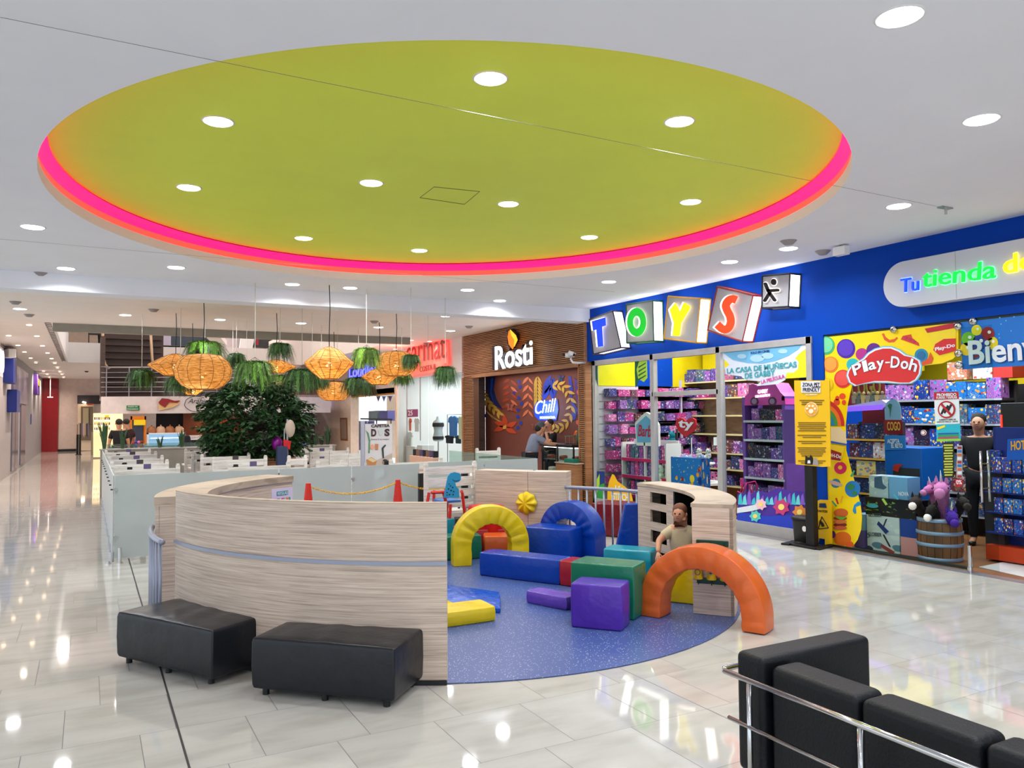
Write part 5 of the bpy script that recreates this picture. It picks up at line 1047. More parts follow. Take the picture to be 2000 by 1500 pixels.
# large puzzle box and others in the middle window
a, b = A(1310, 892, X=9.0), A(1368, 960, X=9.0); o = carton(T_BLUE, 'large colourful playset box standing in the middle window', 'toy box', 9.0, b.y, .22, .22, a.y-b.y, a.z-.22); o = carton(T_WARM, 'tall box stand carrying the large playset box', 'toy box', 9.02, b.y+.02, .01, .2, a.y-b.y-.04, .205)
for k, (px, zz, cc) in enumerate(((1298, 1.05, (20, 40, 110)), (1308, 1.2, (10, 120, 140)), (1294, .86, (60, 30, 50)), (1306, .75, (20, 90, 90)))):
    p = A(px, 830, X=9.75); plush('plush_toy', ['dark blue plush bear left of the heart sign', 'turquoise plush owl left of the heart sign', 'dark brown plush bear under the blue one', 'teal plush lying under the blue one'][k], (9.9, p.y+.12, zz), .26, cc, (min(255, cc[0]+40), cc[1], cc[2]))
t = thing('plush_tower', 'dark wire tower holding the larger plush toys', 'display stand', (10, p.y+.1, 0)); MB().tube([(10.05, p.y+.12, 0), (10.05, p.y+.12, 1.5)], .02, 8).build('post', m_dark, t)
for z in (.74, .85, 1.04, 1.19): MB().box((9.75, p.y-.05, z-.012), (10.1, p.y+.32, z)).build('tray', m_dark, t)
MB().lathe([(.25, 0), (.25, .02), (.01, .02)], (10.05, p.y+.12), 20).build('base', m_dark, t)
# toy pram in pink
t = thing('toy_pram', 'pink and white toy pushchair behind the right window', 'toy pram', (9.05, 8.8, 0)); XQ = 9.05
for pts in ([(1432, 1000), (1452, 945), (1475, 940), (1480, 950), (1462, 1000)], [(1440, 960), (1470, 975), (1478, 1005)], [(1458, 945), (1440, 985)]): MB().tube([A(x, y, X=XQ+.05*k) for k, (x, y) in enumerate(pts)], .012, 7).build('tube', mat('pram_pink', (214, 40, 120)), t, smooth=True)
for px, py in ((1436, 1010), (1462, 1012)): MB().lathe([(.05, -.012), (.06, 0), (.05, .012)], n=14, M=Matrix.Translation(A(px, py, X=XQ))@Matrix.Rotation(pi/2, 4, 'X')).build('wheel', m_dark, t)
# ---- right part: dark gondola, red stage display, boxes at the glass
ya, yb = A(1960, 860, X=11.2).y, A(1722, 860, X=11.2).y
shelf_run(11.2, ya, yb, [.3, .62, .95, 1.28, 1.62, 1.98], 'dark shelving with rows of blue toy boxes behind the glass front', [T_DARK, T_MIX, T_BLUE, T_PURP], 'toy box on the %s of the dark shelving', 'toys on the dark shelving', back=m_dark, board=m_dark, seed=12, dark=True, bw=(.2, .36), bh=(.22, .31), lip=mat('silver_strip', (150, 156, 170)))
ya, yb = A(1735, 860, X=10.2).y, A(1652, 860, X=10.2).y
shelf_run(10.2, ya, yb, [.3, .6, .85, 1.12, 1.40], 'low dark shelving with car boxes under the red display', [T_DARK, T_MIX, T_WARM], 'boxed car set on the %s under the red display', 'boxes under the red display', back=m_dark, board=m_dark, seed=5, dark=True, bw=(.2, .34), bh=(.2, .24), lip=mat('yellow_strip', (220, 170, 60)))
t = thing('brick_display', 'red lit display stage with model figures', 'display', (10.2, 8, 1.7)); XR = 10.15
xpoly('back_board', [(1662, 745), (1728, 738), (1730, 792), (1656, 793)], XR+.3, flat('stage_red', (110, 14, 26)), t); xpoly('stage', [(1654, 793), (1722, 781), (1735, 790), (1725, 797), (1655, 803)], XR, flat('stage_lilac', (170, 160, 200)), t, t=-.25)
MB().box((XR+.32, A(1722, 790, X=XR).y, 1.40), (XR+.36, A(1656, 790, X=XR).y, A(1690, 800, X=XR).z)).build('stage_base', flat('stage_red', 0), t); xpoly('stage_edge', [(1654, 795), (1725, 790), (1724, 800), (1654, 804)], XR-.02, mat('stage_glow', (130, 80, 240), emit=.8), t); xtext('COGO', 'lettering', flat('cogo_gold', (110, 100, 20)), XR+.28, (1664, 776), (1722, 770), .26, t, bold=.06, ext=.004)
for k in range(7): p = A(1668+k*9, 790-k*.8, X=XR+.1); q = MB(); q.box((-.03, -.03, 0), (.03, .03, .06)); q.box((-.02, -.04, .06), (.02, .04, .12)); q.ball((0, 0, .15), .025, 6); o = q.build('model_figure', mat('model%d' % (k % 3), ((120, 110, 90), (70, 80, 70), (150, 130, 80))[k % 3])); o.location = (XR+.12, p.y, A(1700, 786, X=XR+.12).z-.01); lab(o, 'small brick-built model on the red lit stage', 'model', 'models on the red stage')
t = thing('board_header', 'skateboard-shaped card with palms above the red name board', 'display header', (9.8, 7, 1.7)); XK = 9.75
xpoly('board', [(1729, 826), (1728, 800), (1732, 786), (1740, 780), (1750, 780), (1757, 788), (1760, 800), (1761, 826)], XK, flat('board_sky', (130, 170, 200)), t); xpoly('palm', [(1738, 800), (1734, 792), (1738, 788), (1743, 790), (1741, 800), (1739, 815)], XK, flat('palm_green', (50, 110, 60)), t, off=.004)
xpoly('name_board', [(1727, 820), (1762, 820), (1765, 848), (1727, 848)], XK, flat('cogo_red', (140, 16, 24)), t, off=.005); xtext('COGO', 'lettering', flat('cogo_yellow', (220, 170, 60)), XK-.012, (1733, 841), (1759, 841), .12, t, bold=.04, ext=.001)
t = thing('blue_display', 'tall blue display case with a slogan card on top', 'display case', (9.6, 6.8, 0)); ya, yb = A(1800, 900, X=9.6).y, A(1728, 900, X=9.6).y
MB().box((9.6, ya, .05), (10.1, yb, 1.32)).build('case', mat('display_blue', (14, 96, 190), rough=.35), t, bevel=.01); xpoly('slogan_card', [(1727, 850), (1767, 851), (1768, 878), (1729, 879)], 9.58, flat('slogan_blue', (36, 120, 200)), t, t=-.02)
xtext('ACEPTA', 'lettering', m_white, 9.57, (1733, 866), (1757, 866), .06, t, bold=.04, ext=.001); xtext('EL RETO', 'lettering', m_white, 9.57, (1741, 875), (1763, 875), .06, t, bold=.04, ext=.001)
xpoly('flame_logo', [(1744, 918), (1746, 908), (1754, 906), (1765, 908), (1757, 913), (1755, 922)], 9.59, flat('flame_red', (190, 40, 20)), t, off=.003); MB().box((9.594, ya+.03, .75), (9.60, ya+.42, 1.05)).build('window', m_dark, t)
# cartons along the glass
def wb(label, m, px0, px1, z0, z1, X0, dx, cat='box', nm='carton'):
    a, b = A(px0, 1050, X=X0), A(px1, 1050, X=X0); return carton(m, label, cat, X0, b.y, z0, dx, a.y-b.y, z1-z0, name=nm)
m_c1 = toymat('white_carton', [(196, 204, 208), (170, 186, 196), (186, 196, 204), (60, 70, 90), (200, 206, 210), (90, 130, 150), (210, 216, 218)], 2.2); m_c2 = toymat('black_carton', [(14, 14, 20), (20, 16, 24), (24, 10, 16), (40, 20, 30), (60, 160, 190), (16, 16, 20), (120, 160, 80)], 2.5)
m_c3, m_c4, m_c5, m_c6 = flat('pale_blue_carton', (110, 160, 206)), flat('royal_carton', (20, 60, 150)), flat('pink_carton', (206, 140, 140)), flat('teal_carton', (30, 90, 96))
X1 = 9.0
wb('white scooter carton, bottom of the stack at the glass', m_c1, 1694, 1757, .01, .235, X1, .3); wb('white scooter carton above the bottom one', m_c1, 1694, 1757, .237, .46, X1, .3)
wb('pink-ended carton beside the bottom scooter carton', m_c5, 1759, 1792, .01, .235, X1, .3); wb('royal blue carton above the pink one', m_c4, 1759, 1792, .237, .46, X1, .3)
wb('teal carton between the pink carton and barrel', m_c6, 1795, 1812, .01, .235, X1+.05, .3); wb('maroon carton on the teal one', flat('maroon_carton', (90, 40, 60)), 1795, 1812, .237, .46, X1+.05, .3)
wb('long black carton with neon bars on the white cartons', m_c2, 1692, 1790, .462, .69, X1, .34)
wb('white skate carton on the black carton', m_c1, 1700, 1737, .692, .97, X1+.03, .25); wb('pale blue skate carton on the black carton', m_c3, 1739, 1775, .692, .97, X1+.03, .25)
wb('violet printed carton behind the foot of the yellow arch', flat('violet_carton', (110, 90, 160)), 1668, 1688, .01, .24, X1, .2); wb('blue and white carton on the violet one', flat('sky_carton', (130, 170, 200)), 1670, 1688, .242, .45, X1, .2)
def ctext(s_, x0, x1, y, h, m, sl=.0): o = xtext(s_, 'carton_print', m, X1-.004, (x0, y), (x1, y+(x1-x0)*sl), h, None, bold=.03, ext=.001); return o
par_ = [o for o in COL.objects if o.get('label', '').startswith(('white scooter', 'long black', 'white skate'))]
def cprint(o, s_, x0, x1, y, h, m, sl=.1):
    q = ctext(s_, x0, x1, y, h, m, sl); q.parent = o; q.matrix_parent_inverse = Matrix.LocRotScale(o.location, None, o.scale).inverted()
ink = flat('carton_ink', (70, 80, 92))
cprint(par_[0], 'GLOBBER', 1696, 1722, 1047, .05, ink, .05); cprint(par_[1], 'GLOBBER', 1696, 1722, 1009, .05, ink, .05); cprint(par_[2], 'NOVA', 1755, 1775, 968, .05, m_white, .05); cprint(par_[3], 'GLOBBER', 1704, 1732, 926, .045, ink, .02)
for o, pts, c in ((par_[1], [(1716, 1018), (1736, 1038), (1730, 1043), (1713, 1024)], (20, 40, 110)), (par_[0], [(1722, 1062), (1748, 1078), (1742, 1082), (1720, 1068)], (150, 60, 60)), (par_[0], [(1724, 1044), (1727, 1044), (1740, 1068), (1737, 1068)], (50, 30, 30)), (par_[1], [(1730, 1014), (1733, 1013), (1727, 1028), (1725, 1027)], (30, 30, 60)), (par_[3], [(1708, 932), (1722, 930), (1724, 945), (1732, 952), (1726, 956), (1708, 952)], (60, 90, 120)), (par_[2], [(1722, 975), (1726, 973), (1734, 985), (1730, 987)], (180, 220, 90)), (par_[2], [(1745, 966), (1748, 965), (1756, 975), (1752, 976)], (90, 190, 220))):
    q = xpoly('printed_picture', pts, X1-.003 if o is not par_[3] else X1+.027, flat('pr_%d_%d' % c[:2], c)); q.parent = o; q.matrix_parent_inverse = Matrix.LocRotScale(o.location, None, o.scale).inverted()
# barrel of hobby horses
bc = Vector((9.14, 6.06, 0)); RB = .245
t = thing('barrel', 'wooden barrel with pale blue hoops behind the glass', 'barrel', bc)
MB().lathe([(RB*.94, .01), (RB, .12), (RB*1.03, .26), (RB, .40), (RB*.95, .52), (RB*.9, .52), (RB*.85, .4)], (bc.x, bc.y), 30).build('staves', m_barrel, t, smooth=True)
gv = MB()
for k in range(18): a = 2*pi*k/18; gv.tube([(bc.x+RB*f*cos(a), bc.y+RB*f*sin(a), z) for f, z in ((.945, .01), (1.003, .12), (1.033, .26), (1.003, .4), (.953, .52))], .003, 4)
gv.build('stave_gaps', m_black, t)
for z, f in ((.03, .97), (.20, 1.03), (.34, 1.025), (.49, .98)): MB().lathe([(RB*f, z-.022), (RB*f+.008, z-.018), (RB*f+.008, z+.018), (RB*f, z+.022)], (bc.x, bc.y), 30).build('hoop', mat('hoop_blue', (150, 170, 206), rough=.35, metal=.3), t, smooth=True)
def hobby(label, c, col, muz, yaw, horn=False, s=1.0, pitch=0.2):
    t = thing('hobby_horse', label, 'plush toy', (bc.x+c[0]*.3, bc.y+c[1]*.3, .3)); c = Vector((bc.x+c[0], bc.y+c[1], c[2]))
    d = Vector((cos(yaw), sin(yaw), 0)); m = mat('horse_%d_%d_%d' % col, col, rough=.95, bump=(50, .4)); mm = mat('muz_%d_%d_%d' % muz, muz, rough=.95)
    MB().tube([Vector((bc.x+(c.x-bc.x)*.5, bc.y+(c.y-bc.y)*.5, .45)), c-d*.05*s+Vector((0, 0, -.06)), c], [.05*s, .06*s, .055*s], 10).build('neck', m, t, smooth=True)
    MB().tube([c-d*.06*s, c, c+d*.07*s-Vector((0, 0, pitch*.08)), c+d*.13*s-Vector((0, 0, pitch*.2))], [.03*s, .068*s, .056*s, .04*s], 12).build('head', m, t, smooth=True)
    MB().ball(c+d*.14*s-Vector((0, 0, pitch*.22)), .048*s, 10).build('muzzle', mm, t, smooth=True)
    sd = Vector((-d.y, d.x, 0))
    for k in (-1, 1): MB().lathe([(.02*s, 0), (.012*s, .04*s), (.001, .07*s)], n=8, M=Matrix.Translation(c+sd*k*.04*s+Vector((0, 0, .05*s)))).build('ear', m, t, smooth=True); MB().ball(c+sd*k*.055*s+d*.04*s+Vector((0, 0, .015)), .011*s, 8).build('eye', m_black, t, smooth=True)
    if horn: MB().tube([c+Vector((0, 0, .06*s)), c+d*.04*s+Vector((0, 0, .17*s))], [.014*s, .002], 8).build('horn', mat('horn_white', (230, 226, 220)), t, smooth=True)
    MB().tube([c-d*.07*s+Vector((0, 0, -.05)), c-d*.05*s+Vector((0, 0, .04)), c+Vector((0, 0, .075*s))], [.02, .025, .015], 8).build('mane', mat('mane_%d' % col[0], tuple(int(k*.6+40) for k in col), rough=1), t, smooth=True)
    return t
hobby('dark brown hobby horse with white nose at the left of the barrel', (-.20, .16, .70), (40, 26, 22), (220, 216, 210), pi*1.1)
hobby('dark brown hobby horse with white nose hanging in front', (-.16, -.03, .62), (34, 24, 22), (222, 220, 214), pi*1.05, pitch=.4)
hobby('large pink unicorn hobby horse rising from the barrel', (0, -.04, .86), (206, 120, 180), (214, 130, 186), pi*1.15, True, 1.35)
hobby('small pink unicorn head behind the large one', (.05, .13, .84), (200, 110, 170), (210, 130, 180), pi*.95, True, .9)
hobby('purple hobby horse drooping over the barrel rim', (-.13, -.24, .56), (70, 30, 150), (80, 40, 160), pi*1.25, True, 1.05, .3)
hobby('very dark brown hobby horse at the right of the barrel', (.05, -.26, .72), (30, 22, 20), (60, 50, 46), pi*1.3)
# blister gondola at the right
t = thing('blister_stand', 'blue floor stand full of small car blister packs', 'display stand', (9.6, 5.2, 0)); XH = 9.55
ya, yb = A(2080, 900, X=XH).y, A(1922, 900, X=XH).y
MB().box((XH+.2, ya, .05), (XH+.3, yb, 1.6)).build('back_panel', mat('stand_navy', (10, 40, 120), rough=.4), t); MB().box((XH-.02, ya, .03), (XH+.3, yb, .2)).build('base', flat('stand_orange', (190, 60, 20)), t)
xpoly('header', [(1968, 858), (2080, 850), (2080, 898), (1966, 898)], XH, flat('stand_blue', (14, 90, 190)), t, t=-.05); xtext('HOT WHEELS', 'lettering', flat('flame_yellow', (240, 170, 30)), XH-.004, (1975, 880), (2060, 874), .11, t, bold=.05, ext=.002, shear=.2)
for k in range(4): MB().box((XH-.02, ya, .34+.24*k), (XH+.2, yb, .352+.24*k)).build('shelf', MATS['stand_navy'], t)
for r_ in range(4):
    y = ya+.02
    while y < yb-.1: carton(T_BLUE, 'car blister pack on the %s of the blue stand' % ROWN[r_], 'toy pack', XH+rnd.uniform(0, .03), y, .354+.24*r_, .12, .10, .17, 'car packs, '+ROWN[r_]+' of the blue stand', 'car_pack'); y += .115
wb('dark blue toy bucket on the counter near the entrance', T_BLUE, 1932, 1958, 1.12, 1.32, 9.7, .2, nm='toy_bucket'); lab(MB().box((9.65, A(1962, 900, X=9.7).y, .0), (10.0, A(1925, 900, X=9.7).y, 1.118)).build('counter_block', m_dark), 'dark counter block under the toy bucket', 'counter')
t = thing('barrier_post', 'black display cabinet with red light at the right edge inside', 'display case', (10.3, 5.6, 0)); MB().box((10.2, 5.5, .02), (10.7, 5.9, 1.9)).build('cabinet', m_black, t, bevel=.01); MB().box((10.19, 5.88, 1.2), (10.2, 5.9, 1.75)).build('light_strip', mat('red_neon', (255, 40, 20), emit=2), t)
for k, (px, z1) in enumerate(((1860, 2.52), (1910, 2.5), (1950, 2.5))): wb(['large white box on top of the dark shelving', 'large printed box on top of the dark shelving beside the red one', 'large red box on top of the dark shelving'][k], [T_WARM, T_WARM, flat('red_box', (170, 40, 30))][k], px, px+38, 2.26, z1, 11.25, .3)
# ================================================================ brown slatted cafe front
YA, YB = 13.24, 19.13
t = thing('slatted_facade', 'brown horizontal slat facade around the cafe opening', 'facade', (XS, 16, 0)); mb = MB()
for k in range(26):
    z = 2.83+.0415*k; mb.box((XS-.035, YA, z), (XS+.01, YB, z+.026))
mb.build('upper_slats', m_slatw, t)
mb = MB(); m2_ = MB()
for k in range(68):
    z = .02+.0415*k; mb.box((XS-.035, YA+.0, z), (XS+.01, YA+.20, z+.026)); m2_.box((XS-.035, YB-.62, z), (XS+.01, YB-.10, z+.026))
mb.build('side_slats', m_slatw, t); m2_.build('side_slats', m_slatw, t)
m_slatb = mat('slat_backing', (92, 60, 40), rough=.6)
mb = MB(); mb.box((XS+.01, YA, 2.8), (XS+.16, YB, ZC)); mb.box((XS+.01, YA, 0), (XS+.16, YA+.2, 2.8)); mb.box((XS+.01, YB-.62, 0), (XS+.16, YB, 2.8)); mb.build('backing', m_slatb, t)
mb = MB(); mb.box((XS-.05, YA-.045, 0), (XS+.1, YA+.0, 3.62)); mb.box((XS-.045, YA+.2, 0), (XS+.0, YA+.24, 2.83)); mb.box((XS-.05, YB-.10, 0), (XS+.05, YB, 2.8)); mb.box((XS-.05, YA+.2, 2.76), (XS+.02, YB-.62, 2.83)); mb.build('edge_boards', m_slatw, t)
struct(MB().box((XS-.0, 13.2, 3.6), (XS+.2, YA, ZC)).build('trim_11', m_white))
XM = 9.45
struct(MB().box((XM, 13.24, 0), (XM+.12, 19.12, 3.0)).build('wall_mural', mat('mural_brown', (104, 50, 36), rough=.7)))
struct(MB().box((XS+.17, 13.24, 2.85), (XM, 19.12, 2.95)).build('ceiling_cafe', m_dark)); struct(MB().box((XS+.1, 19.14, 0), (XM, 19.2, 2.9)).build('wall_cafe_side', m_darkw)); struct(MB().box((XS+.1, 13.24, 0), (XM, 13.28, 2.9)).build('wall_cafe_right', m_darkw))
area('cafe_light', (9.0, 16.3, 2.8), .4, 34, (1, .9, .82), sx=4)
t = thing('leaf_mural', 'painted mural of gold and blue leaves, flowers and butterflies', 'mural', (XM, 16, 1.8))
def leaf(px, py, L, W, ang, c, k=1, nm='leaf'):
    P = []
    for i in range(9): u = i/8; P.append((L*u, W*sin(pi*u**.8)))
    for i in range(7, 0, -1): u = i/8; P.append((L*u, -W*.7*sin(pi*u**.8)))
    a = radians(ang); xpoly(nm, [(px+x*cos(a)-y*sin(a), py+x*sin(a)+y*cos(a)) for x, y in P], XM, flat('mu_%d_%d' % c[:2], c), t, off=.003*k, t=.003)
GO, BL, BR, RU, DB = (186, 146, 56), (22, 44, 140), (196, 104, 70), (148, 56, 32), (24, 34, 84)
xpoly('frond', [(952, 738), (968, 736), (965, 760), (970, 780), (982, 800), (968, 792), (956, 778), (950, 758)], XM, flat('mu_db', DB), t, off=.003); xpoly('frond', [(959, 738), (964, 738), (960, 765), (966, 790), (958, 770)], XM, flat('mu_b2', (16, 70, 170)), t, off=.006)
for i in range(9):
    u = i/8; x = 930+3*sin(u*3)+u*u*42; y = 742+u*62
    leaf(x, y, 17, 3.2, 20+u*10, GO); leaf(x, y, 15, 3, 100-u*20, GO)
for i in range(7): leaf(948+i*4, 800+i*4, 24, .8, 50-i*6, (200, 160, 80))
for i in range(5): leaf(996, 740+i*13, 17, 3.5, 145+5*i, RU, 1); leaf(998, 742+i*13, 18, 3, 40, BR if i % 2 else RU, 2)
for i in range(5): leaf(1033, 736+i*16, 19, 3.2, 130, BR, 2); leaf(1033, 738+i*16, 16, 2.4, 55, BR, 2)
for i in range(10): leaf(1012+6*sin(i*1.7), 742+i*10, 9, 4, 60+i*47, BL, 1)
for i in range(7): leaf(1050, 735+i*7, 20, 2.2, 110, GO, 2); leaf(1051, 735+i*7, 18, 2.0, 62, GO, 2)
for i in range(7): leaf(1078+3*sin(i), 732+i*4, 34, 4.5, 100+(-1)**i*22, (20, 50, 150), 1)
for i in range(11):
    u = i/10; a = -1.9+3.7*u; x = 1085+28*cos(a)+4; y = 795+44*sin(a)
    leaf(x, y, 17, 3.6, degrees_ := (a*57.3+65), GO, 3); leaf(x, y, 14, 3.2, a*57.3+150, GO, 3)
xpoly('ribbon', [(1110, 735), (1116, 735), (1120, 760), (1118, 780), (1128, 800), (1124, 820), (1112, 822), (1120, 800), (1114, 780)], XM, flat('mu_rb', (30, 40, 150)), t, off=.003); xpoly('ribbon', [(1122, 738), (1130, 745), (1134, 790), (1128, 815), (1128, 790)], XM, flat('mu_rb2', (60, 36, 120)), t, off=.006)
for k, (x, y, a) in enumerate(((988, 834, -100), (988, 834, -25), (988, 834, 30), (988, 834, 160), (988, 834, 205))): leaf(x, y, 25, 6, a, (176, 60, 30), 3, 'petal')
leaf(984, 838, 10, 4, -60, GO, 4, 'stamen')
for (x, y, c, s_) in ((943, 814, (20, 46, 130), 1.0), (997, 794, (150, 80, 70), .9), (1096, 738, (16, 30, 90), .8), (1044, 832, (120, 60, 40), .7)):
    for a in (-150, -30, 120, 60): leaf(x, y, 11*s_, 4*s_, a, c, 4, 'butterfly_wing')
    leaf(x, y-4*s_, 8*s_, .9*s_, 90, (20, 16, 20), 5, 'butterfly_body')
for x, y, a in ((1130, 748, 60), (1132, 760, 100), (1128, 820, 70), (1131, 842, 140)): leaf(x, y, 13, 4, a, (214, 80, 50), 3, 'petal')
t = thing('neon_sign', 'white neon script sign glowing on the mural', 'neon sign', A(1068, 800, X=XM)); m_neon = mat('neon_white', (225, 235, 255), emit=3); m_neonb = mat('neon_blue_halo', (20, 60, 170), emit=.5)
xpoly('backing', [(1044, 795), (1050, 785), (1090, 780), (1092, 800), (1088, 821), (1054, 821), (1045, 812)], XM, m_neonb, t, off=.015)
xtext('Chill', 'lettering', m_neon, XM-.03, (1046, 809), (1087, 803), .30, t, bold=-.02, ext=.004, shear=.35); xtext('KOMBUCHA', 'lettering', m_neon, XM-.03, (1055, 818), (1085, 817.5), .055, t, bold=.02, ext=.004)
l = bpy.data.lights.new('neon_glow', 'POINT'); l.energy = 16; l.color = (.4, .6, 1); l.shadow_soft_size = .15; o = bpy.data.objects.new('neon_glow', l); COL.objects.link(o); o.location = Vector((-.3, 0, 0)); o.parent = t
# big lit name sign
t = thing('cafe_sign', 'bright white cafe name letters with an orange flame above', 'sign', (XS-.1, 16.2, 3.1)); XL = XS-.16
xtext('Rosti', 'letter_sides', mat('sign_side', (26, 28, 44), rough=.4), XL+.04, (969, 723), (1042, 711.5), .56, t, bold=.035, ext=.05)
xtext('Rosti', 'letters', mat('sign_white', (255, 255, 255), emit=2.6), XL-.075, (968, 723), (1041, 711.5), .56, t, bold=.03, ext=.008)
xpoly('flame_side', [(1000, 655), (996, 645), (1004, 642), (1014, 652), (1014, 664), (1008, 674), (1003, 684), (998, 668)], XL+.1, MATS['sign_side'], t, t=-.0+.11)
xpoly('flame', [(995, 646), (1003, 656), (1007, 668), (1002, 682), (995, 672), (993, 658)], XL-.015, mat('flame_orange', (255, 110, 20), emit=1.2), t, t=.02); xpoly('flame', [(997, 644), (1008, 655), (1011, 664), (1005, 677), (1006, 664), (1000, 655)], XL-.04, mat('flame_yellow_lit', (255, 170, 40), emit=1.3), t, t=.02)
t = thing('security_camera', 'white bullet security cameras on a curved arm by the flame sign', 'camera', A(1118, 692, X=XS-.3)); XA = XS-.3
MB().tube([A(1143, 708, X=XS-.05), A(1128, 709, X=XA), A(1119, 708, X=XA), A(1115, 702, X=XA), A(1116, 695, X=XA)], .022, 8).build('arm', m_white, t, smooth=True)
for (x0, y0, x1, y1) in ((1123, 694, 1110, 688), (1116, 694, 1104, 694)): a, b = A(x0, y0, X=XA), A(x1, y1, X=XA-.12); MB().tube([a, b], .045, 12).build('camera_body', m_white, t, smooth=True)
a = A(1121, 693, X=XA-.03); MB().ball(a, .035, 10).build('lens', m_black, t, smooth=True); a = A(1101, 693, X=XA-.13); MB().ball(a, .03, 10).build('lens', m_black, t, smooth=True)
# cake display case and counter
t = thing('cake_case', 'lit glass cake display case with a black top', 'display case', (9.0, 14.3, 0)); xc0, xc1 = 8.66, 9.05
y0, y1 = 13.5, A(1058, 880, X=8.66).y
MB().box((xc0, y0, .02), (xc1, y1, .35)).build('base', m_dark, t); MB().box((xc0-.06, y0, 1.12), (xc1+.05, y1+.05, 1.18)).build('top', m_black, t, bevel=.005)
MB().box((xc0, y0, .35), (xc0+.008, y1, 1.12)).build('pane', m_glass, t); MB().box((xc0, y1-.008, .35), (xc1, y1, 1.12)).build('pane', m_glass, t)
MB().box((xc1-.02, y0, .35), (xc1, y1, 1.12)).build('back', m_white, t)
for z in (.58, .84): MB().box((xc0+.03, y0, z), (xc1-.02, y1-.02, z+.01)).build('glass_shelf', m_glass_g, t)
MB().box((xc0+.05, y0, 1.10), (xc0+.1, y1-.02, 1.115)).build('light_strip', mat('case_light', (255, 255, 255), emit=6), t)
for y in (y0+.02, (y0+y1)/2, y1-.02): MB().box((xc0-.01, y-.015, .3), (xc0+.02, y+.015, 1.13)).build('frame', m_black, t)
for i in range(9):
    z = (.362, .595, .855)[i % 3]; y = y0+.15+(i//3)*(y1-y0-.3)/2+.04*(i % 3); c = ((210, 150, 80), (120, 60, 40), (230, 210, 190))[(i*2) % 3]
    q = MB().lathe([(.09, 0), (.09, .06), (.07, .08), (.01, .085)], (0, 0), 18, True).build('cake', mat('cake%d' % ((i*2) % 3), c, rough=.6), smooth=False); q.location = (8.86, y, z); lab(q, 'small round cake on the %s level of the lit case' % ('lower', 'middle', 'upper')[i % 3], 'cake', 'cakes on the %s level' % ('lower', 'middle', 'upper')[i % 3])
a, b = A(1103, 896, X=8.72), A(1141, 983, X=8.72); t = thing('wood_counter', 'wood-fronted counter end beside the cake case', 'counter', (8.8, 13.7, 0)); MB().box((8.56, 13.3, .02), (8.73, a.y+.1, .80)).build('front', m_slatw, t, bevel=.004); MB().box((8.54, 13.28, .80), (8.76, a.y+.12, .82)).build('top', m_lamtop, t)
lab(MB().box((8.58, 13.4, .821), (8.72, 13.75, .90)).build('tray_stack', mat('tray_green', (20, 110, 90))), 'dark green stack of trays on the wooden counter', 'tray')
t = thing('wire_stand', 'small green wire plate stand on the black case top', 'stand', (8.85, 13.95, 1.181)); MB().lathe([(.1, 0), (.12, .01)], n=16).build('base', m_dark, t, local=True); MB().lathe([(.12, .16), (.12, .17), (.01, .17)], n=20).build('plate', mat('plate_green', (60, 120, 100)), t, local=True)
for k in range(6): MB().tube([(.1*cos(k), .1*sin(k), 0), (.1*cos(k), .1*sin(k), .16)], .004, 5).build('wire', m_alu, t, local=True)
t = thing('cactus_ornament', 'green leafy ornament beside the wire stand', 'ornament', (8.85, 13.62, 1.181)); MB().tube([(0, 0, 0), (0, .02, .15), (0, 0, .3)], [.03, .05, .02], 8).build('body', mat('cactus', (50, 90, 60)), t, local=True, smooth=True); MB().ball((-.03, .03, .26), .03, 8).build('flower', mat('orange_flower', (230, 120, 40)), t, local=True)
t = thing('cafe_table', 'white table with a black caddy inside the cafe front', 'table', (8.0, 15.9, 0)); MB().box((7.7, 15.2, .72), (8.3, 16.4, .76)).build('top', m_white_wood, t); MB().cyl((8.0, 15.8), .03, .02, .72, 12).build('leg', m_black, t); MB().cyl((8.0, 15.8), .2, 0, .02, 20).build('base', m_black, t)
lab(MB().box((7.95, 15.95, .761), (8.15, 16.15, .90)).build('table_caddy', m_black, bevel=.01), 'black napkin caddy on the white table before the mural', 'caddy')
# ================================================================ clothes shop with the red neon
YC, YD = 19.2, 24.45
fr = MB(); fr.box((XS, YC, 2.95), (XS+.2, YD, ZC+.1)); fr.box((XS, YD-.25, 0), (XS+.2, YD, 3)); struct(fr.build('wall_right_white', m_white))
struct(MB().box((XS+.1, 24.3, 0), (13.5, 24.45, 3.8)).build('wall_clothes_left', m_white)); struct(MB().box((12.5, 19.2, 0), (12.7, 24.4, 3.8)).build('wall_clothes_back', m_white)); struct(MB().box((XS, 19.2, -.03), (12.7, 24.4, .003)).build('floor_clothes', m_white)); struct(MB().box((XS+.2, 19.2, 3.2), (12.7, 24.4, 3.3)).build('ceiling_clothes', m_white))
area('clothes_light', (10.6, 21.8, 3.1), 2, 120, (.95, .97, 1), sx=4)
t = thing('shop_window', 'frameless glass front of the bright clothes shop', 'shop window', (XS, 22, 0)); MB().box((XS+.02, YC+.02, .02), (XS+.03, 21.6, 2.95)).build('pane', m_glass, t); MB().box((XS+.02, 21.64, .02), (XS+.03, YD-.25, 2.95)).build('pane', m_glass, t)
MB().box((XS-.06, YD-.29, 0), (XS-.02, YD-.22, 2.95)).build('wood_edge', mat('pale_wood_edge', (220, 190, 160)), t)
for px in (822, 796): a = A(px, 800, X=XS-.0); MB().box((XS-.03, a.y-.02, 1.05), (XS-.01, a.y+.02, 2.95)).build('door_edge', mat('thin_edge', (150, 156, 160)), t)
XE = XS-.12; t = thing('red_neon_sign', 'red glowing panel sign with dark cursive letters', 'neon sign', (XE, 22.3, 3.5))
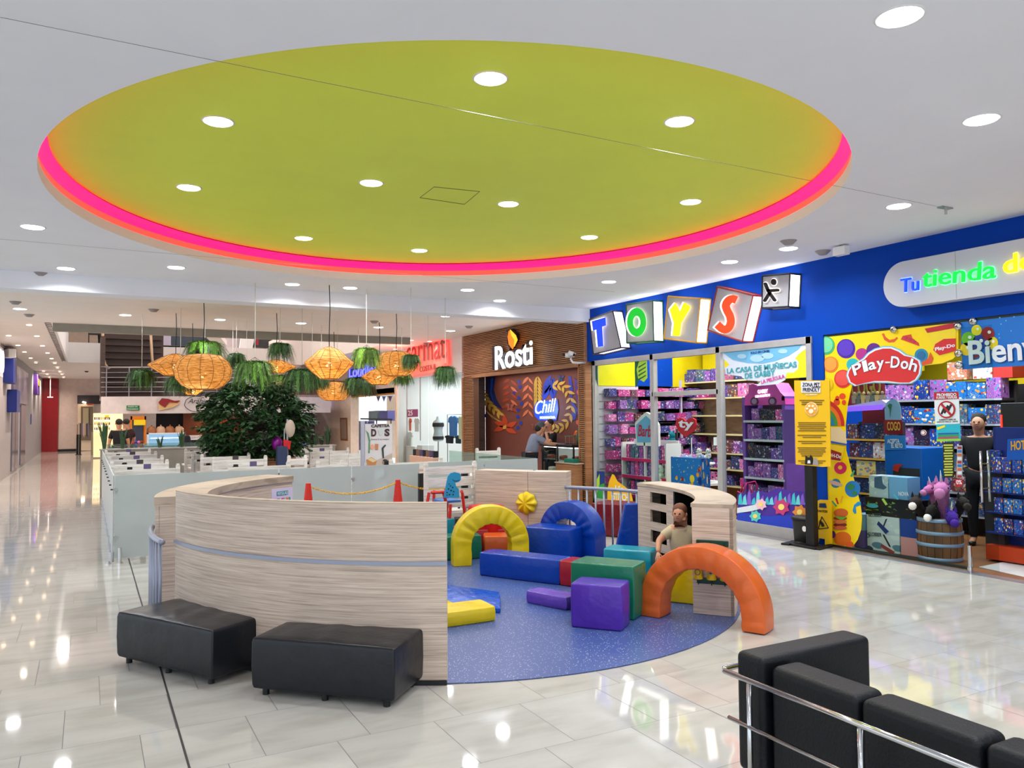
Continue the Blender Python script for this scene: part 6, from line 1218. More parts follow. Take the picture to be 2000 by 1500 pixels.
a, b = A(876, 668, X=XE), A(793, 735, X=XE); m_rn = mat('neon_red', (255, 70, 60), emit=1.25)
P = [A(x, y, X=XE) for x, y in ((790, 686), (872, 667), (875, 713), (846, 727), (790, 737))]; MB().prism([p+Vector((.05, 0, 0)) for p in P], (-.05, 0, 0)).build('panel', mat('neon_panel', (250, 96, 84), emit=.75), t)
xtext('carmat', 'lettering_glow', m_rn, XE-.008, (793, 712), (872, 699), .62, t, bold=.05, ext=.004); xtext('carmat', 'lettering', mat('neon_dark', (110, 20, 30)), XE-.02, (794, 711), (870, 699), .58, t, bold=.0, ext=.006); xtext('COSTA R', 'lettering', MATS['neon_dark'], XE-.02, (820, 727), (852, 721), .16, t, bold=.02, ext=.006)
l = bpy.data.lights.new('neon_glow', 'POINT'); l.energy = 45; l.color = (1, .25, .18); l.shadow_soft_size = .5; o = bpy.data.objects.new('neon_glow', l); COL.objects.link(o); o.location = (-.6, 0, 0); o.parent = t
def garment(label, px, py, X, w_, h_, c, nm='hanging_shirt', n=1):
    p = A(px, py, X=X); m = mat('cloth_%d_%d_%d' % c, c, rough=.9, bump=(20, .6, (1, 1, .3))); pts = [(-.5, 0), (-.32, .02), (-.30, -.6), (-.34, -1), (.34, -1), (.30, -.6), (.32, .02), (.5, 0)]
    pts = [(-.18, .0), (-.5, -.10), (-.56, -.32), (-.40, -.36), (-.38, -1), (.38, -1), (.40, -.36), (.56, -.32), (.5, -.10), (.18, .0), (.08, -.05), (-.08, -.05)]
    o = MB().prism([(p.x, p.y+x*w_, p.z+y*h_) for x, y in pts], (-.06, 0, 0)).build(nm, m, bevel=.012); return lab(o, label, 'clothing')
garment('sky blue short-sleeved shirt on the rail', 887, 812, 9.8, .62, .62, (70, 130, 200)); garment('pale yellow top beside the blue shirt', 902, 812, 9.85, .3, .7, (214, 222, 190))
t = thing('clothes_rail', 'chrome rail holding the shirts in the bright shop', 'clothes rail', A(890, 812, X=9.85)); a, b = A(874, 811, X=9.85), A(908, 811, X=9.85); MB().tube([(9.85, b.y-.3, 0), (9.85, b.y-.3, a.z+.02), (9.85, a.y, a.z+.02), (9.85, a.y, 0)], .015, 8).build('rail', m_steel, t)
garment('orange top hanging under the purple sale sign', 800, 816, 9.3, .42, .42, (190, 80, 50)); garment('white top beside the orange one', 817, 816, 9.3, .42, .44, (235, 232, 236)); garment('white printed shirt below the orange top', 802, 842, 9.25, .5, .5, (222, 226, 222))
garment('dark trousers folded over the lower rail', 880, 850, 9.85, .6, .25, (30, 34, 44)); garment('dark garment on the lower rail at the right', 897, 850, 9.85, .4, .25, (40, 60, 66))
t = thing('torso_mannequin', 'white torso mannequin in grey underwear', 'mannequin', A(856, 862, X=9.3)); p = A(856, 862, X=9.3)
m_man = mat('mannequin', (196, 206, 216), rough=.4)
MB().lathe([(.07, 0), (.15, .02), (.165, .12), (.13, .28), (.13, .36), (.165, .5), (.15, .6), (.06, .66), (.05, .74), (.01, .75)], (0, 0), 20).build('torso', m_man, t, local=True, smooth=True)
MB().lathe([(.172, .44), (.176, .5), (.165, .56)], (0, 0), 20).build('bra', m_dark, t, local=True, smooth=True); MB().lathe([(.155, .16), (.172, .12), (.165, .06), (.1, .01)], (0, 0), 20).build('briefs', m_dark, t, local=True, smooth=True); MB().lathe([(.02, -p.z), (.02, 0)], n=10).build('stand', m_alu, t, local=True)
t = thing('sale_sign', 'purple sale sign reading 25 on the clothes shop glass', 'sign', A(806, 807, X=XS)); xpoly('sheet', [(795, 800), (817, 799), (817, 814), (795, 815)], XS, flat('sale_purple', (136, 70, 120)), t, off=.01); xtext('25', 'lettering', m_white, XS-.016, (797, 812), (806, 811.5), .16, t, bold=.04, ext=.002)
for k, (x0, x1, yt, h, s_) in enumerate(((797, 822, 870, .5, 'left white display cube in the clothes shop'), (826, 836, 869, .5, 'right white display cube in the clothes shop'))):
    a, b = A(x0, yt, X=9.3), A(x1, yt, X=9.3); lab(MB().box((9.1, b.y, .005), (9.5, a.y, a.z)).build('display_cube', m_white, bevel=.005), s_, 'display cube')
a, b = A(812, 889, X=8.5), A(858, 889, X=8.5); t = thing('book_counter', 'small peach counter carrying a row of dark books', 'counter', (8.5, (a.y+b.y)/2, 0)); MB().box((8.3, b.y, .0), (8.6, a.y, a.z)).build('body', mat('peach', (216, 180, 160)), t, bevel=.004)
for k in range(7): y = b.y+.12+k*(a.y-b.y-.25)/6; lab(MB().box((8.38, y, a.z+.001), (8.52, y+.05, a.z+.18)).build('book', mat('book%d' % (k % 3), ((30, 30, 40), (90, 80, 120), (130, 100, 80))[k % 3])), '%s upright book on the peach counter' % (['leftmost dark', 'second', 'third', 'middle', 'fifth', 'sixth', 'rightmost'][6-k]), 'book')
# ================================================================ further shops on the right side
struct(MB().box((XS, 24.45, 2.55), (XS+.2, 31.0, ZC+.1)).build('wall_right_far', mat('beige_wall', (206, 190, 180), rough=.7)))
struct(MB().box((XS, 24.5, 2.5), (XS+.1, 31.0, 2.72)).build('trim_12', mat('mustard_band', (180, 120, 30)))); struct(MB().box((11.5, 24.5, 0), (11.7, 33, 3)).build('wall_far_shop', mat('warm_back', (220, 196, 170), rough=.7)))
struct(MB().box((XS+.2, 24.5, 2.6), (11.7, 31, 2.7)).build('ceiling_far_shop', m_white)); area('far_shop_light', (10.2, 26, 2.5), 1.2, 34, (1, .88, .75), sx=3)
t = thing('purple_shop_shelf', 'dark shelf of violet goods in the shop with bunting', 'shelving', (10, 28, 0)); a, b = A(690, 820, X=9.4), A(712, 820, X=9.4)
MB().box((9.4, b.y, .02), (9.8, a.y, 1.6)).build('body', toymat('violet_goods', [(50, 50, 90), (70, 60, 110), (90, 80, 140), (60, 90, 130), (120, 110, 150), (40, 40, 70), (190, 180, 200)], 9), t)
for k, px in enumerate((728, 748)): lab(xpoly('display_carton', [(px-8, 803), (px+9, 802), (px+9, 822), (px-8, 822)], 9.6, flat('shop_box%d' % k, ((110, 130, 140), (80, 84, 150))[k]), t=-.3), ('grey blue appliance' if k == 0 else 'violet screen')+' on the shelf in the bunting shop', 'appliance')
t = thing('bunting', 'string of purple triangular pennants in the far shop', 'bunting', A(745, 775, X=XS+.1))
for k, px in enumerate((739, 750, 762)): xpoly('pennant', [(px-4, 774), (px+4, 774), (px, 785)], XS+.08, flat('pennant%d' % (k % 2), ((90, 70, 130), (90, 110, 170))[k % 2]), t)
MB().tube([A(733, 773, X=XS+.08), A(750, 774.5, X=XS+.08), A(768, 773, X=XS+.08)], .006, 4).build('string', m_dark, t)
t = thing('blue_neon_sign', 'violet blue neon lettering behind the hanging planters', 'neon sign', A(716, 728, X=XS-.05)); XU = XS-.05
xtext('Loudlou', 'lettering', mat('neon_violet', (90, 90, 255), emit=2.6), XU-.02, (682, 738), (740, 732), .42, t, bold=.03, ext=.01); xpoly('backing', [(680, 741), (745, 734), (745, 716), (680, 721)], XU, flat('neon_back', (30, 24, 110)), t)
struct(MB().box((XS-.02, 29.3, 0), (XS+.3, 32.2, 3.9)).build('wall_pillar', mat('cream_pillar', (224, 202, 182), rough=.6)))
t = thing('wall_poster', 'tall narrow framed poster on the cream pillar', 'poster', A(671, 835, X=XS-.03)); xpoly('frame', [(664, 816), (678, 816), (679, 861), (665, 860)], XS-.03, flat('frame_wood', (140, 90, 60)), t); xpoly('print', [(666, 819), (676, 819), (677, 857), (667, 857)], XS-.03, flat('print_tan', (150, 130, 115)), t, off=.006)
struct(MB().box((7.2, 32.3, 0), (XS+.2, 32.5, 3.9)).build('wall_screen', mat('greige_wall', (176, 158, 152), rough=.7)))
t = thing('wall_screen_tv', 'small lit blue and white advertising screen', 'screen', A(640, 786, Y=32.25))
P = [A(x, y, Y=32.25) for x, y in ((627, 777), (652, 777), (652, 795), (627, 795))]; MB().prism(P, (0, -.04, 0)).build('display', mat('screen_white', (240, 244, 255), emit=1.2), t)
P = [A(x, y, Y=32.2) for x, y in ((627, 777), (638, 777), (638, 795), (627, 795))]; MB().prism(P, (0, -.01, 0)).build('image_blue', mat('screen_blue', (10, 30, 230), emit=1.0), t); P = [A(x, y, Y=32.2) for x, y in ((641, 777), (645, 777), (644, 785), (642, 785))]; MB().prism(P, (0, -.01, 0)).build('image_red', mat('screen_red', (230, 60, 60), emit=.8), t)
# bright white shop at the back
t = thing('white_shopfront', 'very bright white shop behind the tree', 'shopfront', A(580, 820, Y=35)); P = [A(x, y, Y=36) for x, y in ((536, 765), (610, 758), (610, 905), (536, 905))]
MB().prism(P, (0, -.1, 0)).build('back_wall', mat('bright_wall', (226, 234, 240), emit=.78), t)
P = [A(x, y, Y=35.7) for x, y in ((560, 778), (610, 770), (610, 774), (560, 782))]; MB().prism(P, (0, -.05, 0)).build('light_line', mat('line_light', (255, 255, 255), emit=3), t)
for k in range(4): P = [A(x, y, Y=35.6) for x, y in ((566+k*10, 829), (573+k*10, 829), (573+k*10, 868), (566+k*10, 868))]; MB().prism(P, (0, -.05, 0)).build('hanging_garment', mat('pale_aqua', (176, 206, 214)), t)
struct(MB().box((4.6, 36.1, 0), (7.6, 36.3, 3.9)).build('wall_back_shop', m_white))
P = [A(x, y, Y=35.5) for x, y in ((574, 852), (594, 852), (594, 884), (574, 884))]; lab(MB().prism(P, (0, -.3, 0)).build('goods_basket', mat('honey', (222, 180, 110))), 'honey-coloured goods in front of the white shop', 'goods')
o = MB().box((5.3, 26.4, 2.52), (XS, 26.6, 3.0)); struct(o.build('trim_13', m_darkw))
# ================================================================ far shop, kiosk, stairs
YE = 49.5
def ypoly(name, pts, Y, m, parent=None, off=0.0, t=.02):
    P = [A(x, y, Y=Y)+Vector((0, -off, 0)) for x, y in pts]; return MB().prism(P, (0, -t, 0)).build(name, m, parent)
def ybox(name, px0, py0, px1, py1, Y, dep, m, parent=None, bevel=0):
    a, b = A(px0, py0, Y=Y), A(px1, py1, Y=Y); return MB().box((a.x, Y, min(a.z, b.z)), (b.x, Y+dep, max(a.z, b.z))).build(name, m, parent, bevel=bevel)
t = thing('far_shopfront', 'warm lit shop opening at the end of the corridor', 'shopfront', (-.1, 49.4, 0))
ypoly('header', [(151, 772), (197, 772), (197, 789), (151, 789)], 49.45, flat('far_header', (46, 44, 50)), t)
ypoly('cream_wall', [(152, 789), (183, 789), (183, 880), (152, 880)], 49.45, mat('far_cream', (206, 184, 156), emit=.12), t); ypoly('doorway', [(158, 794), (182, 794), (182, 860), (158, 860)], 49.4, flat('far_door', (120, 102, 84)), t, off=.03); ypoly('mirror', [(162, 797), (173, 797), (173, 836), (162, 836)], 49.35, flat('far_mirror', (170, 156, 122)), t, off=.05)
ypoly('red_word', [(170, 788.5), (182, 788.5), (182, 791.5), (170, 791.5)], 49.3, flat('far_red', (200, 80, 60)), t, off=.05)
MBs = [A(161, 785, Y=49.3), A(168, 787, Y=49.3)]; MB().tube(MBs, .05, 6).build('tube_lamp', m_lampw, t)
t = thing('warm_shelves', 'brightly lit cream shelves of small goods behind the kiosk corner', 'shelving', (1, 40, 0)); YS = 40
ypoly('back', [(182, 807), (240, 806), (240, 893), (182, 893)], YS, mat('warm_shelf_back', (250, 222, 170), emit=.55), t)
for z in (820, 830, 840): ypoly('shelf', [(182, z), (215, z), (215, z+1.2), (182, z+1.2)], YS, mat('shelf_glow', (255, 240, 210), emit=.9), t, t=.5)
goods = [(90, 60, 50), (200, 150, 120), (120, 130, 160), (220, 190, 60), (60, 60, 70)]
for i in range(24): x = 184+(i % 8)*4; y = 820+10*(i//8); c = goods[(i*7) % 5]; lab(ypoly('shelf_item', [(x, y-5), (x+2.6, y-5.4), (x+2.8, y), (x, y)], YS-.3, flat('good%d' % ((i*7) % 5), c), t=.12), 'tiny item on the %s warm shelf at the corridor end' % ('top', 'middle', 'bottom')[i//8], 'item', 'items on the %s warm shelf' % ('top', 'middle', 'bottom')[i//8])
lab(ypoly('sale_tag', [(205, 811), (213, 811), (213, 817), (205, 817)], YS-.3, flat('tag_yellow', (240, 210, 20))), 'yellow sale tag above the warm shelves', 'tag')
t = thing('clothes_rack', 'rack of dark clothes at the end of the corridor', 'clothes rack', A(163, 865, Y=46)); 
for k in range(7): ypoly('garment', [(153+k*3, 826+(k % 3)), (156+k*3, 826), (156+k*3, 850+(k % 2)*5), (153+k*3, 850)], 46, flat('rack%d' % (k % 4), ((170, 150, 120), (60, 50, 60), (120, 110, 130), (190, 160, 140))[k % 4]), t)
a = A(151, 852, Y=46); MB().tube([(a.x, 46, 0), (a.x, 46, a.z+.6), (a.x+.7, 46, a.z+.6), (a.x+.7, 46, 0)], .02, 6).build('frame', m_dark, t)
for k, px in enumerate((151, 156)):
    p = A(px, 888, Z=.01); t = MB().cyl((p.x, p.y), .05, .02, 1.0, 10); t.cyl((p.x, p.y), .08, 0, .03, 16); lab(t.build('barrier_post', m_black), 'black queue barrier post at the corridor end, %s one' % ('left' if k == 0 else 'right'), 'post')
p = A(180, 880, Z=0); lab(MB().box((.15, 44.2, 0), (.62, 45, 1.1)).build('display_plinth', mat('wire_grey2', (150, 136, 120))), 'pale display plinth in front of the warm shelves', 'plinth')
# curved mezzanine band
YB_ = 30.0; xl, xr = A(197, 790, Y=YB_).x, 8.2
def bandpt(u, z, o=0): x = xl+(xr-xl)*u; return Vector((x, YB_-1.1*sin(pi*u)-o, z))
mb = MB(); n = 24; z0, z1 = 1.94, 2.52; vs = []
for i in range(n+1):
    for z, o in ((z0, 0), (z1, 0), (z1, -.25), (z0, -.25)): vs.append(bandpt(i/n, z, o))
fs = [(i*4+k, (i+1)*4+k, (i+1)*4+(k+1) % 4, i*4+(k+1) % 4) for i in range(n) for k in range(4)]+[(3, 2, 1, 0), (n*4, n*4+1, n*4+2, n*4+3)]
struct(mb.add(vs, fs).build('trim_14', mat('band_white', (214, 204, 202), rough=.5)))
struct(MB().prism([bandpt(i/12, 2.45) for i in range(13)]+[Vector((xr, 34, 2.45)), Vector((xl, 34, 2.45))], (0, 0, .07)).build('ceiling_kiosk', m_grey))
def bfit(px): 
    best = min((abs(px-(1000+F*(bandpt(k/400, 2.2, .02)-CAM).dot(CR)/(bandpt(k/400, 2.2, .02)-CAM).dot(FW))), k/400) for k in range(401)); return best[1]
def bz(px, py):
    u = bfit(px); q = bandpt(u, 2.2, .02); d = ray(px, py); k = (Vector((q.x, q.y))-Vector((CAM.x, CAM.y))).length/hypot(d.x, d.y); return Vector((q.x, q.y, CAM.z+d.z*k))
def bpoly(name, pts, m, par=None, off=.0, t=.02):
    P = [bz(x, y)+Vector((0, -off, 0)) for x, y in pts]; return MB().prism(P, (0, -t, 0)).build(name, m, par)
def btext(s, name, m, p0, p1, h, par, off=.04, **k): a, b = bz(*p0)+Vector((0, -off, 0)), bz(*p1)+Vector((0, -off, 0)); return text(s, name, m, (a, b-a, Vector((0, 0, 1))), w=(b-a).length, h=h, parent=par, **k)
t = thing('exit_sign', 'green emergency exit sign under the white band', 'sign', bz(260, 802)); bpoly('plate', [(247, 792), (272, 792), (272, 801.5), (247, 801.5)], mat('exit_green', (20, 110, 60), emit=.25), t, .01)
btext('SALIDA DE', 'lettering', m_white, (250, 795.6), (269, 795.6), .045, t); btext('EMERGENCIA', 'lettering', m_white, (248.5, 800.3), (270.5, 800.3), .045, t)
t = thing('kiosk_sign', 'cafe name sign with berry cake picture on the white band', 'sign', bz(370, 790)); bpoly('panel', [(308, 776), (430, 776), (430, 802), (308, 802)], flat('panel_pale', (204, 196, 196)), t, .005, .015)
bpoly('cake_slice', [(308, 785), (318, 780), (334, 782), (352, 783), (348, 790), (338, 796), (310, 802)], flat('cake_cream', (214, 176, 120)), t, .03); bpoly('berries', [(309, 786), (316, 778), (328, 779), (340, 783), (352, 782), (345, 787), (330, 786), (322, 796), (312, 790)], flat('berry_red', (140, 30, 36)), t, .055)
MB().tube([bz(383+19*cos(a)*1.2, 789+15*sin(a))+Vector((0, -.05, 0)) for a in [pi*.45+i*.25 for i in range(17)]], .012, 5).build('swash', m_dark, t)
btext('CAFÉ', 'lettering', m_dark, (385, 779.5), (395, 779.5), .05, t, .05); btext('Arábiga', 'lettering', m_black, (366, 791), (410, 791), .22, t, .05, shear=.4)
btext('BAR', 'lettering', m_dark, (386, 797), (395, 797), .05, t, .05)
# railing on the band
t = thing('mezzanine_railing', 'steel railing with thin bars along the curved landing', 'railing', (4, 29, 2.5))
us = [i/30 for i in range(31)]
MB().tube([bandpt(u, 3.52, -.1) for u in us], .03, 8).build('top_rail', m_steel, t, smooth=True)
for k in range(5): MB().tube([bandpt(u, 2.68+.165*k, -.1) for u in us], .012, 5).build('bar', m_alu, t)
for k in range(12): u = .02+k*.087; MB().tube([bandpt(u, 2.5, -.1), bandpt(u, 3.52, -.1)], .022, 6).build('post', m_alu, t)
# stair back and walls
struct(MB().box((.42, 32.0, 2.5), (2.45, 32.1, 4.95)).build('wall_stair', mat('stair_brown', (62, 46, 42), rough=.6))); struct(MB().box((xl-.02, 30.3, 2.5), (.50, 32.1, 4.6)).build('wall_stair_side', m_darkw)); struct(MB().box((2.4, 32.3, 2.5), (5.2, 32.4, 3.6)).build('wall_stair_low', mat('dim_mauve', (92, 78, 84), rough=.7)))
t = thing('stair_handrail', 'cream handrail posts of the stair going up', 'handrail', (.7, 31.5, 3))
for pts in ([(200, 640), (202, 700), (205, 712), (213, 721)], [(294, 645), (297, 700), (300, 722)]): MB().tube([A(x, y, Y=31.6) for x, y in pts], .05, 8).build('rail', mat('cream_rail', (190, 160, 130), rough=.3), t, smooth=True)
for i in range(9): z = 2.75+i*.24; lab(MB().box((.52, 31.9, z), (2.38, 32.0, z+.012)).build('stair_nosing', m_darkw), 'thin line on the dark stair wall, %s from the bottom' % ORDW[i], 'step')
# upper level chairs and people (a few dim silhouettes)
m_wick = mat('wicker_grey', (74, 70, 68), rough=.8, bump=(60, .6))
def upchair(label, px, py, s=1.0):
    p = A(px, py, Y=35.5); t = thing('wicker_chair', label, 'chair', (p.x, 35.5, p.z)); t['group'] = 'upper level chairs'; MB().box((-.25*s, 0, .40*s), (.25*s, .5*s, .46*s)).build('seat', m_wick, t, local=True); MB().box((-.26*s, -.03, .40*s), (.26*s, .03, .92*s)).build('backrest', m_wick, t, local=True, bevel=.02)
    for x in (-.23, .23):
        for y in (0, .46): MB().box((x*s-.02, y*s-.02, 0), (x*s+.02, y*s+.02, .42*s)).build('leg', m_dark, t, local=True)
struct(MB().box((-.7, 34, 4.6), (3.5, 45, 4.66)).build('floor_upper', m_grey))
for l, px in (('dim wicker chair at the upper left railing, furthest left', 186), ('dim wicker chair by the cream stair rail', 208), ('large dim wicker chair in the middle of the upper terrace', 231), ('small tilted wicker chair on the upper terrace', 256), ('wicker chair furthest right on the upper terrace', 280)): upchair(l, px, 672)
# kiosk
struct(MB().box((2.2, 31.6, 0), (8.0, 31.7, 2.45)).build('wall_kiosk', mat('kiosk_black', (20, 17, 19), rough=.6))); struct(MB().box((3.1, 31.45, .9), (5.4, 31.55, 1.95)).build('wall_kiosk_copper', mat('copper_brown', (120, 62, 34), rough=.35)))
area('kiosk_light', (4.2, 30.6, 1.93), .15, 34, (1, .62, .34), sx=2.4); area('kiosk_light', (1.2, 38.2, 3.2), 1, 60, (1, .85, .7), sx=2)
t = thing('display_fridge', 'pastry display case lit blue-white in front of the black kiosk', 'display case', A(325, 860, Y=29)); YK = 29
a, b = A(288, 846, Y=YK), A(362, 882, Y=YK); MB().box((a.x, YK, 0), (b.x, YK+.6, b.z-.1)).build('base', m_grey, t); 
MB().box((a.x, YK+.5, b.z-.1), (b.x, YK+.6, a.z)).build('lit_back', mat('fridge_glow', (150, 190, 225), emit=.5), t); MB().box((a.x, YK, a.z-.04), (b.x, YK+.6, a.z)).build('top', m_white, t)
for x in (a.x, b.x-.04): MB().box((x, YK, b.z-.1), (x+.04, YK+.6, a.z)).build('side', m_white, t)
MB().box((a.x+.05, YK+.1, 1.03), (b.x-.05, YK+.45, 1.05)).build('shelf', m_glass_g, t); MB().box((a.x+.1, YK+.05, 1.1), (b.x-.1, YK+.09, 1.12)).build('light_tube', mat('tube_white', (240, 250, 255), emit=4), t)
for k in range(4):
    px = 296+k*18; p = A(px, 845, Y=YK+.3); q = MB(); q.cyl((0, 0), .13, 0, .10, 16); q.lathe([(.15, .0), (.15, .12), (.1, .2), (.01, .23)], (0, 0), 16); q.ball((0, 0, .25), .025, 8); o = q.build('cake_dome', mat('cake_dome%d' % (k % 2), ((150, 96, 60), (196, 160, 130))[k % 2], rough=.2), smooth=True); o.location = (p.x, YK+.3, a.z+.001); lab(o, 'covered cake on the display case, %s' % ('leftmost', 'second from left', 'third from left', 'rightmost')[k], 'cake')
t = thing('claw_machine', 'orange framed claw machine with plush prizes and a green light', 'arcade machine', A(268, 850, Y=29.2)); a, b = A(255, 813, Y=29.2), A(285, 872, Y=29.2); fm = mat('claw_orange', (214, 120, 20), rough=.35)
for x in (a.x, b.x-.05):
    for y in (29.2, 29.75): MB().box((x, y, 0), (x+.05, y+.05, a.z)).build('post', fm, t)
MB().box((a.x, 29.2, a.z-.12), (b.x, 29.8, a.z)).build('top', fm, t); MB().box((a.x, 29.2, 0), (b.x, 29.8, .72)).build('base', fm, t); MB().box((a.x, 29.78, .72), (b.x, 29.8, a.z)).build('back', mat('claw_back', (60, 70, 90), emit=.15), t)
MB().box((a.x-.05, 29.16, .95), (a.x+.0, 29.2, 1.42)).build('green_light', mat('green_tube', (120, 255, 40), emit=3), t); MB().box((a.x+.1, 29.18, a.z-.3), (a.x+.45, 29.22, a.z-.12)).build('yellow_card', mat('card_yellow', (240, 210, 20)), t)
for i in range(14): x = a.x+.1+(i % 5)*.085; z = .78+.1*(i//5); o = MB(); o.ball((0, 0, 0), .055, 8); q = o.build('prize_ball', mat('prize%d' % (i % 5), ((190, 60, 60), (60, 90, 200), (220, 120, 160), (160, 80, 40), (220, 220, 230))[i % 5], rough=.8), t, smooth=True, local=True); q.location = Vector((x, 29.4+.1*(i % 2), z))-t.location
t = thing('kiosk_counter', 'dark kiosk counter with a pale top right of the pastry case', 'counter', A(400, 870, Y=29.2)); a, b = A(364, 857, Y=29.2), A(450, 857, Y=29.2); MB().box((a.x, 29.2, 0), (b.x, 29.9, a.z-.04)).build('body', m_black, t); MB().box((a.x, 29.15, a.z-.04), (b.x, 29.95, a.z)).build('top', m_white, t)
for k in range(6): px = 368+k*4.5; p = A(px, 855, Y=29.5); o = MB().lathe([(.05, 0), (.06, .1), (.05, .11), (.01, .11)], (0, 0), 12, True).build('cup', m_white, smooth=True); o.location = (p.x, 29.5, a.z+.001); lab(o, 'small white cup in the row on the kiosk counter', 'cup', 'cups on the kiosk counter')
p = A(389, 850, Y=29.5); t = thing('orchid', 'yellow orchid on the kiosk counter', 'potted plant', (p.x, 29.5, a.z+.001)); MB().cyl((0, 0), .06, 0, .1, 12).build('pot', m_white, t, local=True); MB().tube([(0, 0, .1), (.03, 0, .3), (-.05, 0, .42)], .012, 6).build('stem', mat('stem_green', (60, 110, 50)), t, local=True)
for k in range(5): MB().ball((-.05+.04*k-.04, .02*(k % 2), .42-.03*k), .035, 8).build('flower', mat('orchid_yellow', (220, 190, 30)), t, local=True, smooth=True)
for k, px in enumerate((226, 300, 330, 372, 400, 410, 422, 583)):
    p = A(px, 872 if k != 7 else 862, Y=25.5); w_ = (.35, .55, .5, .22, .2, .25, .3, .5)[k]; c = (90, 140, 180) if k != 7 else (70, 110, 160); t = thing('blue_chair', ['pale blue chair back furthest left before the kiosk', 'wide pale blue chair back left of the hooded person', 'pale blue chair back under the pastry case', 'pale blue chair at the kiosk counter, left', 'pale blue chair at the kiosk counter, middle', 'small pale blue chair under the orchid', 'pale blue chair beside the tree', 'blue seat before the white shop'][k], 'chair', (p.x, 25.5, 0))
    MB().box((-w_/2, 0, .62), (w_/2, .06, .98)).build('backrest', mat('chair_blue%d' % (k == 7), c, rough=.4), t, local=True, bevel=.02); MB().box((-w_/2, .0, .42), (w_/2, .42, .46)).build('seat', mat('chair_blue%d' % (k == 7), c), t, local=True, bevel=.01)
    for x in (-w_/2+.03, w_/2-.03):
        for y in (.03, .38): MB().cyl((x, y), .015, 0, .62 if y < .1 else .42, 8).build('leg', m_alu, t, local=True)
# ================================================================ seating enclosure
YF = 11.1; XF0, XF1 = .30, 6.42
t = thing('glass_fence', 'frosted glass fence in front of the white benches', 'glass fence', (2.2, YF, 0)); ed = [XF0+.01, 2.31, 3.19, 4.28]
xs = [A(px, 915, Y=YF).x for px in (545, 687, 820)]; ed = [XF0, xs[0], xs[1], xs[2]]
for a, b in zip(ed, ed[1:]): MB().box((a+.008, YF, .05), (b-.008, YF+.012, 1.08)).build('panel', m_frost, t)
for x in ed:
    for z in (.30, .90): MB().tube([(x+.02, YF-.03, z), (x+.02, YF+.04, z)], .02, 10).build('clamp', m_alu, t)
t = thing('glass_fence', 'clearer glass fence section behind the back panels', 'glass fence', (5.4, YF, 0)); x0 = A(836, 905, Y=YF).x; MB().box((x0, YF, .05), (5.45, YF+.012, 1.09)).build('panel', m_frost, t); MB().box((5.47, YF, .05), (XF1, YF+.012, 1.09)).build('panel', m_frost, t)
for x in (x0+.1, 5.46, XF1-.1): MB().cyl((x, YF+.006), .02, 0, .12, 10).build('foot_post', m_alu, t)
t = thing('glass_fence', 'greenish glass fence running toward the brown cafe', 'glass fence', (XF1, 13, 0)); 
for y in (YF+.03, 12.3, 13.5): MB().cyl((XF1+.006, y+.1), .02, 0, .12, 10).build('foot_post', m_alu, t); MB().box((XF1, y, .05), (XF1+.012, y+1.15, 1.09)).build('panel', m_glass_g, t)
t = thing('glass_fence', 'long glass fence along the corridor side of the benches', 'glass fence', (XF0, 15, 0))
for k in range(11): y = YF+.02+k*.78; MB().box((XF0-.012, y, .05), (XF0, y+.765, 1.08)).build('panel', m_frost, t); MB().tube([(XF0-.04, y+.04, .9), (XF0+.02, y+.04, .9)], .009, 8).build('stud', m_dark, t); MB().cyl((XF0-.01, y+.05), .018, 0, .12, 8).build('foot_post', m_alu, t)
for k, (x, y, h) in enumerate(((.37, 11.0, .19), (.24, 11.04, .03))): o = MB().cyl((x, y), .035, .0, .012, 16); o.cyl((x, y), .022, .0, h, 14); lab(o.build('floor_bollard', m_steel), 'short steel floor bollard at the fence corner' if k == 0 else 'flat steel floor foot at the fence corner', 'bollard')
def bench(label, pxl, pxr, z=1.1, Yv=None, left=True):
    p = A(*(pxl if left else pxr), Z=z); Y_ = p.y; a, b = A(*pxl, Y=Y_).x, A(*pxr, Y=Y_).x; L = b-a; t = thing('slat_bench', label, 'bench', (a, Y_, 0))
    for x in (.03, L-.03): MB().box((x-.027, -.027, 0), (x+.027, .027, z+.02)).box((x-.02, -.02, z+.02), (x+.02, .02, z+.04)).build('post', m_white_wood, t, local=True)
    mb = MB()
    for k, (z0, z1) in enumerate(((.97, z-.02), (.80, .93), (.65, .76), (.50, .61), (.30, .42))): mb.box((.05, -.012, z0), (L-.05, .012, z1))
    mb.build('backrest', m_white_wood, t, local=True); MB().box((.0, .012, .40), (L, .45, .45)).build('seat', m_white_wood, t, local=True)
    for x in (.03, L-.03): MB().box((x-.025, .40, 0), (x+.025, .45, .40)).build('leg', m_white_wood, t, local=True)
    return a, Y_, L
LB = [((222, 912), (352, 911)), ((214, 903), (330, 902)), ((210, 894), (320, 893)), ((207, 886), (307, 885)), ((204, 881), (295, 880))]
NM = ['nearest', 'second', 'third', 'fourth', 'farthest']
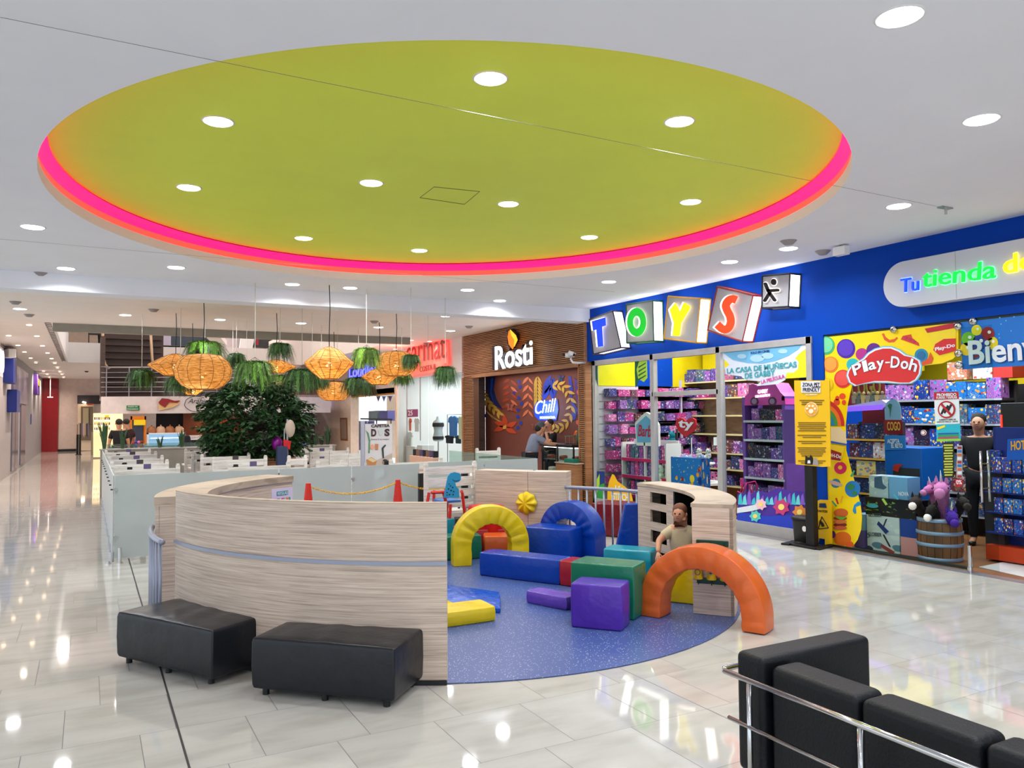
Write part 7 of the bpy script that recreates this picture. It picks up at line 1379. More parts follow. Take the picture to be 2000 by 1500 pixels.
def tableset(x, Y_, L, where, k, card=True, hold=True):
    t = thing('bench_table', 'white table behind the %s' % where, 'table', (x+L/2, Y_+.78, 0)); MB().box((-L/2+.05, -.28, .74), (L/2-.05, .28, .77)).build('top', m_white_wood, t, local=True); MB().cyl((0, 0), .04, .03, .74, 10).build('leg', m_dark, t, local=True); MB().cyl((0, 0), .2, 0, .03, 20).build('base', m_dark, t, local=True)
    if hold:
        q = MB(); q.box((-.09, -.05, 0), (.09, .05, .05)); q.box((-.02, -.02, .05), (.05, .02, .3)); o = q.build('napkin_holder', m_black, bevel=.008); o.location = (x+.22, Y_+.8, .772); lab(o, 'black napkin caddy behind the %s' % where, 'caddy')
    if card: o = MB().box((-.05, -.01, 0), (.05, .01, .34)).build('menu_card', mat('menu%d' % (k % 2), ((90, 80, 120), (70, 60, 64))[k % 2])); o.location = (x+L*.55, Y_+.75, .772); lab(o, 'small menu card behind the %s' % where, 'menu card')
for k, (l, r_) in enumerate(LB):
    x, y, L = bench('white slatted bench in the left column, %s from the fence' % NM[k], l, r_, left=False); tableset(x, y, L, 'left column bench, %s from the fence' % NM[k], k)
MBn = [((445, 910), (567, 907), 1.1), ((414, 897), (522, 894), 1.1), ((391, 891), (489, 889), 1.1), ((373, 885), (466, 883), 1.1), ((360, 880), (445, 878), 1.1)]
for k, (l, r_, z) in enumerate(MBn):
    x, y, L = bench('white slatted bench in the middle column, %s from the fence' % NM[k], l, r_, z); tableset(x, y, L, 'middle column bench, %s from the fence' % NM[k], k, hold=k != 1)
RBn = [((617, 906), (672, 905), 'low white bench behind the fence left of the banner'), ((561, 894), (600, 893), 'white bench right of the tree trunk'), ((604, 880), (682, 878), 'white slatted bench in the right group, second row'), ((575, 874), (649, 873), 'farthest white bench in the right group under the snake plants'), ((643, 885), (705, 883), 'white slatted bench in the right group beside the banner pole'), ((680, 890), (712, 889), 'short white bench directly left of the banner pole'), ((760, 902), (864, 900), 'white bench right of the cafe banner'), ((929, 879), (977, 879), 'white bench back before the brown cafe front')]
for k, (l, r_, s_) in enumerate(RBn):
    x, y, L = bench(s_, l, r_); 
    if k in (0, 2, 6): tableset(x, y, L, s_.replace('white ', ''), k, card=k == 2)
x, y, L = bench('large white slatted booth behind the dinosaur high chair', (828, 910), (930, 907))
# planters with snake plants at the far end
Yp = 20.0
def planter(label, px0, px1, ptop, Yv):
    a, b = A(px0, ptop, Y=Yv), A(px1, ptop, Y=Yv); t = thing('planter', label, 'planter', ((a.x+b.x)/2, Yv, 0)); MB().box((a.x, Yv, 0), (b.x, Yv+.3, a.z)).build('box', mat('planter_grey', (150, 146, 138), rough=.6), t, bevel=.005); MB().box((a.x-.02, Yv-.02, a.z), (b.x+.02, Yv+.32, a.z+.03)).build('rim', mat('planter_rim', (170, 166, 160)), t); return a.z+.03
zt = planter('long grey planter box behind the left and middle benches', 196, 455, 880, Yp); zt2 = planter('grey planter box under the snake plants at right', 565, 655, 873, 20.5)
def snake(label, px, Yv, z, n, h, seed):
    rnd = random.Random(seed); p = A(px, 870, Y=Yv); t = thing('snake_plant', label, 'potted plant', (p.x, Yv+.14, z)); mb = MB()
    for i in range(n):
        a = rnd.uniform(0, 6.28); hh = h*rnd.uniform(.6, 1); lean = rnd.uniform(.05, .28)*h; w_ = .035; dx, dy = cos(a), sin(a); pts = []
        prof = [(0, .5), (.3, 1), (.65, .9), (.9, .45), (1, .02)]; vs = []
        for u, ww in prof: c = Vector((dx*lean*u*u+.03*dx, dy*lean*u*u+.03*dy, hh*u)); s_ = Vector((-dy, dx, 0))*w_*ww; vs += [c-s_, c+Vector((dx, dy, 0))*.01*ww, c+s_]
        mb.add(vs, [(k*3+j, k*3+j+1, k*3+j+4, k*3+j+3) for k in range(4) for j in range(2)]+[(k*3+j+3, k*3+j+4, k*3+j+1, k*3+j) for k in range(0) for j in range(2)])
    mb.build('leaves', mat('snake_leaf', (52, 84, 52), rough=.5, nz=(14, .3)), t, local=True)
for k, (px, Yv, z, n, h, l) in enumerate(((204, Yp, zt, 12, .62, 'tall snake plant at the corridor end of the planter'), (240, Yp, zt, 9, .5, 'snake plant beside the standing people'), (313, Yp, zt, 6, .3, 'short snake plant left of the hooded person'), (356, Yp, zt, 9, .42, 'snake plant right of the hooded person'), (396, Yp, zt, 5, .34, 'thin snake plant in front of the kiosk counter'), (604, 20.5, zt2, 11, .5, 'leftmost snake plant on the right planter'), (619, 20.5, zt2, 7, .34, 'small light snake plant second on the right planter'), (631, 20.5, zt2, 6, .3, 'smallest snake plant on the right planter'), (643, 20.5, zt2, 11, .52, 'tall snake plant at the right end of the planter'))): snake(l, px, Yv, z, n, h, k)
struct(MB().box((.32, 20.32, .9), (4.5, 20.34, 1.2)).build('window_3', m_glass_g))
# wooden planter round the tree and the tree
TP = A(497, 905, Z=1.0); TP = Vector((TP.x, 16.05, 0)); TP.x = A(497, 880, Y=16.05).x
t = thing('tree_planter', 'brown wooden planter bench round the tree', 'planter', TP); mb = MB()
for k in range(7): mb.box((-.62, -.5, .03+.135*k), (.62, .5, .15+.135*k))
mb.build('boards', m_slatw, t, local=True); MB().box((-.68, -.55, .975), (.68, .55, 1.01)).build('top', m_slatw, t, local=True)
t = thing('indoor_tree', 'leafy dark green tree rising among the white benches', 'tree', TP+Vector((0, 0, 1.012)))
m_bark = mat('bark', (60, 52, 40), rough=.9, bump=(14, .9)); m_leafd = mat('tree_leaf', (44, 80, 40), rough=.55, nz=(3, .4)); rnd = random.Random(3)
mb = MB(); base = Vector((0, 0, 0)); ends = []
mb.tube([base, Vector((.02, 0, .25)), Vector((0, .02, .6))], [.13, .115, .12], 12)
for i in range(11):
    a = i*2.4; r_ = rnd.uniform(.35, .85); zz = rnd.uniform(.55, 1.4); e = Vector((r_*cos(a), r_*sin(a)*.8, zz)); m_ = Vector((e.x*.35, e.y*.35, .55+(zz-.55)*.5)); mb.tube([Vector((0, .02, .5)), m_, e], [.07, .04, .015], 7); ends += [m_, e, (m_+e)/2]
mb.build('trunk', m_bark, t, smooth=True, local=True)
lv = MB()
for i in range(850):
    u = rnd.random(); a = rnd.uniform(0, 6.283); zc = rnd.uniform(.02, 1.46); R_ = .92*max(.25, sin(pi*min(1, (zc+.35)/2.05)))**.7*(1.0+.18*sin(3*a+1)); rr_ = R_*rnd.uniform(.35, 1)**.5; c = Vector((rr_*cos(a)*1.02, rr_*sin(a)*.85, zc)); d0 = Vector((cos(a), sin(a), rnd.uniform(-.5, .5))).normalized()
    L_ = rnd.uniform(.16, .3)
    for j in range(13):
        f = j/12; q = c+d0*L_*f+Vector((0, 0, -.06*f*f)); b_ = a+(1 if j % 2 else -1)*rnd.uniform(.5, 1.2); d = Vector((cos(b_), sin(b_), rnd.uniform(-1.1, .4))).normalized(); s_ = d.cross(Vector((rnd.uniform(-.4, .4), rnd.uniform(-.4, .4), 1))).normalized()*.032; l_ = rnd.uniform(.09, .15); lv.add([q, q+d*l_*.45+s_, q+d*l_, q+d*l_*.45-s_], [(0, 1, 2, 3)])
lv.build('leaves', m_leafd, t, local=True)
# ---------------------------------------------------------------- hanging wicker lamps
m_wic = bpy.data.materials.new('woven_cane'); m_wic.use_nodes = True; nt = m_wic.node_tree; P_ = nt.nodes['Principled BSDF']; P_.name = 'P'; MATS['woven_cane'] = m_wic; g = NT(m_wic); tc = g.n('ShaderNodeTexCoord')
wv = g.noise(tc.outputs['Object'], 9, 5, (1, 1, 7)); col_ = g.ramp(wv, [(.35, rgb((176, 120, 60))), (.5, rgb((226, 178, 104))), (.65, rgb((240, 204, 140)))]); g.l(col_, P_.inputs['Base Color']); P_.inputs['Roughness'].default_value = .8
tl = g.n('ShaderNodeBsdfTranslucent'); g.l(col_, tl.inputs[0]); mx = g.n('ShaderNodeMixShader'); mx.inputs[0].default_value = .6; g.l(P_.outputs[0], mx.inputs[1]); g.l(tl.outputs[0], mx.inputs[2])
tr = g.n('ShaderNodeBsdfTransparent'); m2 = g.n('ShaderNodeMixShader'); g.l(g.m('MULTIPLY', g.m('GREATER_THAN', g.noise(tc.outputs['Object'], 26, 3, (1, 1, 3)), .65), .8), m2.inputs[0]); g.l(mx.outputs[0], m2.inputs[1]); g.l(tr.outputs[0], m2.inputs[2]); nt.links.new(m2.outputs[0], nt.nodes['Material Output'].inputs[0])
m_bulb = mat('warm_bulb', (255, 225, 150), emit=30, ec=(255, 206, 130))
PROF = {'round': [(.30, .44), (.62, .40), (.86, .25), (1.0, .02), (.93, -.22), (.72, -.40), (.46, -.50)], 'diamond': [(.10, .50), (.42, .40), (.74, .16), (1.0, .0), (.9, -.12), (.60, -.34), (.36, -.50)], 'cone': [(.16, .44), (.5, .30), (.98, .02), (1.0, -.04), (.7, -.24), (.42, -.42)]}
def lamp(label, top, cx, cy, wpx, hpx, kind, Yv=None, pw=24):
    T = A(*top, Z=ZC); c = A(cx, cy, Y=T.y); c = Vector((T.x, T.y, c.z)); dist = (c-CAM).dot(FW); R = wpx/2*dist/F; H = hpx*dist/F; cxw = A(cx, cy, Y=T.y).x; c.x = cxw
    t = thing('wicker_lamp', label, 'pendant lamp', c); pr = [(r_*R, z*H) for r_, z in PROF[kind]]; MB().lathe(pr, (0, 0), 40).build('shade', m_wic, t, smooth=True, local=True)
    rb = MB()
    for k in range(14): a = 2*pi*k/14; rb.tube([(r_*cos(a)*1.006, r_*sin(a)*1.006, z) for r_, z in pr], .0055, 4)
    for i in (0, len(pr)-1): r_, z = pr[i]; rb.tube([(r_*cos(2*pi*k/24), r_*sin(2*pi*k/24), z) for k in range(24)], .008, 5, True)
    rb.build('ribs', mat('wicker_rib', (140, 100, 56), rough=.8), t, local=True); zb = -.10*H
    MB().ball((0, 0, zb), .06, 12).build('bulb', m_bulb, t, smooth=True, local=True); MB().cyl((0, 0), .02, zb+.04, zb+.12, 10).build('socket', m_black, t, local=True)
    MB().tube([(0, 0, zb+.1), (0, 0, (ZC-c.z)*.4), (.012, 0, (ZC-c.z)*.7), (0, 0, ZC-c.z)], .0075, 6).build('cable', m_black, t, local=True)
    l = bpy.data.lights.new('bulb_light', 'POINT'); l.energy = pw*3.0; l.color = (1, .68, .36); l.shadow_soft_size = .05; o = bpy.data.objects.new('bulb_light', l); COL.objects.link(o); o.location = (0, 0, zb); o.parent = t
lamp('large round wicker lamp glowing at left, nearest', (397, 585), 397, 724, 108, 72, 'round', pw=30)
lamp('diamond-shaped wicker lamp in the centre', (645, 557), 643, 709, 96, 62, 'diamond', pw=26)
lamp('cone-shaped wicker lamp half hidden left of the round one', (343, 612), 343, 713, 100, 48, 'cone')
lamp('wicker lamp overlapping the red sign', (777, 609), 774, 709, 82, 50, 'round')
lamp('small pale wicker lamp behind the planters', (528, 611), 540, 716, 74, 30, 'cone', pw=14)
lamp('lower wicker lamp before the bunting shop', (744, 630), 741, 735, 68, 38, 'cone')
lamp('low round wicker lamp before the screen wall', (652, 648), 652, 763, 66, 38, 'round')
lamp('wicker lamp mostly hidden under the left planters', (387, 632), 375, 762, 40, 22, 'cone', pw=10)
# ---------------------------------------------------------------- hanging fern planters
def fern_mesh(seed, col):
    rnd = random.Random(seed); lv = MB(); c2 = tuple(int(k*.55) for k in col); c3 = tuple(min(255, int(k*1.35+12)) for k in col)
    ms = [mat('fern%d' % seed, col, rough=.6), mat('fern%d_dark' % seed, c2, rough=.6), mat('fern%d_light' % seed, c3, rough=.6)]
    for i in range(340):
        a = rnd.uniform(0, 6.283); r0 = .46*rnd.uniform(.05, 1)**.6; out = rnd.uniform(.15, .66); dr = rnd.uniform(.25, .95)*(.6+.4*r0/.46); z0 = .36-.12*(r0/.46)**2
        lv.cur = rnd.choice((0, 0, 1, 1, 2)); sw = rnd.uniform(-.12, .12)
        pts = [Vector((cos(a+sw*u)*(r0+out*u**.7), sin(a+sw*u)*(r0+out*u**.7), z0+.14*sin(pi*min(u*1.2, 1))-dr*u*u)) for u in [k/6 for k in range(7)]]
        s0 = Vector((-sin(a), cos(a), rnd.uniform(-.3, .3)))
        for k in range(6):
            p, q = pts[k], pts[k+1]; d = (q-p)
            for sg in (-1, 1):
                for f in (.1, .6): b_ = p+d*f; tip = b_+s0*sg*rnd.uniform(.06, .13)*(1-k*.10)+d*rnd.uniform(.8, 1.4); lv.add([b_, (b_+tip)/2+d*.2, tip, (b_+tip)/2-d*.15], [(0, 1, 2, 3)])
    me = bpy.data.meshes.new('fern'); me.from_pydata(lv.v, [], lv.f)
    for m_ in ms: me.materials.append(m_)
    me.polygons.foreach_set('material_index', lv.fm); return me
FM = [fern_mesh(1, (92, 138, 42)), fern_mesh(2, (66, 106, 46)), fern_mesh(3, (122, 164, 50))]
bk = MB(); bk.lathe([(.40, .30), (.43, .34), (.40, .38)], (0, 0), 24); bk.lathe([(.55, -.1), (.58, -.07), (.55, -.04)], (0, 0), 24)
for k in range(10): a = 2*pi*k/10; bk.tube([(.41*cos(a), .41*sin(a), .33), (.56*cos(a), .56*sin(a), -.07)], .014, 4)
for k in range(4): a = 2*pi*k/4; bk.tube([(.41*cos(a), .41*sin(a), .35), (0, 0, .62)], .008, 4)
bme = bpy.data.meshes.new('basket'); bme.from_pydata(bk.v, [], bk.f); bme.materials.append(mat('basket_brown', (58, 42, 36), rough=.8))
def fern(label, top, cx, cy, wpx, hpx, kind):
    T = A(cx, top[1], Z=ZC); c = A(cx, cy, Y=T.y); dist = (c-CAM).dot(FW); R = wpx/2*dist/F; H = hpx*dist/F; t = thing('fern_planter', label, 'hanging planter', c)
    for nm, me in (('fronds', FM[kind]), ('basket', bme)): o = bpy.data.objects.new(nm, me); COL.objects.link(o); o.parent = t; o.scale = (R*.95, R*.95, H*.95); o.rotation_euler = (0, 0, T.x*7)
    MB().tube([(0, 0, .58*H), (0, 0, ZC-c.z)], .006, 5).build('cord', mat('cord_cream', (206, 200, 190)), t, local=True)
for a in (('large fern planter in the centre left, with long fronds', (507, 552), 498, 728, 98, 52, 0), ('fern planter furthest left before the stair wall', (275, 614), 277, 738, 66, 36, 1), ('fern planter hanging left under the round lamp', (349, 602), 352, 750, 74, 36, 1), ('bushy fern planter behind the top of the round lamp', (430, 600), 400, 687, 98, 46, 0), ('high fern planter over the tree', (555, 602), 547, 685, 62, 34, 1), ('fern planter just right of the tree top', (590, 600), 590, 740, 90, 44, 1), ('bright fern planter right of the diamond lamp', (709, 565), 716, 698, 72, 42, 2), ('fern planter furthest right by the slatted facade', (865, 582), 870, 733, 60, 40, 1), ('fern planter in front of the red sign', (802, 562), 803, 706, 52, 30, 1), ('wide dark fern planter under the violet neon', (683, 640), 700, 753, 80, 36, 1), ('fern planter below the wicker lamp at the red sign', (782, 640), 785, 739, 54, 26, 0), ('yellowish fern planter over the tree, lower one', (533, 640), 545, 748, 62, 36, 2), ('small fern planter behind the centre lamp', (625, 635), 628, 749, 44, 22, 1), ('fern planter tucked behind the large central one', (460, 625), 462, 705, 50, 34, 1)): fern(*a)
for k, (px, py) in enumerate(((482, 626), (610, 610), (659, 625), (836, 600), (455, 628), (700, 640))): p = A(px, py, Z=ZC); q = A(px, 712, Y=p.y); lab(MB().tube([p, q], .004, 4).build('suspension_line', mat('cord_cream', 0)), 'thin loose line hanging from the ceiling among the planters, %s from the left' % ORDW[sorted([482, 610, 659, 836, 455, 700]).index(px)], 'line')
# ---------------------------------------------------------------- cafe banner
YQ = 12.75; t = thing('cafe_banner', 'white cafe banner on a grey pole with a black top bar', 'banner', A(740, 900, Y=YQ)); a, b = A(713, 828, Y=YQ), A(766, 915, Y=YQ)
MB().box((a.x, YQ, b.z), (b.x, YQ+.006, a.z)).build('sheet', mat('banner_white', (214, 210, 216), rough=.6), t); p0, p1 = A(705, 822, Y=YQ), A(712, 915, Y=YQ); MB().box((p0.x, YQ-.02, 0), (p1.x, YQ+.03, p0.z)).build('pole', mat('pole_lilac', (170, 172, 190), rough=.4), t, bevel=.005)
p0, p1 = A(704, 818, Y=YQ), A(766, 819, Y=YQ); MB().tube([p0, p1], .012, 8).build('top_bar', m_black, t); MB().tube([(a.x+.2, YQ, p0.z-.02), (a.x+.2, YQ, a.z)], .01, 6).build('hook', m_black, t); MB().tube([(b.x-.02, YQ, p0.z-.02), (b.x-.02, YQ, a.z)], .008, 6).build('hook', m_black, t)
MB().box((p0.x-.1, YQ-.2, 0), (p1.x-.1, YQ+.2, .02)).build('base', m_black, t)
YV = YQ-.004
def yt(s, p0, p1, h, m, bold=.05): a, b = A(*p0, Y=YV), A(*p1, Y=YV); text(s, 'lettering', m, (a, b-a, Vector((0, 0, 1))), w=(b-a).length, h=h, parent=t, bold=bold, ext=.002)
m_bt = flat('banner_brown', (66, 44, 50)); yt('CAFETEA', (725, 835), (761, 834), .052, m_bt, .07); yt('D', (725, 852.5), (735, 852.5), .125, m_bt, .1); yt('S', (751, 852), (761, 852), .125, m_bt, .1); yt('Entre 2 es mejor', (725, 860), (760, 859.5), .03, flat('banner_tan', (130, 110, 110)), .0)
def yp(nm, pts, c, k=1): ypoly(nm, pts, YV, flat('y_%d_%d_%d' % c, c), t, .002*k, .002)
yp('cup_outline', [(738, 839), (749, 838), (747, 849), (741, 850)], (196, 206, 204)); yp('glass', [(732, 867), (739, 867), (738, 879), (733, 879)], (196, 130, 90), 2); yp('pretzel', circ(727, 873, 4, 5, 14), (226, 160, 130), 2); yp('lamp_arm', [(745, 875), (752, 868), (754, 870), (749, 876), (750, 895), (747, 895)], (50, 66, 64), 2)
yp('cake', [(715, 898), (725, 893), (736, 900), (733, 909), (718, 910)], (190, 130, 80), 2); yp('cake_top', [(717, 897), (725, 894), (735, 900), (728, 903)], (220, 196, 150), 3); yp('saucer_cup', circ(752, 903, 6, 6, 16), (150, 130, 110), 2); yp('coffee', circ(752, 899, 4.5, 2, 16), (40, 30, 28), 3); yp('table_print', [(715, 908), (766, 885), (766, 914), (715, 914)], (188, 172, 166), 1); yp('arc', [(714, 840), (720, 846), (723, 860), (722, 885), (719, 885), (720, 862), (717, 848)], (90, 140, 110), 1)
# cones and chain
tops = []
YCn = 10.2
for k, px in enumerate((602, 777)):
    p = A(px, 944 if k == 0 else 937, Y=YCn+.0); t = thing('traffic_cone', 'red cone holding the yellow chain, %s one' % ('left' if k == 0 else 'right'), 'cone', (p.x, YCn, 0)); h = p.z; tops.append(Vector((p.x, YCn, h-.03)))
    MB().lathe([(.13, .03), (.032, h), (.01, h)], (0, 0), 24, True).build('cone', mat('cone_red', (206, 40, 28), rough=.45), t, smooth=False, local=True); MB().box((-.17, -.17, 0), (.17, .17, .03)).build('base', MATS['cone_red'], t, bevel=.01, local=True)
end = A(928, 934, Y=YCn+.4); start = tops[0]
def chain(a, b, sag, n, mb):
    for i in range(n):
        u0, u1 = (i+.0)/n, (i+1.25)/n; P = lambda u: a.lerp(b, u)+Vector((0, 0, -sag*4*u*(1-u))); p, q = P(u0), P(min(u1, 1)); d = (q-p); L_ = d.length; d.normalize(); s_ = d.cross(Vector((0, 0, 1)) if i % 2 else Vector((.3, 1, .5))).normalized()*.011
        mb.tube([p-s_, p-d*.006, p+s_, q+s_, q+d*.006, q-s_], .0042, 5, True)
mb = MB(); chain(tops[0]+Vector((.03, 0, -.02)), tops[1], .12, 34, mb); chain(tops[1], end, .13, 30, mb); lab(mb.build('plastic_chain', mat('chain_yellow', (226, 172, 20), rough=.4)), 'yellow plastic chain hanging between the red cones', 'chain')
# dinosaur high chair
YD_ = 9.75; c = A(884, 1000, Y=YD_); t = thing('high_chair', 'red wooden high chair with a blue dinosaur panel', 'high chair', (c.x, YD_, 0)); m_hr = mat('chair_red', (206, 34, 24), rough=.4)
def hp_(x, y, dy=0): p = A(x, y, Y=YD_); return Vector((p.x, YD_+dy, max(p.z, .012)))
for x0, y0, x1, y1, dy in ((903, 962, 915, 1042, 0), (880, 985, 874, 1040, 0), (895, 962, 890, 1020, .35), (868, 962, 862, 1020, .35)): a, b = hp_(x0, y0, dy), hp_(x1, y1, dy); b.z = .012; MB().tube([a, b], .022, 4).build('leg', m_hr, t)
for x0, y0, x1, y1 in ((842, 962, 872, 961), (880, 1029, 909, 1026), (900, 962, 903, 958)): MB().tube([hp_(x0, y0), hp_(x1, y1)], .02, 4).build('bar', m_hr, t)
for x0, y0, x1, y1 in ((838, 962, 834, 986), (866, 962, 872, 984)): MB().tube([hp_(x0, y0), hp_(x1, y1)], .022, 4).build('leg', m_hr, t)
a = hp_(872, 980); MB().box((a.x-.05, YD_+.02, a.z-.02), (a.x+.22, YD_+.36, a.z+.01)).build('seat', mat('seat_blue', (70, 120, 190)), t)
ypoly('dinosaur_panel', [(866, 972), (870, 950), (874, 930), (879, 924), (887, 922), (896, 924), (899, 929), (899, 937), (895, 941), (888, 943), (890, 950), (895, 955), (896, 972)], YD_-.03, mat('dino_blue', (40, 140, 190), rough=.4), t, t=.02)
ypoly('spikes', [(868, 960), (868, 954), (871, 952), (871, 945), (874, 943), (873, 936), (877, 934), (876, 927), (881, 925), (880, 932), (876, 950), (870, 962)], YD_-.015, m_hr, t, t=.02)
for x, y, r_ in ((877, 945, 1), (880, 949, 1.2), (876, 955, 1.4), (884, 952, 1.4), (881, 958, 1.6), (873, 962, 1.2), (886, 960, 1.3), (878, 966, 1.5), (885, 966, 1.3), (873, 967, 1)): ypoly('spot', circ(x, y, r_, r_, 10), YD_-.051, m_black, t, t=.003)
MB().tube([A(x, y, Y=YD_-.054) for x, y in ((884, 936), (887, 939), (892, 939.5), (898, 937.5))], .003, 5).build('smile', m_black, t)
t = thing('high_chair', 'white moulded high chair on black legs behind the red one', 'high chair', A(912, 985, Y=10.4)); q = A(915, 985, Y=10.4); t.location = (q.x, 10.4, 0)
MB().tube([(.12, .1, .95), (.14, 0, .6), (.05, -.1, .52), (-.15, -.1, .52)], [.05, .07, .07, .05], 10).build('shell', mat('white_plastic', (226, 216, 214), rough=.3), t, smooth=True, local=True)
for x, y in ((-.1, -.1), (.1, -.1), (-.1, .1), (.1, .1)): MB().tube([(x, y, .5), (x*1.5, y*1.5, 0)], .018, 6).build('leg', m_black, t, local=True)
for px in (823, 907): p = A(px, 940, Y=10.9); t = MB().box((p.x-.045, 10.86, .0), (p.x+.045, 10.93, .95)); lab(t.build('chair_post', m_black, bevel=.006), 'black upright post of a folded chair, %s one' % ('left' if px < 850 else 'right'), 'post')
# party balloon toy, bag and hat near the tree
p = A(541, 866, Y=15.2); o = MB().ball((0, 0, 0), .13, 14, (.8, .8, 1)).build('foil_balloon', mat('purple_foil', (130, 10, 130), rough=.2), smooth=True); 
t = thing('balloon', 'purple balloon tied beside the tree', 'balloon', (p.x, 15.2, p.z)); o.parent = t; del_ = o; MB().tube([(0, 0, -.12), (.03, 0, -p.z+.3), (.05, 0, -p.z)], .005, 4).build('string', m_alu, t, local=True); o.name = 'body'
p = A(561, 880, Y=15.0); t = thing('coat_stand', 'stand with a hat, red cloth and bag right of the tree', 'stand', (p.x, 15, 0)); MB().tube([(0, 0, 0), (0, 0, 1.75)], .02, 8).build('pole', m_alu, t, local=True); MB().cyl((0, 0), .2, 0, .02, 20).build('base', m_alu, t, local=True)
MB().ball((.05, 0, A(561, 837, Y=15).z), .12, 12, (.8, .8, 1.4)).build('hat', mat('straw', (196, 176, 160), rough=.9), t, local=True, smooth=True); z = A(561, 868, Y=15).z; MB().prism([(-.08, -.03, z+.1), (.06, -.03, z+.06), (.04, -.03, z-.1), (-.08, -.03, z-.02)], (0, -.02, 0)).build('red_cloth', mat('flag_red', (190, 20, 30)), t, local=True)
z = A(555, 900, Y=15).z; MB().box((-.2, -.06, z-.15), (0, .06, z+.28)).build('bag', mat('bag_navy', (50, 60, 90), rough=.8), t, local=True, bevel=.03)
MB().tube([(-.06, -.03, z-.1), (-.06, -.03, z+.6)], .012, 6).build('cane', mat('cane_grey', (150, 160, 160)), t, local=True)
# ================================================================ people
def skin(name, chains, m, parent, sub=2, root=0):
    """chains: dict joint -> (co, radius); edges list"""
    J, E = chains; idx = {k: i for i, k in enumerate(J)}; me = bpy.data.meshes.new(name); me.from_pydata([J[k][0] for k in J], [(idx[a], idx[b]) for a, b in E], [])
    o = bpy.data.objects.new(name, me); COL.objects.link(o); me.materials.append(m)
    o.modifiers.new('s', 'SKIN')
    if not me.skin_vertices: me.attributes
    return o
def body(name, J, E, m, parent, root):
    idx = {k: i for i, k in enumerate(J)}; me = bpy.data.meshes.new(name); me.from_pydata([Vector(J[k][0]) for k in J], [(idx[a], idx[b]) for a, b in E], []); me.materials.append(m)
    o = bpy.data.objects.new(name, me); COL.objects.link(o); o.parent = parent
    o.modifiers.new('skin', 'SKIN'); 
    dg = bpy.context.evaluated_depsgraph_get(); dg.update()
    sv = me.skin_vertices[0].data
    for k in J:
        r = J[k][1]; sv[idx[k]].radius = (r, r) if not isinstance(r, tuple) else r
        sv[idx[k]].use_root = (k == root)
    s = o.modifiers.new('sub', 'SUBSURF'); s.levels = 2; s.render_levels = 2
    o.modifiers['skin'].use_smooth_shade = True
    return o
m_skin = mat('skin_tone', (196, 140, 112), rough=.55); m_hair = mat('dark_hair', (34, 24, 20), rough=.7, bump=(60, .5))
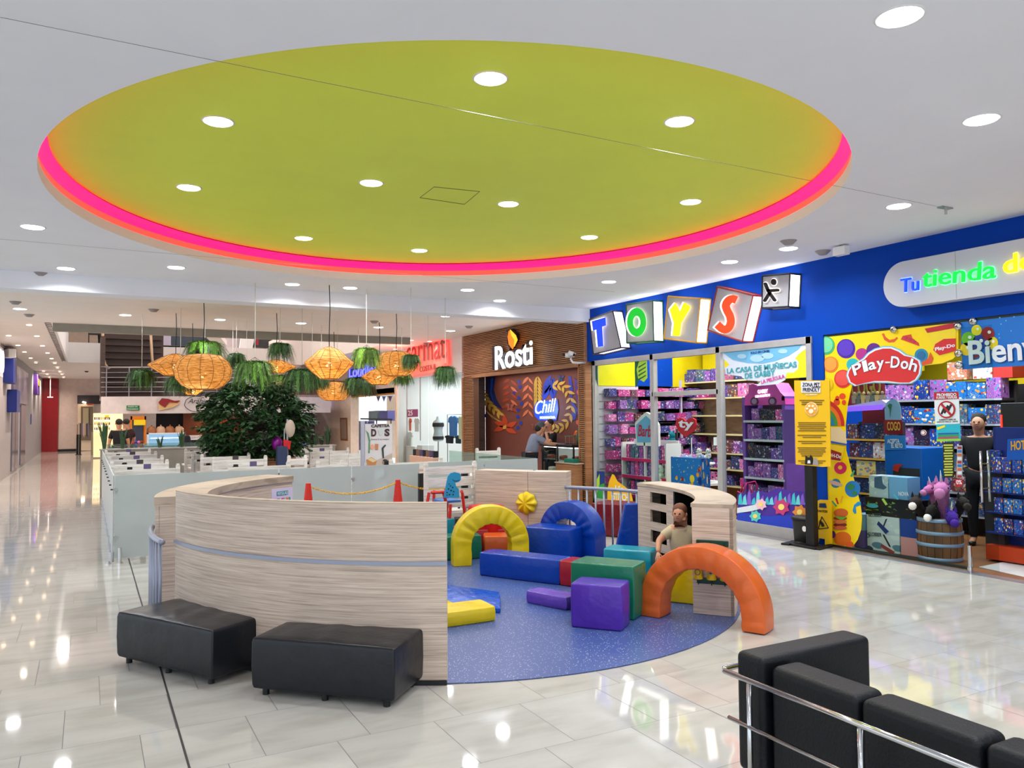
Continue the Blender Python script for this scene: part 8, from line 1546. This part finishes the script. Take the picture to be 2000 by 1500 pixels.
def person(label, loc, rz, pose, top, bottom, hairc=m_hair, s=1.0, cap=None, apron=None):
    """pose: joints in metres, facing -Y; hands get five fingers each"""
    t = thing('person', label, 'person', loc, rz); t.scale = (s, s, s)
    P = dict(pelvis=(0, 0, .95), chest=(0, .0, 1.28), neck=(0, 0, 1.46), head=(0, -.02, 1.60), sl=(-.17, 0, 1.40), sr=(.17, 0, 1.40), el=(-.24, 0, 1.12), er=(.24, 0, 1.12), wl=(-.25, -.08, .88), wr=(.25, -.08, .88), hl=(-.09, 0, .92), hr=(.09, 0, .92), kl=(-.10, -.02, .5), kr=(.10, -.02, .5), al=(-.10, .02, .09), ar=(.10, .02, .09), tl=(-.11, -.13, .03), tr=(.11, -.13, .03))
    P.update(pose); V = {k: Vector(v) for k, v in P.items()}
    R = dict(pelvis=.13, chest=(.16, .12), neck=.055, head=.085, sl=.07, sr=.07, el=.045, er=.045, wl=.03, wr=.03, hl=.09, hr=.09, kl=.062, kr=.062, al=.042, ar=.042, tl=.035, tr=.035)
    J = {k: (V[k], R[k]) for k in V}; hd_ = V['head']; up = (V['head']-V['neck']).normalized(); J['crown'] = (hd_+up*.09, .075)
    E = [('pelvis', 'chest'), ('chest', 'neck'), ('neck', 'head'), ('head', 'crown'), ('chest', 'sl'), ('chest', 'sr'), ('sl', 'el'), ('el', 'wl'), ('sr', 'er'), ('er', 'wr'), ('pelvis', 'hl'), ('pelvis', 'hr'), ('hl', 'kl'), ('kl', 'al'), ('al', 'tl'), ('hr', 'kr'), ('kr', 'ar'), ('ar', 'tr')]
    body('body', J, E, m_skin, t, 'pelvis')
    for sd in 'lr':
        w_, e_ = V['w'+sd], V['e'+sd]; d = (w_-e_).normalized(); sdv = d.cross(Vector((0, 0, 1)));
        if sdv.length < .1: sdv = Vector((1, 0, 0))
        sdv.normalize(); nn_ = d.cross(sdv); J2 = {'w': (w_, .022), 'p': (w_+d*.05, (.035, .018))}; E2 = [('w', 'p')]
        for k in range(4): off = (k-1.5)*.018; L_ = (.06, .07, .066, .052)[k]; b_ = w_+d*.085+sdv*off; J2['a%d' % k] = (b_, .009); J2['b%d' % k] = (b_+d*L_*.5+nn_*.008, .008); J2['c%d' % k] = (b_+d*L_+nn_*.022, .006); E2 += [('p', 'a%d' % k), ('a%d' % k, 'b%d' % k), ('b%d' % k, 'c%d' % k)]
        J2['t0'] = (w_+d*.04-sdv*.035, .011); J2['t1'] = (w_+d*.075-sdv*.055+nn_*.01, .008); E2 += [('p', 't0'), ('t0', 't1')]
        body('hand', J2, E2, m_skin, t, 'w')
    g_ = .016
    JT = {k: (V[k], tuple(x+g_ for x in R[k]) if isinstance(R[k], tuple) else R[k]+g_) for k in ('pelvis', 'chest', 'sl', 'sr')}; JT['nk'] = (V['chest'].lerp(V['neck'], .8), .075)
    for sd in 'lr': JT['e'+sd] = (V['s'+sd].lerp(V['e'+sd], .72), .062)
    body('shirt', JT, [('pelvis', 'chest'), ('chest', 'nk'), ('chest', 'sl'), ('chest', 'sr'), ('sl', 'el'), ('sr', 'er')], top, t, 'pelvis')
    JB = {k: (V[k], (R[k] if not isinstance(R[k], tuple) else R[k][0])+.014) for k in ('pelvis', 'hl', 'hr', 'kl', 'kr', 'al', 'ar')}
    body('trousers', JB, [('pelvis', 'hl'), ('pelvis', 'hr'), ('hl', 'kl'), ('kl', 'al'), ('hr', 'kr'), ('kr', 'ar')], bottom, t, 'pelvis')
    for sd in 'lr': MB().ball(V['t'+sd].lerp(V['a'+sd], .45)+Vector((0, 0, -.02)), .06, 10, (.75, 1.7, .65)).build('shoe', m_black, t, smooth=True, local=True)
    f = Vector(pose.get('face', (0, -1, 0))).normalized(); sdv = f.cross(up).normalized(); c = hd_+up*.045
    MB().ball(c+f*-.036+up*.045, .096, 14, (.98, 1.0, .95)).build('hair' if cap is None else 'cap', hairc if cap is None else cap, t, smooth=True, local=True)
    if cap is not None: MB().ball(c-f*.06-up*.02, .085, 12).build('hair', hairc, t, smooth=True, local=True)
    mb = MB(); mb.ball(c+f*.03-up*.012, .088, 14, (.88, .9, 1.12)); mb.ball(c+f*.125-up*.015, .016, 8); mb.build('face', m_skin, t, smooth=True, local=True)
    for k in (-1, 1): MB().ball(c+f*.108+sdv*.03*k+up*.01, .011, 8).build('eye', m_black, t, smooth=True, local=True); MB().ball(c+sdv*.088*k-up*.01, .022, 8, (.6, .8, 1.2)).build('ear', m_skin, t, smooth=True, local=True)
    MB().tube([c+f*.115-up*.05-sdv*.02, c+f*.12-up*.053, c+f*.115-up*.05+sdv*.02], .005, 5).build('mouth', mat('lip', (150, 70, 66)), t, local=True)
    return t
grey_t, dark_p, black_t = mat('shirt_grey', (122, 126, 146), rough=.9), mat('trousers_black', (24, 24, 30), rough=.9), mat('shirt_black', (24, 22, 26), rough=.9)
a = A(1050, 850, X=8.3)
person('person in a grey t-shirt and cap leaning on the cake case', (8.12, a.y+.02, 0), radians(75), dict(chest=(0, -.10, 1.25), neck=(0, -.18, 1.40), head=(0, -.24, 1.52), sl=(-.16, -.12, 1.36), sr=(.16, -.12, 1.36), el=(-.17, -.38, 1.22), er=(.17, -.38, 1.22), wl=(-.08, -.60, 1.20), wr=(.10, -.60, 1.20)), grey_t, dark_p, cap=mat('cap_grey', (70, 72, 80), rough=.8), s=.98)
b = A(1074, 850, X=9.24)
person('person in black behind the cake case with hands at the face', (9.24, b.y, 0), radians(-90), dict(el=(-.20, -.16, 1.20), er=(.20, -.16, 1.20), wl=(-.06, -.14, 1.47), wr=(.06, -.14, 1.47)), black_t, dark_p, s=.96)
# child in the den of the play cabinet, kneeling and reaching out
ca = A(1330, 1085, Z=.12)
q = Vector((PC[0]+2.30*cos(radians(-27)), PC[1]+2.30*sin(radians(-27)), .012))
person('child in a beige shirt kneeling in the den, reaching out', (q.x, q.y, .012), radians(-55), dict(pelvis=(0, .02, .30), hl=(-.08, .02, .28), hr=(.08, .02, .28), kl=(-.10, -.26, .12), kr=(.10, -.26, .12), al=(-.10, .06, .05), ar=(.10, .06, .05), tl=(-.10, .16, .04), tr=(.10, .16, .04), chest=(0, -.06, .62), neck=(0, -.12, .80), head=(0, -.17, .93), sl=(-.15, -.08, .74), sr=(.15, -.08, .74), el=(-.26, -.24, .62), er=(.32, -.18, .68), wl=(-.22, -.40, .50), wr=(.54, -.26, .66)), mat('shirt_beige', (196, 180, 150), rough=.9), mat('trousers_grey', (96, 90, 90), rough=.9), mat('brown_hair', (110, 66, 46), rough=.7), s=.80)
# people by the kiosk
p = A(232, 870, Y=24.5); person('person in a black coat standing with back turned near the kiosk', (p.x, 24.5, 0), radians(180), {}, black_t, dark_p)
p = A(246, 870, Y=25.6); person('person in dark red-brown clothes standing right behind the black coat', (p.x, 25.6, 0), radians(200), dict(el=(-.28, -.1, 1.15), wl=(-.2, -.3, 1.1)), mat('shirt_brown', (52, 26, 26), rough=.9), dark_p, s=1.0)
p = A(365, 880, Y=24.2); t = thing('person', 'person in a dark hood sitting with back turned at the kiosk', 'person', (p.x, 24.2, 0)); z0 = .45
mb = {'pelvis': (Vector((0, 0, .5)), .17), 'chest': (Vector((0, .02, .85)), (.22, .15)), 'neck': (Vector((0, 0, 1.08)), .10), 'head': (Vector((0, -.02, 1.22)), .10), 'crown': (Vector((0, -.02, 1.3)), .08), 'sl': (Vector((-.2, 0, .98)), .09), 'sr': (Vector((.2, 0, .98)), .09), 'el': (Vector((-.3, -.1, .75)), .07), 'er': (Vector((.3, -.1, .75)), .07), 'wl': (Vector((-.15, .3, .75)), .04), 'wr': (Vector((.15, .3, .75)), .04), 'kl': (Vector((-.14, .42, .5)), .09), 'kr': (Vector((.14, .42, .5)), .09), 'al': (Vector((-.14, .42, .05)), .06), 'ar': (Vector((.14, .42, .05)), .06)}
body('body', mb, [('pelvis', 'chest'), ('chest', 'neck'), ('neck', 'head'), ('head', 'crown'), ('chest', 'sl'), ('chest', 'sr'), ('sl', 'el'), ('el', 'wl'), ('sr', 'er'), ('er', 'wr'), ('pelvis', 'kl'), ('kl', 'al'), ('pelvis', 'kr'), ('kr', 'ar')], mat('hoodie_navy', (30, 30, 42), rough=.9), t, 'pelvis')
MB().box((-.25, -.2, .38), (.25, .3, .43)).build('stool_seat', m_dark, thing('stool', 'dark stool under the hooded person', 'stool', (p.x, 24.2, 0)), local=True); s_ = [o for o in COL.objects if o.name == 'stool'][0]; MB().cyl((0, .05), .03, .02, .38, 10).build('leg', m_dark, s_, local=True); MB().cyl((0, .05), .18, 0, .02, 16).build('base', m_dark, s_, local=True)
# people upstairs
for k, px in enumerate((200, 222, 244)):
    p = A(px, 660, Y=36.4); person(['person with dark hair seated upstairs beside the stair rail', 'person in dark clothes seated upstairs in the middle', 'person seated upstairs at the right, dark jacket'][k], (p.x, 36.4, 4.66), radians((0, 20, 150)[k]), dict(pelvis=(0, 0, .50), hl=(-.09, 0, .5), hr=(.09, 0, .5), kl=(-.1, -.4, .5), kr=(.1, -.4, .5), al=(-.1, -.4, .09), ar=(.1, -.4, .09), tl=(-.11, -.53, .03), tr=(.11, -.53, .03), chest=(0, 0, .85), neck=(0, 0, 1.03), head=(0, -.02, 1.17), sl=(-.17, 0, .97), sr=(.17, 0, .97), el=(-.24, -.1, .72), er=(.24, -.1, .72), wl=(-.15, -.33, .72), wr=(.15, -.33, .72)), black_t, dark_p)
# shop assistant in the dark of the toy shop
p = A(1913, 870, X=10.55); person('shop assistant in black standing inside the toy shop entrance', (10.55, p.y, 0), radians(-70), {}, black_t, dark_p)
# ------------------------------------------------- unused plush prototypes never stay below the floor
for o in list(COL.objects):
    if o.name.startswith('plush_toy') and o.parent is None and o.location.z < -1:
        for c in kids(o): bpy.data.objects.remove(c)
        bpy.data.objects.remove(o)

# ------------------------------------------------- rows of look-alikes: say which one, counted along their row
ORDS = ORDW
def pxx(o): d = o.matrix_world.translation-CAM if False else Vector(o.location)-CAM; return d.dot(CR)/max(.1, d.dot(FW))
grp = {}
for o in COL.objects:
    if o.parent is None and o.get('label'): grp.setdefault(o['label'], []).append(o)
for l, os_ in grp.items():
    if len(os_) > 1 and len(os_) <= len(ORDS):
        os_.sort(key=pxx)
        for i, o in enumerate(os_): o['label'] = ORDS[i]+' '+l+', counted from the left' if len(l.split()) <= 10 else ORDS[i]+' '+l+', from left'
